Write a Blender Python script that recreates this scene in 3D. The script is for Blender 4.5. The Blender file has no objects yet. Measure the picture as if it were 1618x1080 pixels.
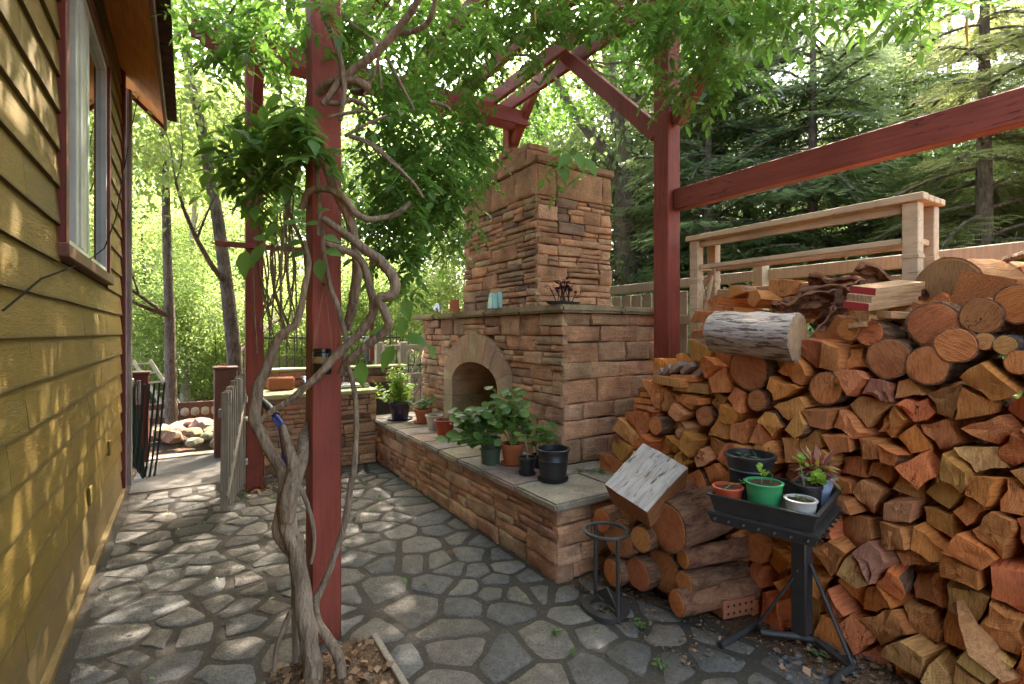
import bpy, bmesh, math, random
import numpy as np
from mathutils import Vector, Matrix, Euler, noise
random.seed(7); np.random.seed(7)
R = random.uniform
rad = math.radians
S = bpy.context.scene
COL = S.collection

# ------------------------------------------------------------------ camera, light, exposure
YAW = rad(32.3); HC = 1.5; FP = 809.0; CX, HY = 809.0, 525.0
Fv = (math.sin(YAW), math.cos(YAW)); Rv = (math.cos(YAW), -math.sin(YAW))
cam_d = bpy.data.cameras.new('camera'); cam = bpy.data.objects.new('camera', cam_d); COL.objects.link(cam)
cam_d.sensor_width = 36; cam_d.lens = 18.0; cam_d.shift_y = -15 / 1618.0
cam_d.clip_start = 0.05; cam_d.clip_end = 400
cam.location = (0, 0, HC); cam.rotation_euler = (rad(90), 0, -YAW)
S.camera = cam

SUN_EL, SUN_AZ = rad(54), rad(40)          # azimuth clockwise from +Y
world = bpy.data.worlds.new('World'); S.world = world; world.use_nodes = True
wn = world.node_tree; bg = wn.nodes['Background']
sky = wn.nodes.new('ShaderNodeTexSky'); sky.sky_type = 'NISHITA'; sky.sun_disc = False
sky.sun_elevation = SUN_EL; sky.sun_rotation = SUN_AZ; sky.dust_density = 5.0; sky.air_density = 0.7; sky.ozone_density = 0.4
wn.links.new(sky.outputs[0], bg.inputs[0]); bg.inputs[1].default_value = 0.15
sd = bpy.data.lights.new('sun', 'SUN'); sd.energy = 2.0; sd.angle = rad(0.6); sd.color = (1.0, 0.93, 0.82)
sun = bpy.data.objects.new('sun', sd); COL.objects.link(sun)
sdir = Vector((math.cos(SUN_EL) * math.sin(SUN_AZ), math.cos(SUN_EL) * math.cos(SUN_AZ), math.sin(SUN_EL)))
sun.rotation_euler = sdir.to_track_quat('Z', 'Y').to_euler(); sun.location = sdir * 20
S.view_settings.view_transform = 'Standard'; S.view_settings.look = 'None'
S.view_settings.gamma = 1.0; S.view_settings.use_curve_mapping = False
S.view_settings.exposure = 3.8
S.render.engine = 'CYCLES'
cy = S.cycles
cy.max_bounces = 7; cy.diffuse_bounces = 4; cy.glossy_bounces = 3; cy.transmission_bounces = 5; cy.transparent_max_bounces = 6
cy.caustics_reflective = False; cy.caustics_refractive = False; cy.use_denoising = True
cy.sample_clamp_indirect = 6.0

# ------------------------------------------------------------------ geometry of the place, read off the photograph
def P(px, py, d):
    l = (px - CX) / FP * d
    return Vector((Fv[0] * d + Rv[0] * l, Fv[1] * d + Rv[1] * l, HC - (py - HY) / FP * d))
def onZ(px, py, z=0.0): return P(px, py, (HC - z) * FP / (py - HY))
def onX(px, py, X): return P(px, py, X / (Fv[0] + Rv[0] * (px - CX) / FP))
def onY(px, py, Y): return P(px, py, Y / (Fv[1] + Rv[1] * (px - CX) / FP))
def proj(p):
    d = p[0] * Fv[0] + p[1] * Fv[1]; l = p[0] * Rv[0] + p[1] * Rv[1]
    return (CX + FP * l / d, HY - FP * (p[2] - HC) / d, d) if d > 0.05 else (-999, -999, d)

# ------------------------------------------------------------------ object helpers
WL = {}
def tag(o, label=None, cat=None, group=None, kind=None):
    if label: o['label'] = label
    if cat: o['category'] = cat
    if group: o['group'] = group
    if kind: o['kind'] = kind
    return o
def thing(name, loc, label, cat, group=None):
    o = bpy.data.objects.new(name, None); COL.objects.link(o)
    o.empty_display_size = 0.1
    o.location = loc; WL[o] = Vector(loc)
    return tag(o, label, cat, group)
def link(name, me, parent=None, origin=(0, 0, 0), color=None):
    o = bpy.data.objects.new(name, me); COL.objects.link(o)
    origin = Vector(origin)
    if parent is not None:
        o.parent = parent; o.location = origin - WL[parent]
    else: o.location = origin
    WL[o] = origin
    if color: o.color = (*color[:3], 1)
    return o
def smooth(me, ang=40):
    me.polygons.foreach_set('use_smooth', [True] * len(me.polygons)); me.update()
    try: me.set_sharp_from_angle(angle=rad(ang))
    except Exception: pass

class MB:
    """collects shapes in world coordinates; build() links them as one mesh object"""
    def __init__(s): s.v = []; s.f = []; s.m = []
    def add(s, vs, fs, m=0):
        n = len(s.v); s.v += [Vector(v) for v in vs]
        for f in fs: s.f.append([n + i for i in f]); s.m.append(m)
        return s
    def box(s, lo, hi, m=0, bev=0.0, rot=None, piv=None):
        lo = Vector(lo); hi = Vector(hi)
        bm = bmesh.new(); bmesh.ops.create_cube(bm, size=1)
        for v in bm.verts: v.co = Vector([(lo[i] + hi[i]) / 2 + v.co[i] * (hi[i] - lo[i]) for i in range(3)])
        if bev: bmesh.ops.bevel(bm, geom=bm.edges[:], offset=bev, segments=1, affect='EDGES')
        if rot is not None:
            c = Vector(piv) if piv is not None else (lo + hi) / 2
            for v in bm.verts: v.co = c + rot @ (v.co - c)
        bm.verts.index_update()
        s.add([v.co.copy() for v in bm.verts], [[v.index for v in f.verts] for f in bm.faces], m); bm.free(); return s
    def beam(s, a, b, w, h, m=0, up=(0, 0, 1), bev=0.006):
        a = Vector(a); b = Vector(b); x = (b - a); L = x.length; x.normalize()
        y = Vector(up).cross(x)
        if y.length < 1e-4: y = Vector((0, 1, 0)).cross(x)
        y.normalize(); z = x.cross(y)
        M = Matrix((x, y, z)).transposed()
        return s.box((0, -w / 2, -h / 2), (L, w / 2, h / 2), m, bev, None) .xf(M, a, 1)
    def xf(s, M, t, last=1):
        k = getattr(s, '_mark', None)
        n0 = s._n0
        for i in range(n0, len(s.v)): s.v[i] = M @ s.v[i] + t
        return s
    def tube(s, pts, r, n=8, m=0, cap=True, jit=0.0):
        pts = [Vector(p) for p in pts]
        rs = r if isinstance(r, (list, tuple)) else [r] * len(pts)
        base = len(s.v); up = Vector((0.13, 0.2, 0.97))
        prev = None
        for i, p in enumerate(pts):
            t = (pts[min(i + 1, len(pts) - 1)] - pts[max(i - 1, 0)])
            if t.length < 1e-9: t = Vector((0, 0, 1))
            t.normalize()
            u = (prev - t * prev.dot(t)) if prev is not None else (up.cross(t) if abs(up.dot(t)) < .95 else Vector((1, 0, 0)).cross(t))
            if u.length < 1e-6: u = t.orthogonal()
            u.normalize(); prev = u; w = t.cross(u)
            for k in range(n):
                a = 2 * math.pi * k / n; rr = rs[i] * (1 + (R(-jit, jit) if jit else 0))
                s.v.append(p + (u * math.cos(a) + w * math.sin(a)) * rr)
        for i in range(len(pts) - 1):
            for k in range(n):
                a = base + i * n + k; b = base + i * n + (k + 1) % n
                s.f.append([a, b, b + n, a + n]); s.m.append(m)
        if cap:
            s.f.append([base + k for k in reversed(range(n))]); s.m.append(m)
            e = base + (len(pts) - 1) * n; s.f.append([e + k for k in range(n)]); s.m.append(m)
        return s
    def lathe(s, c, prof, n=20, m=0, sx=1.0, sy=1.0, wob=None):
        base = len(s.v); c = Vector(c)
        for (r, z) in prof:
            for k in range(n):
                a = 2 * math.pi * k / n; q = r * (1 + (wob(a, z) if wob else 0))
                s.v.append(c + Vector((math.cos(a) * q * sx, math.sin(a) * q * sy, z)))
        for i in range(len(prof) - 1):
            for k in range(n):
                a = base + i * n + k; b = base + i * n + (k + 1) % n
                s.f.append([a, b, b + n, a + n]); s.m.append(m)
        return s
    def disc(s, c, r, n=20, m=0):
        base = len(s.v); c = Vector(c)
        for k in range(n):
            a = 2 * math.pi * k / n; s.v.append(c + Vector((math.cos(a) * r, math.sin(a) * r, 0)))
        s.f.append([base + k for k in range(n)]); s.m.append(m); return s
    def prism(s, poly, ax, lo, hi, m=0):
        """poly of 2D points in the two other axes, extruded along ax from lo to hi"""
        n = len(poly); o = [i for i in range(3) if i != ax]; vs = []
        for e in (lo, hi):
            for q in poly:
                v = [0, 0, 0]; v[ax] = e; v[o[0]] = q[0]; v[o[1]] = q[1]; vs.append(v)
        fs = [list(range(n)), list(range(2 * n - 1, n - 1, -1))] + [[k, k + n, (k + 1) % n + n, (k + 1) % n] for k in range(n)]
        return s.add(vs, fs, m)
    def build(s, name, mats, parent=None, origin=None, color=None, ang=40, recalc=True):
        if not isinstance(mats, (list, tuple)): mats = [mats]
        if origin is None:
            if s.v:
                lo = [min(v[i] for v in s.v) for i in range(3)]; hi = [max(v[i] for v in s.v) for i in range(3)]
                origin = Vector(((lo[0] + hi[0]) / 2, (lo[1] + hi[1]) / 2, lo[2]))
            else: origin = Vector((0, 0, 0))
        origin = Vector(origin)
        me = bpy.data.meshes.new(name)
        me.from_pydata([v - origin for v in s.v], [], s.f)
        for mm in mats: me.materials.append(mm)
        if len(mats) > 1: me.polygons.foreach_set('material_index', s.m)
        if recalc:
            bm = bmesh.new(); bm.from_mesh(me); bmesh.ops.recalc_face_normals(bm, faces=bm.faces[:]); bm.to_mesh(me); bm.free()
        smooth(me, ang)
        return link(name, me, parent, origin, color)
_ob = MB.box
def _box(s, *a, **k):
    s._n0 = len(s.v); return _ob(s, *a, **k)
MB.box = _box

def mesh_np(name, V, Fc, mat, var=None, parent=None, origin=(0, 0, 0), shade=False):
    """V (n,3), Fc (m,k) integer faces, all with k corners"""
    me = bpy.data.meshes.new(name); k = Fc.shape[1]; m = len(Fc)
    V = V - np.array(origin)
    me.vertices.add(len(V)); me.vertices.foreach_set('co', V.astype(np.float32).ravel())
    me.loops.add(m * k); me.loops.foreach_set('vertex_index', Fc.astype(np.int32).ravel())
    me.polygons.add(m); me.polygons.foreach_set('loop_start', np.arange(0, m * k, k, dtype=np.int32))
    if var is not None:
        at = me.attributes.new('var', 'FLOAT', 'FACE'); at.data.foreach_set('value', var.astype(np.float32))
    me.materials.append(mat)
    if shade: me.polygons.foreach_set('use_smooth', [True] * m)
    me.update(calc_edges=True)
    return me

# leaf templates: x along the leaf, y across, z normal; quads only
T_OVAL = (np.array([[0, 0, 0], [.35, .24, .05], [.35, 0, 0], [.35, -.24, .05], [.72, .19, .02], [.72, 0, -.04], [.72, -.19, .02], [1.05, 0, -.12]], float),
          np.array([[0, 2, 1, 1], [0, 3, 2, 2], [1, 2, 5, 4], [2, 3, 6, 5], [4, 5, 7, 7], [5, 6, 7, 7]]))
T_DIA = (np.array([[0, 0, 0], [.45, .3, .06], [1, 0, -.06], [.45, -.3, .06]], float), np.array([[0, 3, 2, 1]]))
T_MAPLE = (np.array([[0, 0, 0], [.25, .5, .05], [.45, .2, 0], [.55, .48, .0], [1, 0, -.08], [.55, -.48, 0], [.45, -.2, 0], [.25, -.5, .05]], float),
           np.array([[0, 2, 1, 1], [0, 7, 6, 6], [0, 6, 4, 2], [2, 4, 3, 3], [6, 5, 4, 4]]))
def tri_ok(tmpl):
    v, f = tmpl; out = []
    for q in f:
        if q[2] == q[3]: out.append([q[0], q[1], q[2]])
        else: out += [[q[0], q[1], q[2]], [q[0], q[2], q[3]]]
    return v, np.array(out)
T_OVAL = tri_ok(T_OVAL); T_MAPLE = tri_ok(T_MAPLE)
def unit(a): return a / (np.linalg.norm(a, axis=-1, keepdims=True) + 1e-9)
def scatter(tmpl, C, D, U, Sz, wid=1.0):
    """place template at centres C with direction D, normal about U, size Sz -> verts, faces, index of the leaf per face"""
    tv, tf = tmpl; N = len(C)
    D = unit(D); Sd = unit(np.cross(U, D)); Nn = np.cross(D, Sd)
    Sz = np.broadcast_to(Sz, (N,))[:, None, None]
    V = C[:, None, :] + Sz * (tv[None, :, 0:1] * D[:, None, :] + wid * tv[None, :, 1:2] * Sd[:, None, :] + tv[None, :, 2:3] * Nn[:, None, :])
    k = len(tv)
    Fc = (tf[None] + (np.arange(N) * k)[:, None, None]).reshape(-1, tf.shape[1])
    return V.reshape(-1, 3), Fc, np.repeat(np.arange(N), len(tf))
def rnd(*s): return np.random.rand(*s)
def rn(*s): return np.random.randn(*s)

# ------------------------------------------------------------------ materials
class NT:
    def __init__(s, name):
        s.m = bpy.data.materials.new(name); s.m.use_nodes = True; s.t = s.m.node_tree
        s.b = s.t.nodes['Principled BSDF']; s.out = s.t.nodes['Material Output']
    def n(s, typ, **k):
        nd = s.t.nodes.new(typ)
        for a, v in k.items():
            if a.startswith('i_'):
                key = a[2:]; key = int(key) if key.isdigit() else key.replace('_', ' ')
                s.set(nd.inputs[key], v)
            else: setattr(nd, a, v)
        return nd
    def set(s, inp, v):
        if isinstance(v, bpy.types.NodeSocket): s.t.links.new(v, inp)
        elif hasattr(v, '__len__') and len(v) == 3 and inp.type == 'RGBA': inp.default_value = (*v, 1)
        else: inp.default_value = v
    def math(s, op, a, b=0.0, c=None):
        nd = s.n('ShaderNodeMath', operation=op); s.set(nd.inputs[0], a); s.set(nd.inputs[1], b)
        if c is not None: s.set(nd.inputs[2], c)
        return nd.outputs[0]
    def mix(s, f, a, b, mode='MIX'):
        nd = s.n('ShaderNodeMix', data_type='RGBA', blend_type=mode)
        s.set(nd.inputs[0], f); s.set(nd.inputs[6], a); s.set(nd.inputs[7], b); return nd.outputs[2]
    def ramp(s, f, stops):
        nd = s.n('ShaderNodeValToRGB'); e = nd.color_ramp.elements
        while len(e) < len(stops): e.new(0.5)
        for el, (p, c) in zip(e, stops):
            el.position = p; el.color = (*c, 1) if hasattr(c, '__len__') else (c, c, c, 1)
        s.set(nd.inputs[0], f); return nd.outputs[0]
    def noise(s, vec, scale, detail=4, rough=.55, dist=0.0):
        nd = s.n('ShaderNodeTexNoise'); s.set(nd.inputs['Vector'], vec)
        nd.inputs['Scale'].default_value = scale; nd.inputs['Detail'].default_value = detail
        nd.inputs['Roughness'].default_value = rough; nd.inputs['Distortion'].default_value = dist
        return nd.outputs[0]
    def vor(s, vec, scale, feature='F1'):
        nd = s.n('ShaderNodeTexVoronoi', feature=feature); s.set(nd.inputs['Vector'], vec); nd.inputs['Scale'].default_value = scale
        return nd.outputs[0]
    def vscale(s, vec, sc):
        nd = s.n('ShaderNodeMapping'); s.set(nd.inputs[0], vec); nd.inputs['Scale'].default_value = sc; return nd.outputs[0]
    def coord(s, kind='Object', offset=True):
        v = s.n('ShaderNodeTexCoord').outputs[kind] if kind != 'Position' else s.n('ShaderNodeNewGeometry').outputs['Position']
        if offset:
            oi = s.n('ShaderNodeObjectInfo').outputs['Random']
            sc = s.math('MULTIPLY', oi, 37.0)
            nd = s.n('ShaderNodeVectorMath', operation='ADD'); s.set(nd.inputs[0], v); s.set(nd.inputs[1], sc); v = nd.outputs[0]
        return v
    def ocol(s): return s.n('ShaderNodeObjectInfo').outputs['Color']
    def bump(s, h, strength=.5, dist=.01, prev=None):
        nd = s.n('ShaderNodeBump'); s.set(nd.inputs['Height'], h); nd.inputs['Strength'].default_value = strength
        nd.inputs['Distance'].default_value = dist
        if prev is not None: s.set(nd.inputs['Normal'], prev)
        return nd.outputs[0]
    def done(s, col, rough=.8, normal=None, spec=.3, metal=0.0):
        s.set(s.b.inputs['Base Color'], col); s.set(s.b.inputs['Roughness'], rough)
        s.b.inputs['Specular IOR Level'].default_value = spec; s.b.inputs['Metallic'].default_value = metal
        if normal is not None: s.set(s.b.inputs['Normal'], normal)
        return s.m

def m_rock(name, dark=.55, moss=0.25, strata=1.0, bump=.9, speck=.0, mosscol=(.20, .14, .035)):
    q = NT(name); v = q.coord('Position'); c = q.ocol()
    big = q.noise(v, 5, 5, .6); fine = q.noise(v, 45, 6, .7); st = q.noise(q.vscale(v, (6, 6, 40)), 1.6, 5, .6, .6)
    c1 = q.mix(q.ramp(big, [(.3, 0), (.7, 1)]), q.mix(1, c, (dark, dark * .95, dark * .9), 'MULTIPLY'), q.mix(1, c, (1.25, 1.22, 1.15), 'MULTIPLY'))
    c2 = q.mix(q.math('MULTIPLY', q.ramp(q.noise(v, 3.1, 4, .6), [(.5, 0), (.68, 1)]), moss), c1, mosscol)
    c3 = q.mix(q.ramp(fine, [(.35, .55), (.62, 0.0)]), c2, q.mix(1, c2, (.5, .47, .45), 'MULTIPLY'))
    c3 = q.mix(q.math('MULTIPLY', q.ramp(q.noise(v, 120, 2, .5), [(.55, 0), (.7, 1)]), .35), c3, q.mix(1, c3, (1.7, 1.65, 1.55), 'MULTIPLY'))
    h = q.math('ADD', q.math('MULTIPLY', big, .5), q.math('ADD', q.math('MULTIPLY', fine, .35), q.math('MULTIPLY', st, .8 * strata)))
    return q.done(c3, .88, q.bump(h, bump, .018), .2)
M = {}
M['stone'] = m_rock('ledge_stone')
def m_flag():
    q = NT('flag_stone'); v = q.coord('Position'); c = q.ocol()
    a = q.noise(v, 4, 6, .65); b = q.noise(v, 17, 6, .7); f = q.noise(v, 85, 4, .7); p = q.vor(v, 55); s = q.noise(v, 210, 2, .5)
    col = q.mix(q.ramp(a, [(.3, 0), (.7, 1)]), q.mix(1, c, (.72, .72, .74), 'MULTIPLY'), q.mix(1, c, (1.22, 1.17, 1.08), 'MULTIPLY'))
    col = q.mix(q.ramp(b, [(.42, .65), (.60, 0)]), col, q.mix(1, c, (.58, .56, .54), 'MULTIPLY'))
    col = q.mix(q.ramp(f, [(.36, .7), (.5, 0)]), col, q.mix(1, c, (.40, .38, .36), 'MULTIPLY'))
    col = q.mix(q.ramp(s, [(.62, 0), (.7, .6)]), col, q.mix(1, c, (1.9, 1.85, 1.75), 'MULTIPLY'))
    h = q.math('ADD', q.math('MULTIPLY', b, .9), q.math('ADD', q.math('MULTIPLY', f, .6), q.math('MULTIPLY', p, .25)))
    return q.done(col, .9, q.bump(h, .9, .012), .2)
M['flag'] = m_flag()
M['cap'] = m_rock('cap_stone', dark=.7, moss=.22, strata=.25, bump=.6, mosscol=(.13, .11, .055))
def m_mortar():
    q = NT('mortar'); v = q.coord('Position', False)
    n1 = q.noise(v, 3, 5); n2 = q.noise(v, 60, 4, .7)
    return q.done(q.mix(n1, (.06, .048, .038), (.11, .09, .07)), .95, q.bump(q.math('ADD', q.math('MULTIPLY', n1, .5), n2), .7, .008), .1)
M['mortar'] = m_mortar()
def m_joint():
    q = NT('patio_joint'); v = q.coord('Position', False)
    n1 = q.noise(v, 2.2, 5); n2 = q.noise(v, 90, 4, .7)
    c = q.mix(n1, (.034, .028, .023), (.075, .064, .052)); c = q.mix(q.ramp(n2, [(.55, 0), (.7, .6)]), c, (.17, .155, .13))
    return q.done(c, .95, q.bump(q.math('ADD', n1, q.math('MULTIPLY', n2, .4)), .8, .01), .1)
M['joint'] = m_joint()
def m_soil():
    q = NT('soil'); v = q.coord('Position', False)
    n1 = q.noise(v, 1.7, 6, .65); n2 = q.vor(v, 70); n3 = q.noise(v, 160, 3, .6)
    c = q.mix(q.ramp(n1, [(.35, 0), (.65, 1)]), (.06, .035, .022), (.14, .085, .05)); c = q.mix(q.ramp(n3, [(.5, 0), (.66, .7)]), c, (.22, .15, .10))
    return q.done(c, .95, q.bump(q.math('ADD', n1, q.math('MULTIPLY', n2, .5)), 1, .02), .1)
M['soil'] = m_soil()
def m_paint(name, col, var=.25, rough=.6, grain=(18, 18, 1.2), bump=.25, wear=None, spec=.35):
    q = NT(name); v = q.coord('Object')
    g = q.noise(q.vscale(v, grain), 3, 6, .6); b = q.noise(v, 2.3, 4); k = q.noise(v, 9, 5, .7)
    d = tuple(x * (1 - var) for x in col); l = tuple(min(1, x * (1 + var)) for x in col)
    c = q.mix(q.ramp(b, [(.3, 0), (.7, 1)]), d, l)
    c = q.mix(q.ramp(g, [(.4, .35), (.55, 0)]), c, tuple(x * .55 for x in col))
    if wear:
        ck = q.math('ABSOLUTE', q.math('SUBTRACT', q.noise(q.vscale(v, tuple(x * .55 for x in grain)), 1.5, 4, .6), .5)); ck = q.math('MULTIPLY', q.ramp(ck, [(.003, 1), (.008, 0)]), q.ramp(q.noise(v, 1.7, 2), [(.5, 0), (.58, .8)])); c = q.mix(ck, c, tuple(x * .2 for x in col))
        c = q.mix(q.ramp(k, [(.62, 0), (.72, .6)]), c, wear)
    return q.done(c, rough, q.bump(g, bump, .01), spec)
M['red'] = m_paint('red_painted_wood', (.25, .050, .030), .25, .65, (14, 14, 1.0), .3, (.19, .06, .045))
M['red_h'] = m_paint('red_painted_beam', (.25, .054, .032), .25, .65, (9, 1.0, 14), .3, (.20, .07, .05))
M['red_y'] = m_paint('red_painted_long_beam', (.25, .054, .032), .25, .65, (14, 1.0, 14), .35, (.20, .07, .05))
M['redtrim'] = m_paint('dark_red_trim', (.15, .024, .018), .2, .5)
M['browntrim'] = m_paint('brown_red_sill', (.15, .060, .038), .25, .6)
M['white'] = m_paint('cream_painted_wood', (.58, .39, .235), .14, .6, (10, 1.5, 10), .2, (.30, .20, .12))
M['winwhite'] = m_paint('window_frame_white', (.62, .60, .60), .05, .35, (1, 1, 1), .02)
M['soffit'] = m_paint('stained_soffit', (.78, .33, .08), .15, .6, (14, 1.2, 14), .3)
M['greywood'] = m_paint('weathered_grey_wood', (.30, .25, .20), .35, .85, (26, 26, 1.3), .7, (.16, .12, .09))
M['fence'] = m_paint('cream_fence', (.50, .40, .28), .15, .7)
def m_siding():
    q = NT('yellow_siding'); v = q.coord('Object')
    g = q.noise(q.vscale(v, (3, 3.2, 26)), 3.2, 7, .68, 1.6); b = q.noise(v, 1.4, 4); r = q.noise(q.vscale(v, (2, 1.0, 9)), 11, 6, .7, 2.5)
    zc = q.n('ShaderNodeNewGeometry').outputs['Position']
    c = q.mix(q.ramp(b, [(.3, 0), (.7, 1)]), (.200, .116, .010), (.285, .163, .016))
    c = q.mix(q.n('ShaderNodeObjectInfo').outputs['Random'], c, q.mix(1, c, (.84, .90, .95), 'MULTIPLY'))
    c = q.mix(q.ramp(q.noise(v, 5.5, 5, .7), [(.5, 0), (.7, .45)]), c, (.15, .135, .02)); c = q.mix(q.ramp(q.noise(v, 26, 4, .7), [(.62, 0), (.72, .5)]), c, (.30, .22, .07))
    c = q.mix(q.ramp(g, [(.38, .5), (.52, 0)]), c, (.11, .062, .008))
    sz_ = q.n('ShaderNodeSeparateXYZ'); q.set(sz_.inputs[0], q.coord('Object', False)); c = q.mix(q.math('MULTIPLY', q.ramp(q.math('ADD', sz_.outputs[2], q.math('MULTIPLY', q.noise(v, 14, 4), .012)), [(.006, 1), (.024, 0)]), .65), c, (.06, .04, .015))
    zz = q.n('ShaderNodeSeparateXYZ'); q.set(zz.inputs[0], zc); dirt = q.math('MULTIPLY', q.ramp(q.math('ADD', zz.outputs[2], q.math('MULTIPLY', q.noise(v, 7, 5, .7), -.5)), [(.0, 1), (.22, 0)]), .6); c = q.mix(dirt, c, (.12, .085, .045))
    h = q.math('ADD', g, q.math('MULTIPLY', r, .7))
    return q.done(c, .62, q.bump(h, .75, .012), .3)
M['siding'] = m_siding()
def m_wood_end(name='wood_end'):
    q = NT(name); v = q.coord('Object', False); c = q.ocol()
    oi = q.n('ShaderNodeObjectInfo').outputs['Random']
    at = q.n('ShaderNodeAttribute', attribute_name='pith', attribute_type='OBJECT')
    sub = q.n('ShaderNodeVectorMath', operation='SUBTRACT'); q.set(sub.inputs[0], v); q.set(sub.inputs[1], at.outputs['Vector'])
    d2 = q.n('ShaderNodeVectorMath', operation='MULTIPLY'); q.set(d2.inputs[0], sub.outputs[0]); d2.inputs[1].default_value = (0, 1, 1)
    ln = q.n('ShaderNodeVectorMath', operation='LENGTH'); q.set(ln.inputs[0], d2.outputs[0])
    wob = q.noise(v, 9, 3, .5)
    dist = q.math('ADD', ln.outputs['Value'], q.math('MULTIPLY', wob, .03))
    ring = q.math('SINE', q.math('MULTIPLY', dist, 620.0))
    ring2 = q.noise(q.vscale(v, (1, 6, 6)), 3, 5, .65)
    rr = q.math('MULTIPLY_ADD', ring, .5, .5)
    rnd_ = q.coord('Object', True)
    blot = q.noise(rnd_, 7, 6, .7); fib = q.noise(q.vscale(rnd_, (1, 22, 3.5)), 6, 5, .7)
    col = q.mix(q.math('MULTIPLY', rr, .28), c, q.mix(1, c, (.55, .42, .36), 'MULTIPLY'))
    col = q.mix(q.ramp(fib, [(.36, .8), (.55, 0)]), col, q.mix(1, c, (.5, .4, .34), 'MULTIPLY'))
    col = q.mix(q.ramp(blot, [(.52, 0), (.72, .75)]), col, q.mix(1, c, (.50, .42, .38), 'MULTIPLY'))
    col = q.mix(q.ramp(q.noise(rnd_, 3.1, 3, .5), [(.5, 0), (.75, .55)]), col, q.mix(1, c, (1.3, 1.4, 1.35), 'MULTIPLY'))
    cr = q.math('ABSOLUTE', q.math('SUBTRACT', q.noise(q.vscale(rnd_, (1, 9, 4)), 2.3, 3, .6), .5)); crk = q.ramp(cr, [(.003, 1), (.009, 0)]); gate = q.ramp(q.noise(rnd_, 2.1, 2), [(.58, 0), (.64, 1)])
    crk = q.math('MULTIPLY', crk, gate); col = q.mix(q.math('MULTIPLY', crk, .85), col, (.035, .018, .010))
    h = q.math('ADD', q.math('MULTIPLY', crk, -2.0), q.math('MULTIPLY', rr, .10)) if False else q.math('ADD', q.math('MULTIPLY', crk, -1.5), q.math('ADD', q.math('MULTIPLY', rr, .10), q.math('ADD', q.math('MULTIPLY', fib, .7), q.math('MULTIPLY', blot, .9))))
    return q.done(col, .85, q.bump(h, .8, .012), .15)
M['end'] = m_wood_end()
def m_wood_side():
    q = NT('split_wood_side'); v = q.coord('Object', True); c = q.ocol()
    f = q.noise(q.vscale(v, (3, 40, 40)), 2.2, 6, .65, .4); b = q.noise(v, 6, 5)
    col = q.mix(q.ramp(f, [(.35, .6), (.6, 0)]), q.mix(1, c, (1.12, 1.05, .95), 'MULTIPLY'), q.mix(1, c, (.45, .35, .28), 'MULTIPLY'))
    col = q.mix(q.ramp(b, [(.5, 0), (.7, .6)]), col, q.mix(1, c, (.7, .55, .42), 'MULTIPLY'))
    return q.done(col, .85, q.bump(q.math('ADD', f, q.math('MULTIPLY', b, .6)), .9, .014), .15)
M['side'] = m_wood_side()
def m_bark(name, a, b, sc=(5, 22, 22), bump=1.0, crack=True, vx=None):
    q = NT(name); v = q.coord('Object', True)
    vv = q.vscale(v, sc); n1 = q.noise(vv, 2.2, 7, .7, .8); n2 = q.vor(q.vscale(v, tuple(x * .8 for x in sc)), 2.0); n3 = q.noise(v, 5, 4)
    col = q.mix(q.ramp(n1, [(.35, 0), (.65, 1)]), a, b); col = q.mix(q.ramp(n3, [(.45, 0), (.7, .5)]), col, tuple(min(1, x * 1.5) for x in b))
    return q.done(col, .95, q.bump(q.math('ADD', n1, q.math('MULTIPLY', n2, .8)), bump, .02), .1)
M['bark'] = m_bark('brown_bark', (.07, .035, .02), (.27, .14, .08))
M['bark_r'] = m_bark('reddish_bark', (.11, .045, .026), (.32, .15, .085), (8, 14, 14))
def m_barkw():
    q = NT('pale_peeling_bark'); v = q.coord('Object', True)
    n1 = q.noise(q.vscale(v, (7, 26, 26)), 1.6, 6, .65, .5); n2 = q.noise(q.vscale(v, (6, 34, 34)), 1.3, 5, .6)
    col = q.mix(q.ramp(n1, [(.40, 0), (.52, 1)]), (.25, .19, .155), (.44, .355, .30)); col = q.mix(q.ramp(n2, [(.54, 0), (.60, .9)]), col, (.09, .055, .04))
    return q.done(col, .9, q.bump(q.math('SUBTRACT', n1, n2), .7, .015), .15)
M['bark_w'] = m_barkw()
M['trunk'] = m_bark('tree_bark', (.055, .042, .033), (.20, .155, .12), (20, 20, 5))
M['birch'] = m_bark('birch_bark', (.16, .13, .10), (.50, .44, .36), (8, 8, 22), .4)
M['vine'] = m_bark('vine_bark', (.13, .092, .066), (.36, .26, .185), (26, 26, 5), .9)
def m_greysplit():
    q = NT('silver_grey_split_wood'); v = q.coord('Object', True)
    f = q.noise(q.vscale(v, (2.5, 26, 26)), 1.6, 7, .6, .5); k = q.noise(q.vscale(v, (4, 30, 30)), 1.6, 5, .55); b = q.noise(v, 6, 4)
    col = q.mix(q.ramp(f, [(.3, 0), (.6, 1)]), (.22, .185, .165), (.40, .35, .315)); col = q.mix(q.ramp(k, [(.60, 0), (.66, .85)]), col, (.05, .035, .03))
    col = q.mix(q.ramp(b, [(.55, 0), (.72, .4)]), col, (.30, .20, .13))
    return q.done(col, .9, q.bump(q.math('SUBTRACT', f, k), .8, .015), .15)
M['greysplit'] = m_greysplit()
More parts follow.
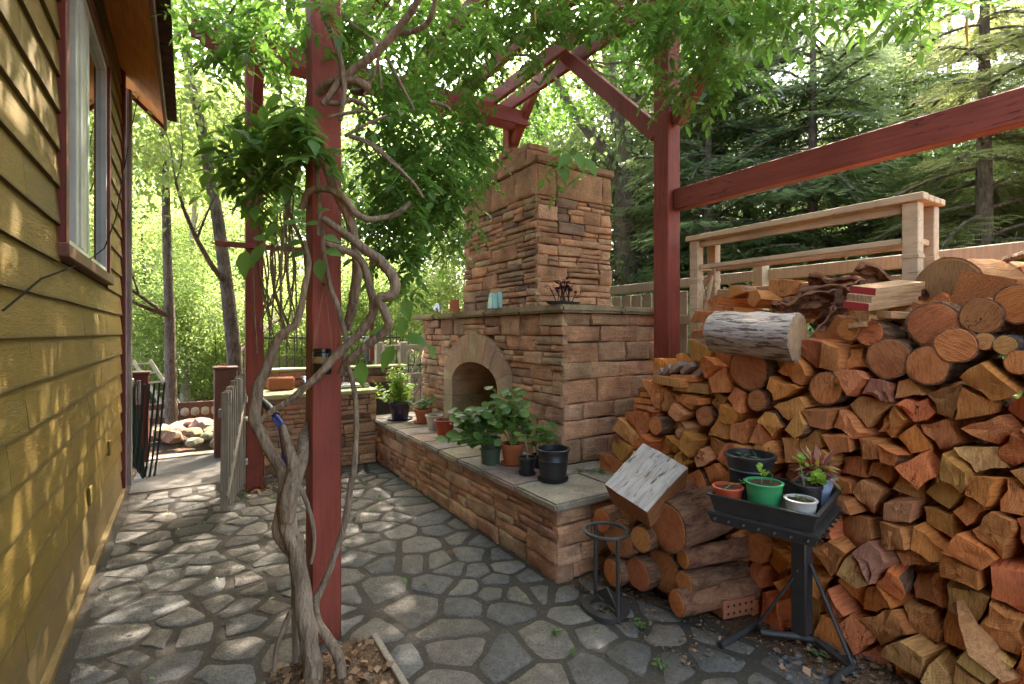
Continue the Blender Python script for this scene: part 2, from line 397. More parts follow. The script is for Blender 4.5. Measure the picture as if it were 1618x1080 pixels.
def m_leaf(name, a, b, tr, tmix=.4, attr=True, rough=.5, spec=.35):
    q = NT(name)
    if attr: f = q.n('ShaderNodeAttribute', attribute_name='var').outputs['Fac']
    else: f = q.n('ShaderNodeObjectInfo').outputs['Random']
    col = q.mix(f, a, b)
    if attr: col = q.mix(q.ramp(f, [(.90, 0), (.97, .6)]), col, tuple(min(1, x * 1.7 + .03) for x in b))
    tcol = q.mix(f, tuple(x * .75 for x in tr), tr)
    q.done(col, rough, None, spec)
    t = q.n('ShaderNodeBsdfTranslucent'); q.set(t.inputs[0], tcol)
    mx = q.n('ShaderNodeMixShader'); mx.inputs[0].default_value = tmix
    q.t.links.new(q.b.outputs[0], mx.inputs[1]); q.t.links.new(t.outputs[0], mx.inputs[2]); q.t.links.new(mx.outputs[0], q.out.inputs[0])
    return q.m
M['leaf_vine'] = m_leaf('vine_leaf', (.05, .105, .022), (.11, .20, .04), (.22, .42, .06), .45)
M['leaf_one'] = m_leaf('vine_leaf_large', (.06, .13, .03), (.12, .23, .05), (.24, .42, .07), .45, False)
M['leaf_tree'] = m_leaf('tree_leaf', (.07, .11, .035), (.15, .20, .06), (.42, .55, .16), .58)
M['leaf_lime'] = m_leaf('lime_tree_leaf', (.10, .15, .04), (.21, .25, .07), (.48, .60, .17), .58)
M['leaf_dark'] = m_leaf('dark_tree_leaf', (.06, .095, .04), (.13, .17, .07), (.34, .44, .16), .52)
M['needle'] = m_leaf('conifer_needle', (.08, .12, .055), (.19, .24, .10), (.42, .52, .22), .55)
M['needle_y'] = m_leaf('conifer_needle_olive', (.085, .11, .04), (.19, .20, .07), (.38, .42, .14), .5)
M['leaf_pot'] = m_leaf('potted_leaf', (.055, .12, .03), (.13, .22, .05), (.26, .42, .07), .35)
M['leaf_bush'] = m_leaf('potted_bush_leaf', (.12, .24, .02), (.26, .40, .04), (.5, .65, .06), .4)
M['leaf_dry'] = m_leaf('dry_leaf', (.12, .06, .03), (.33, .19, .10), (.3, .15, .06), .15)
M['leaf_maroon'] = m_leaf('maroon_leaf', (.015, .008, .012), (.06, .015, .03), (.2, .02, .05), .2)
M['leaf_pink'] = m_leaf('coleus_leaf', (.35, .04, .12), (.45, .35, .08), (.6, .2, .1), .3)
M['petal'] = m_leaf('pink_petal', (.75, .16, .18), (.85, .35, .32), (.8, .3, .3), .3)
def m_plain(name, col, rough=.5, spec=.4, metal=0, bump=0, var=.15, sc=8, trans=0):
    q = NT(name); v = q.coord('Object')
    n = q.noise(v, sc, 5, .6); c = q.mix(n, tuple(x * (1 - var) for x in col), tuple(min(1, x * (1 + var)) for x in col))
    m = q.done(c, rough, q.bump(q.noise(v, sc * 6, 4, .6), bump, .004) if bump else None, spec, metal)
    if trans: q.b.inputs['Transmission Weight'].default_value = trans
    return m
M['iron'] = m_plain('black_iron', (.050, .045, .042), .5, .5, .3, .5, .4, 20)
M['steel'] = m_plain('brushed_steel', (.55, .55, .57), .25, .5, 1)
M['blackplastic'] = m_plain('black_plastic', (.018, .018, .02), .38, .5, 0, .1)
M['trayplastic'] = m_plain('worn_tray', (.030, .028, .027), .45, .5, 0, .5, .5, 14)
M['terra'] = m_plain('terracotta', (.42, .13, .055), .8, .2, 0, .3)
M['terrared'] = m_plain('red_clay_plastic', (.36, .055, .022), .5, .4)
M['cream'] = m_plain('cream_clay', (.50, .42, .32), .8, .2, 0, .3)
M['greenpot'] = m_plain('green_plastic', (.035, .24, .085), .45, .4)
M['dgreenpot'] = m_plain('dull_green_plastic', (.06, .085, .055), .5, .4)
M['greypot'] = m_plain('grey_plastic', (.07, .075, .07), .5, .4)
M['bluepot'] = m_plain('pale_blue_plastic', (.33, .38, .52), .4, .4, 0, 0, .1)
M['clearpot'] = m_plain('cloudy_cup', (.42, .40, .37), .3, .4, 0, 0, .2, 30)
M['purplepot'] = m_plain('dark_purple_glaze', (.035, .02, .04), .35, .5, 0, .2, .6, 25)
M['aqua'] = m_plain('aqua_glass', (.28, .46, .42), .12, .6, 0, 0, .1)
M['hose'] = m_plain('dark_green_hose', (.012, .03, .018), .4, .5)
M['blue'] = m_plain('blue_hose', (.03, .06, .30), .4, .5)
M['rope'] = m_plain('pale_rope', (.55, .50, .42), .9, .1, 0, .5, .2, 60)
M['twine'] = m_plain('twine', (.28, .17, .08), .9, .1, 0, .6, .3, 80)
M['brick'] = m_plain('clay_brick', (.30, .105, .05), .85, .2, 0, .9, .3, 14)
M['firebrick'] = m_plain('fire_brick', (.46, .27, .13), .85, .2, 0, .7, .25, 9)
M['counter'] = m_plain('mossy_counter', (.34, .32, .14), .6, .3, 0, .4, .35, 5)
M['slabconc'] = m_plain('path_concrete', (.115, .098, .082), .9, .2, 0, 1.0, .45, 5)
M['potsoil'] = m_plain('pot_soil', (.055, .035, .025), .95, .1, 0, 1.0, .7, 60)
M['arch'] = m_rock('arch_stone', dark=.75, moss=.1, strata=.1, bump=.35)
M['darkroom'] = m_plain('dark_interior', (.02, .018, .016), .9, .1)
M['jar'] = m_plain('dark_jar', (.006, .007, .008), .08, .6)
M['redpaint'] = m_plain('red_end_paint', (.34, .03, .03), .6, .3, 0, .3)
M['yellowblock'] = m_plain('orange_sign', (.75, .30, .02), .6, .3)
M['pod'] = m_plain('yellow_pod', (.50, .26, .03), .6, .3)
M['pebble'] = m_plain('grey_pebble', (.12, .11, .10), .8, .3, 0, .5)
M['roofshingle'] = m_plain('roof_shingle', (.06, .035, .03), .9, .2, 0, .8, .4, 20)
M['wire'] = m_plain('wire', (.018, .016, .010), .9, .05)
def m_glass():
    q = NT('window_glass')
    q.b.inputs['Metallic'].default_value = 0
    q.done((.015, .018, .018), .015, None, 1.0)
    g = q.n('ShaderNodeBsdfGlossy'); q.set(g.inputs['Color'], (.85, .88, .86)); g.inputs['Roughness'].default_value = .012
    mx = q.n('ShaderNodeMixShader'); mx.inputs[0].default_value = .5
    q.t.links.new(q.b.outputs[0], mx.inputs[1]); q.t.links.new(g.outputs[0], mx.inputs[2]); q.t.links.new(mx.outputs[0], q.out.inputs[0])
    return q.m
M['glass'] = m_glass()
# ------------------------------------------------------------------ ground and paving
def sheet(name, x0, x1, y0, y1, z, mat, kind='structure', n=1, amp=0, parent=None):
    vs = []; fs = []
    for j in range(n + 1):
        for i in range(n + 1):
            x = x0 + (x1 - x0) * i / n; y = y0 + (y1 - y0) * j / n
            zz = z + (noise.noise(Vector((x * .8, y * .8, 3))) * amp if amp else 0)
            vs.append((x, y, zz))
    for j in range(n):
        for i in range(n): a = j * (n + 1) + i; fs.append([a, a + 1, a + n + 2, a + n + 1])
    b = MB(); b.add(vs, fs); o = b.build(name, mat, parent, (0, 0, 0) if parent is None else None, recalc=False)
    return tag(o, None, None, None, kind)
ground = sheet('ground', -150, 150, -150, 150, -0.03, M['soil'])
def hill():
    n = 40; vs = []; fs = []
    for j in range(n + 1):
        for i in range(n + 1):
            x = -30 + 60 * i / n; y = 9 + 40 * j / n
            z = -.028 + max(0, (y - 11)) * .10 + max(0, y - 11) * .02 * noise.noise(Vector((x * .2, y * .2, 0)))
            vs.append((x, y, z - (.02 if y < 11 else 0)))
    for j in range(n):
        for i in range(n): a = j * (n + 1) + i; fs.append([a, a + 1, a + n + 2, a + n + 1])
    b = MB(); b.add(vs, fs); return b
hb = hill().build('hillside', M['soil'], None, (0, 0, 0), recalc=False); tag(hb, kind='structure')
soil_bed = sheet('soil_bed', 1.2, 4.6, -1.2, 3.2, 0.0, M['soil'], n=60, amp=.012)
patio = sheet('patio', -.55, 1.87, -1.5, 5.9, 0.006, M['joint'])
WL[patio] = Vector((0, 0, 0))
pb = MB(); pb.add([(1.87, -1.5, .006), (2.10, -1.5, .006), (2.18, .78, .006), (2.37, 1.12, .006), (2.26, 1.75, .006), (2.05, 2.2, .006), (1.87, 2.43, .006)], [[0, 1, 2, 3, 4, 5, 6]])
pb.build('patio_bed', M['joint'], patio, recalc=False)

def clip(poly, a, b, c):
    """keep the side a*x+b*y<=c"""
    out = []
    for i in range(len(poly)):
        p = poly[i]; q = poly[(i + 1) % len(poly)]; dp = a * p[0] + b * p[1] - c; dq = a * q[0] + b * q[1] - c
        if dp <= 0: out.append(p)
        if dp * dq < 0: t = dp / (dp - dq); out.append((p[0] + (q[0] - p[0]) * t, p[1] + (q[1] - p[1]) * t))
    return out
def power_cells(seeds, w, bounds, reach=1.2):
    x0, x1, y0, y1 = bounds; out = []
    for i, s in enumerate(seeds):
        poly = [(x0, y0), (x1, y0), (x1, y1), (x0, y1)]
        for j, t in enumerate(seeds):
            if j == i: continue
            dx, dy = t[0] - s[0], t[1] - s[1]; d2 = dx * dx + dy * dy
            if d2 > reach * reach: continue
            c = (t[0] ** 2 + t[1] ** 2 - s[0] ** 2 - s[1] ** 2 + w[i] - w[j]) / 2
            poly = clip(poly, dx, dy, c)
            if len(poly) < 3: break
        out.append(poly)
    return out
def area(p): return abs(sum(p[i][0] * p[(i + 1) % len(p)][1] - p[(i + 1) % len(p)][0] * p[i][1] for i in range(len(p)))) / 2
def cen(p): return (sum(q[0] for q in p) / len(p), sum(q[1] for q in p) / len(p))
def inset(poly, g):
    """shrink a convex polygon by g on every side"""
    c = cen(poly); out = poly
    n = len(poly)
    for i in range(n):
        p = poly[i]; q = poly[(i + 1) % n]; ex, ey = q[0] - p[0], q[1] - p[1]; L = math.hypot(ex, ey)
        if L < 1e-6: continue
        nx, ny = ey / L, -ex / L
        if nx * (c[0] - p[0]) + ny * (c[1] - p[1]) > 0: nx, ny = -nx, -ny
        out = clip(out, nx, ny, nx * p[0] + ny * p[1] - g)
        if len(out) < 3: return []
    return out
def drop_short(poly, m):
    out = list(poly)
    while len(out) > 4:
        L = [math.dist(out[i], out[(i + 1) % len(out)]) for i in range(len(out))]; k = L.index(min(L))
        if L[k] > m: break
        a, b = out[k], out[(k + 1) % len(out)]; mid = ((a[0] + b[0]) / 2, (a[1] + b[1]) / 2)
        k2 = (k + 1) % len(out); out[k] = mid; out.pop(k2)
    return out
def poisson(inside, bounds, r, tries=6000, fixed=()):
    pts = list(fixed); n0 = len(pts)
    for _ in range(tries):
        p = (R(bounds[0], bounds[1]), R(bounds[2], bounds[3]))
        if not inside(p): continue
        rr = r * (.70 + 1.25 * abs(noise.noise(Vector((p[0] * 1.6, p[1] * 1.6, 5)))))
        if all((p[0] - q[0]) ** 2 + (p[1] - q[1]) ** 2 > rr * rr for q in pts): pts.append(p)
    return pts
def in_patio(p):
    x, y = p
    if y > 5.75 or y < .35: return False
    if -.42 < x < 1.80: return True
    if x >= 1.8 and y < 2.38:
        lim = 2.16 + (.2 if y > .85 else 0) if y < 1.3 else 2.30 - (y - 1.3) * .27
        return x < lim
    return False
seeds = poisson(in_patio, (-.42, 2.5, .35, 5.75), .178)
# a stretched metric makes the stones longer one way, as laid
cells = power_cells([(x * 1.0, y) for x, y in seeds], [0.0] * len(seeds), (-.47, 2.42, .1, 5.84), .9)
cols = [(.16, .145, .13), (.18, .16, .142), (.14, .132, .124), (.17, .15, .13), (.195, .178, .16), (.145, .14, .134)]
PIT = (.30, .75, 1.70, 2.47)     # planting pit round the vine (x0,x1,y0,y1)
nst = 0
for s, poly in zip(seeds, cells):
    if len(poly) < 3: continue
    # keep within the hearth, wall and bed outlines
    poly = clip(poly, 0, 1, 5.80); poly = clip(poly, -1, 0, .46)
    if s[0] < 1.82 and s[1] > 2.4: poly = clip(poly, 1, 0, 1.84)
    elif s[1] <= 2.45: poly = clip(poly, 0, 1, 2.40) if s[0] > 1.7 else poly
    if s[0] > 1.6 and s[1] <= 2.45: poly = clip(poly, 1, .27, 2.30 + .27 * 1.42)
    if len(poly) < 3: continue
    poly = drop_short(poly, .075); poly = inset(poly, R(.009, .024))
    if len(poly) < 3 or area(poly) < .006: continue
    c = cen(poly)
    if PIT[0] < c[0] < PIT[1] and PIT[2] < c[1] < PIT[3]: continue
    # a stone straddling the pit is cut back to its edge
    if PIT[2] < c[1] < PIT[3]:
        if c[0] >= PIT[1]: poly = clip(poly, -1, 0, -PIT[1] - .02)
        elif c[0] <= PIT[0]: poly = clip(poly, 1, 0, PIT[0] - .01)
    elif PIT[0] < c[0] < PIT[1]:
        if c[1] >= PIT[3]: poly = clip(poly, 0, -1, -PIT[3] - .01)
        elif c[1] <= PIT[2]: poly = clip(poly, 0, 1, PIT[2] - .01)
    if len(poly) < 3 or area(poly) < .005: continue
    # round corners
    pts = []
    n = len(poly)
    for i in range(n):
        a, b, d = poly[i - 1], poly[i], poly[(i + 1) % n]
        for t in (.16, ): pts.append((b[0] + (a[0] - b[0]) * t, b[1] + (a[1] - b[1]) * t))
        pts.append((b[0] * .92 + (a[0] + d[0]) * .04 + R(-.004, .004), b[1] * .92 + (a[1] + d[1]) * .04 + R(-.004, .004)))
        pts.append((b[0] + (d[0] - b[0]) * .16, b[1] + (d[1] - b[1]) * .16))
    dense = []
    for i in range(len(pts)):
        a, b = pts[i], pts[(i + 1) % len(pts)]; k_ = max(1, int(math.dist(a, b) / .035))
        for q in range(k_): dense.append((a[0] + (b[0] - a[0]) * q / k_, a[1] + (b[1] - a[1]) * q / k_))
    pts = [(x + .010 * noise.noise(Vector((x * 16, y * 16, 1))) + .005 * noise.noise(Vector((x * 60, y * 60, 4))), y + .010 * noise.noise(Vector((x * 16, y * 16, 8))) + .005 * noise.noise(Vector((x * 60, y * 60, 9)))) for x, y in dense]
    c = cen(pts); h = R(.003, .008); tx, ty = R(-.018, .018), R(-.018, .018)
    def hz(x, y): return .006 + h + tx * (x - c[0]) + ty * (y - c[1])
    m = len(pts); vs = []; fs = []
    for x, y in pts: vs.append((x, y, .004))
    for x, y in pts: vs.append((c[0] + (x - c[0]) * .985, c[1] + (y - c[1]) * .985, hz(x, y) - .003))
    for x, y in pts: vs.append((c[0] + (x - c[0]) * .95, c[1] + (y - c[1]) * .95, hz(x, y) + R(-.001, .001)))
    vs.append((c[0], c[1], hz(*c) + R(-.002, .003)))
    for i in range(m):
        j = (i + 1) % m
        fs += [[i, j, m + j, m + i], [m + i, m + j, 2 * m + j, 2 * m + i], [2 * m + i, 2 * m + j, 3 * m]]
    b = MB(); b.add(vs, fs); k = R(.85, 1.15); cc = random.choice(cols)
    b.build('flagstone', M['flag'], patio, (c[0], c[1], 0), [q * k for q in cc], ang=55, recalc=False); nst += 1
print('flagstones', nst)
# worn concrete path past the gate
path = MB()
path.box((-.47, 5.86, -.02), (.50, 6.52, .016), 0, .006); path.box((-.47, 6.535, -.02), (.44, 7.25, .012), 0, .006)
tag(path.build('path', M['slabconc'], None), kind='structure')
step = MB(); step.box((-.62, 7.27, -.02), (.42, 7.42, .03), 0, .008); tag(step.build('path_edging', M['fence'], None), kind='structure')

# ------------------------------------------------------------------ the yellow house wall
XW = -.53; YE = 5.96
house = thing('house', (XW, 3, 0), 'yellow lap-sided house wall with a tall window and orange eave', 'house')
b = MB(); b.box((-4.5, -1.6, -.02), (XW - .03, YE - .01, 4.2)); b.build('wall', M['darkroom'], house)
EXP = .1775; WY0, WY1, WZ0, WZ1 = 3.22, 4.92, 1.93, 3.56
def siding(y0, y1, z0, z1, ztop):
    # lapped board: thick lower edge standing proud, top tucked back
    t = .021; xo = XW + .004
    vs = []; n = max(2, int((y1 - y0) / .5)); fs = []
    for i in range(n + 1):
        y = y0 + (y1 - y0) * i / n; w = R(-.0012, .0012)
        vs += [(xo - .028, y, z0), (xo + t * .55 + w, y, z0 + w * 2), (xo + t * .5 + w, y, z0 + .012), (xo - .006, y, ztop), (xo - .028, y, ztop)]
    for i in range(n):
        a = i * 5
        for k in range(4): fs.append([a + k, a + k + 5, a + k + 6, a + k + 1])
    fs.append([0, 1, 2, 3, 4]); e = n * 5; fs.append([e + 4, e + 3, e + 2, e + 1, e])
    q = MB(); q.add(vs, fs); return q
k = 0; z = .06
while z < 4.0:
    joints = [-1.5]; y = R(-1.2, .2)
    while y < YE - .5: joints.append(y); y += R(.9, 2.0)
    if joints[-1] > YE - .35: joints.pop()
    joints.append(YE - .035)
    for a, c2 in zip(joints[:-1], joints[1:]):
        spans = [(a + .002, c2 - .002)]
        if z + EXP > WZ0 - .05 and z < WZ1 + .07:
            new = []
            for (u, v) in spans:
                if v <= WY0 or u >= WY1: new.append((u, v))
                else:
                    if u < WY0 - .06: new.append((u, WY0))
                    if v > WY1 + .06: new.append((WY1, v))
            spans = new
        for (u, v) in spans:
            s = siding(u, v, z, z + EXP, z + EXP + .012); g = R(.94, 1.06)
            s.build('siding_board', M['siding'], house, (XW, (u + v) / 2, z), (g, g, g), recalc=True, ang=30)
    z += EXP; k += 1
b = MB(); b.box((XW - .02, YE - .033, .03), (XW + .035, YE + .06, 4.1), 0, .004); b.build('corner_trim', M['redtrim'], house)
b = MB(); b.box((XW - .02, -1.5, .012), (XW + .045, YE - .035, .058), 0, .006); b.build('base_trim', M['siding'], house, color=(1, 1, 1))
b = MB(); b.tube([(XW + .055, YE + .09, .05), (XW + .055, YE + .09, 3.8)], .025, 8); b.build('downpipe', M['greywood'], house)
# two painted cover plates low on the wall
for px, py in ((124, 492), (124, 780)):
    p = onX(px, 780 if py == 780 else 780, XW + .02)
for yy, zz in ((4.05, .50), (4.95, .62)):
    b = MB(); b.box((XW + .012, yy - .04, zz - .055), (XW + .028, yy + .04, zz + .055), 0, .004); b.build('cover_plate', M['siding'], house, color=(.95, .95, .95))
win = MB()
T = .085
win.box((XW - .02, WY0, WZ0), (XW + .035, WY0 + T, WZ1), 0, .004); win.box((XW - .02, WY1 - T, WZ0), (XW + .035, WY1, WZ1), 0, .004)
win.box((XW - .02, WY0 + T + .001, WZ1 - T), (XW + .034, WY1 - T - .001, WZ1), 0, .004)
wo = win.build('window', M['redtrim'], house)
b = MB(); b.box((XW - .02, WY0 - .03, WZ0 - .07), (XW + .05, WY1 + .02, WZ0 - .001), 0, .006); b.build('sill', M['browntrim'], wo)
b = MB(); i0, i1, j0, j1 = WY0 + T + .001, WY1 - T - .001, WZ0 + .001, WZ1 - T - .001
for (a0, a1, c0, c1) in ((i0, i0 + .04, j0, j1), (i1 - .04, i1, j0, j1), (i0 + .041, i1 - .041, j0, j0 + .045), (i0 + .041, i1 - .041, j1 - .045, j1)):
    b.box((XW - .02, a0, c0), (XW + .018, a1, c1), 0, .003)
b.build('frame', M['winwhite'], wo)
b = MB(); y = 3.60
for t_, dx in ((.07, .018), (.05, .004), (.09, .022), (.05, .002), (.09, .016), (.05, .003), (.07, .014)):
    b.box((XW - .028, y, j0 + .046), (XW + dx, y + t_ - .001, j1 - .046), 0, .003); y += t_
MY1 = y; b.build('mullion', M['winwhite'], wo)
for (a0, a1) in ((i0 + .041, 3.599), (MY1 + .001, i1 - .041)):
    b = MB(); b.box((XW - .022, a0, j0 + .046), (XW - .012, a1, j1 - .046)); b.build('pane', M['glass'], wo)
# eave: sloping board soffit, fascia, shingles
EX, EZ0, EZ1, EY = -.20, 3.62, 3.95, 6.42
for i in range(11):
    y0 = -.8 + i * .657; y1 = y0 + .650
    if y0 > EY: break
    y1 = min(y1, EY - .03)
    b = MB(); b.add([(XW, y0, EZ1), (EX - .012, y0, EZ0 + .02), (EX - .012, y1, EZ0 + .02), (XW, y1, EZ1), (XW, y0, EZ1 + .02), (EX - .012, y0, EZ0 + .04), (EX - .012, y1, EZ0 + .04), (XW, y1, EZ1 + .02)],
                  [[0, 1, 2, 3], [7, 6, 5, 4], [0, 4, 5, 1], [1, 5, 6, 2], [2, 6, 7, 3], [3, 7, 4, 0]])
    b.build('soffit_board', M['soffit'], house)
b = MB(); b.box((EX - .01, -.8, EZ0 - .03), (EX + .015, EY, EZ0 + .12), 0, .003); b.build('fascia', M['browntrim'], house)
b = MB(); sl = (EZ0 - EZ1) / (EX - XW)
b.add([(XW - .6, EY - .025, EZ1 - .6 * sl - .10), (EX - .012, EY - .025, EZ0 - .02), (EX - .012, EY - .025, EZ0 + .12), (XW - .6, EY - .025, EZ1 - .6 * sl + .05),
       (XW - .6, EY, EZ1 - .6 * sl - .10), (EX - .012, EY, EZ0 - .02), (EX - .012, EY, EZ0 + .12), (XW - .6, EY, EZ1 - .6 * sl + .05)],
      [[0, 1, 2, 3], [7, 6, 5, 4], [0, 4, 5, 1], [1, 5, 6, 2], [2, 6, 7, 3], [3, 7, 4, 0]])
b.build('rake_board', M['redtrim'], house)
b = MB(); b.add([(-3.2, -.8, EZ0 + .14 + (3.2 + EX) * .95), (EX + .06, -.8, EZ0 + .12), (EX + .06, EY + .04, EZ0 + .12), (-3.2, EY + .04, EZ0 + .14 + (3.2 + EX) * .95),
               (-3.2, -.8, EZ0 + .18 + (3.2 + EX) * .95), (EX + .06, -.8, EZ0 + .15), (EX + .06, EY + .04, EZ0 + .15), (-3.2, EY + .04, EZ0 + .18 + (3.2 + EX) * .95)],
              [[0, 1, 2, 3], [7, 6, 5, 4], [0, 4, 5, 1], [1, 5, 6, 2], [2, 6, 7, 3], [3, 7, 4, 0]])
rf = b.build('roof', M['roofshingle'], house)
for i in range(24):
    y0 = 2.4 + i * .17
    b = MB(); b.box((EX + .015, y0, EZ0 + .10), (EX + .10, y0 + .155, EZ0 + R(.118, .126)), 0, .003, Euler((0, R(.05, .12), 0)).to_matrix()); b.build('shingle', M['roofshingle'], rf)
b = MB()
pts = [onX(5, 490, XW + .03), onX(65, 440, XW + .035), onX(135, 414, XW + .035), onX(165, 392, XW + .06), onX(183, 345, XW + .09)]
pts += [P(208, 200, 5.3), P(228, 110, 4.9), P(242, 40, 4.2), P(249, 15, 3.7)]
b.tube(pts, .004, 5); tag(b.build('cable', M['wire'], None), 'thin dark cable crossing the yellow wall below the window to the eave', 'cable')

# ------------------------------------------------------------------ stone masonry
SCOL = [(.55, .295, .175), (.58, .34, .21), (.49, .255, .155), (.51, .315, .195), (.42, .23, .15), (.58, .30, .175), (.49, .33, .205), (.29, .18, .135)]
def stone_obj(org, u, n, u0, u1, z0, z1, parent, proud, name='stone', mat='stone', cols_=None, gap=.004, rough=1.0, k=None):
    """one ledge stone on the plane through org with horizontal direction u, outward normal n"""
    u0 += gap * R(.4, 1.4); u1 -= gap * R(.4, 1.4); z0 += gap * R(.3, 1.3); z1 -= gap * R(.3, 1.3)
    w, h = u1 - u0, z1 - z0
    if w < .015 or h < .008: return
    nx = max(2, min(6, int(w / .06) + 1)); nz = max(2, min(4, int(h / .045) + 1))
    base = R(*proud); tilt = R(-.008, .008); vs = []; fs = []
    cj = [[R(-.5, .5) * min(.012, h * .12) * rough for _ in range(2)] for _ in range(4)]
    sd_ = R(0, 99)
    us = [0, min(.14, .010 / w)] + [(i + R(-.18, .18)) / nx for i in range(1, nx)] + [1 - min(.14, .010 / w), 1]
    zs = [0, min(.2, .008 / h)] + [(i + R(-.15, .15)) / nz for i in range(1, nz)] + [1 - min(.2, .008 / h), 1]
    A, B = len(us), len(zs)
    for j, tz in enumerate(zs):
        for i, tu in enumerate(us):
            edge = i in (0, A - 1) or j in (0, B - 1)
            dx = (cj[0][0] * (1 - tu) * (1 - tz) + cj[1][0] * tu * (1 - tz) + cj[2][0] * (1 - tu) * tz + cj[3][0] * tu * tz)
            dz = (cj[0][1] * (1 - tu) * (1 - tz) + cj[1][1] * tu * (1 - tz) + cj[2][1] * (1 - tu) * tz + cj[3][1] * tu * tz)
            uu = u0 + w * tu + dx; zz = z0 + h * tz + dz
            nn = base + tilt * (tz - .5) + rough * (.015 * noise.noise(Vector((uu * 7 + sd_, zz * 13, sd_))) + .010 * noise.noise(Vector((uu * 21 + sd_, zz * 30, sd_))))
            if edge: nn -= .006 + .004 * abs(noise.noise(Vector((uu * 33, zz * 33, sd_))))
            if edge:
                uu += rough * .004 * noise.noise(Vector((zz * 30, uu * 12, sd_))); zz += rough * .004 * noise.noise(Vector((uu * 25, zz * 9, sd_ + 5)))
            vs.append(org + u * uu + n * nn + Vector((0, 0, zz)))
    for j in range(B - 1):
        for i in range(A - 1): a = j * A + i; fs.append([a, a + 1, a + A + 1, a + A])
    ring = [i for i in range(A)] + [j * A + A - 1 for j in range(1, B)] + [(B - 1) * A + i for i in range(A - 2, -1, -1)] + [j * A for j in range(B - 2, 0, -1)]
    m0 = len(vs)
    for r_ in ring: vs.append(vs[r_] - n * (vs[r_] - org).dot(n) - n * .012)
    for q in range(len(ring)): q2 = (q + 1) % len(ring); fs.append([ring[q], m0 + q, m0 + q2, ring[q2]])
    cc = random.choice(cols_ or SCOL); kk = k or R(.82, 1.15)
    b = MB(); b.add(vs, fs)
    return b.build(name, M[mat], parent, org + u * (u0 + u1) / 2 + Vector((0, 0, (z0 + z1) / 2)), [q * kk for q in cc], ang=50)
def courses(u0, u1, z0, z1, ch=(.11, .19), cw=(.22, .52), thin=.5, blk=(.18, .38)):
    """ledge pattern: courses, each cut into sections, a section one block or a few thin layers -> rectangles"""
    out = []; z = z0
    while z < z1 - 1e-4:
        h = R(*ch)
        if z1 - (z + h) < ch[0] * .6: h = z1 - z
        u = u0 - R(0, cw[0] * .6)
        while u < u1 - 1e-4:
            w = R(*cw); a, c = max(u, u0), min(u + w, u1); u += w
            if u1 - u < .07: c = u1; u = u1
            if c - a < .04:
                if out and abs(out[-1][1] - a) < 1e-6: out[-1] = (out[-1][0], c, out[-1][2], out[-1][3])
                continue
            if random.random() < thin and h > .075:
                nl = 2 if h < .13 or random.random() < .5 else 3
                cuts = [0] + sorted([(i + R(-.2, .2)) / nl for i in range(1, nl)]) + [1]
                for p_, q_ in zip(cuts[:-1], cuts[1:]):
                    if c - a > blk[0] * 1.5 and random.random() < .55: mid = a + (c - a) * R(.35, .65); out += [(a, mid, z + h * p_, z + h * q_), (mid, c, z + h * p_, z + h * q_)]
                    else: out.append((a, c, z + h * p_, z + h * q_))
            else: out.append((a, c, z, z + h))
        z += h
    return out
XF, YF, HX, HY0 = 2.41, 3.08, 1.85, 2.43
fp = thing('fireplace', (2.9, 4.4, 0), 'tan ledge-stone outdoor fireplace with arched firebox, raised hearth and square chimney', 'fireplace')
# hearth
hc = MB(); hc.box((HX + .03, HY0 + .03, -.01), (XF + .1, 6.2, .437)); hc.box((XF + .1, HY0 + .03, -.01), (3.1, 3.3, .437))
hearth = hc.build('hearth', M['mortar'], fp)
for (a, c, z0, z1) in courses(0, 3.77, .0, .437, (.10, .16), (.26, .5), .42):
    stone_obj(Vector((HX + .03, HY0, 0)), Vector((0, 1, 0)), Vector((-1, 0, 0)), a + .0, c, z0, z1, hearth, (.022, .05), cols_=SCOL[:7])
for (a, c, z0, z1) in courses(0, 1.1, .0, .437, (.10, .15), (.22, .4), .2):
    stone_obj(Vector((HX, HY0 + .03, 0)), Vector((1, 0, 0)), Vector((0, -1, 0)), a, c, z0, z1, hearth, (.022, .045), cols_=SCOL[:2] + [SCOL[5]])
def slab(x0, x1, y0, y1, z0, z1, parent, mat, col, name='capstone', rnd_=.012, edge='rough'):
    nx = max(2, int((x1 - x0) / .09)); ny = max(2, int((y1 - y0) / .09)); bm = bmesh.new()
    bmesh.ops.create_cube(bm, size=1)
    for v in bm.verts: v.co = Vector((x0 if v.co.x < 0 else x1, y0 if v.co.y < 0 else y1, z0 if v.co.z < 0 else z1))
    bmesh.ops.subdivide_edges(bm, edges=[e for e in bm.edges if abs(e.verts[0].co.x - e.verts[1].co.x) > .01 or abs(e.verts[0].co.y - e.verts[1].co.y) > .01], cuts=4, use_grid_fill=True)
    bmesh.ops.bevel(bm, geom=[e for e in bm.edges if len(e.link_faces) == 2 and e.calc_face_angle(0) > .8], offset=rnd_, segments=2, affect='EDGES')
    for v in bm.verts:
        p = v.co; s_ = .005 if edge == 'rough' else .002
        v.co = p + Vector((noise.noise(p * 14), noise.noise(p * 14 + Vector((9, 1, 2))), noise.noise(p * 11 + Vector((1, 7, 2))) * .6)) * s_ * 1.6
    bm.verts.index_update(); b = MB(); b.add([v.co.copy() for v in bm.verts], [[v.index for v in f.verts] for f in bm.faces]); bm.free()
    return b.build(name, M[mat], parent, None, col, ang=40)
ccol = [(.29, .25, .205), (.33, .275, .215), (.26, .23, .195)]
ys = [HY0 - .03, 2.86, 3.30, 3.70, 4.07, 4.43, 4.80, 5.16, 5.52, 5.88, 6.2]
for a, c in zip(ys[:-1], ys[1:]):
    slab(HX - .03, (XF + .02) if c > 3.1 else 2.36, a + .003, c - .003, .438, .49, hearth, 'cap', [q * R(.9, 1.1) for q in random.choice(ccol)])
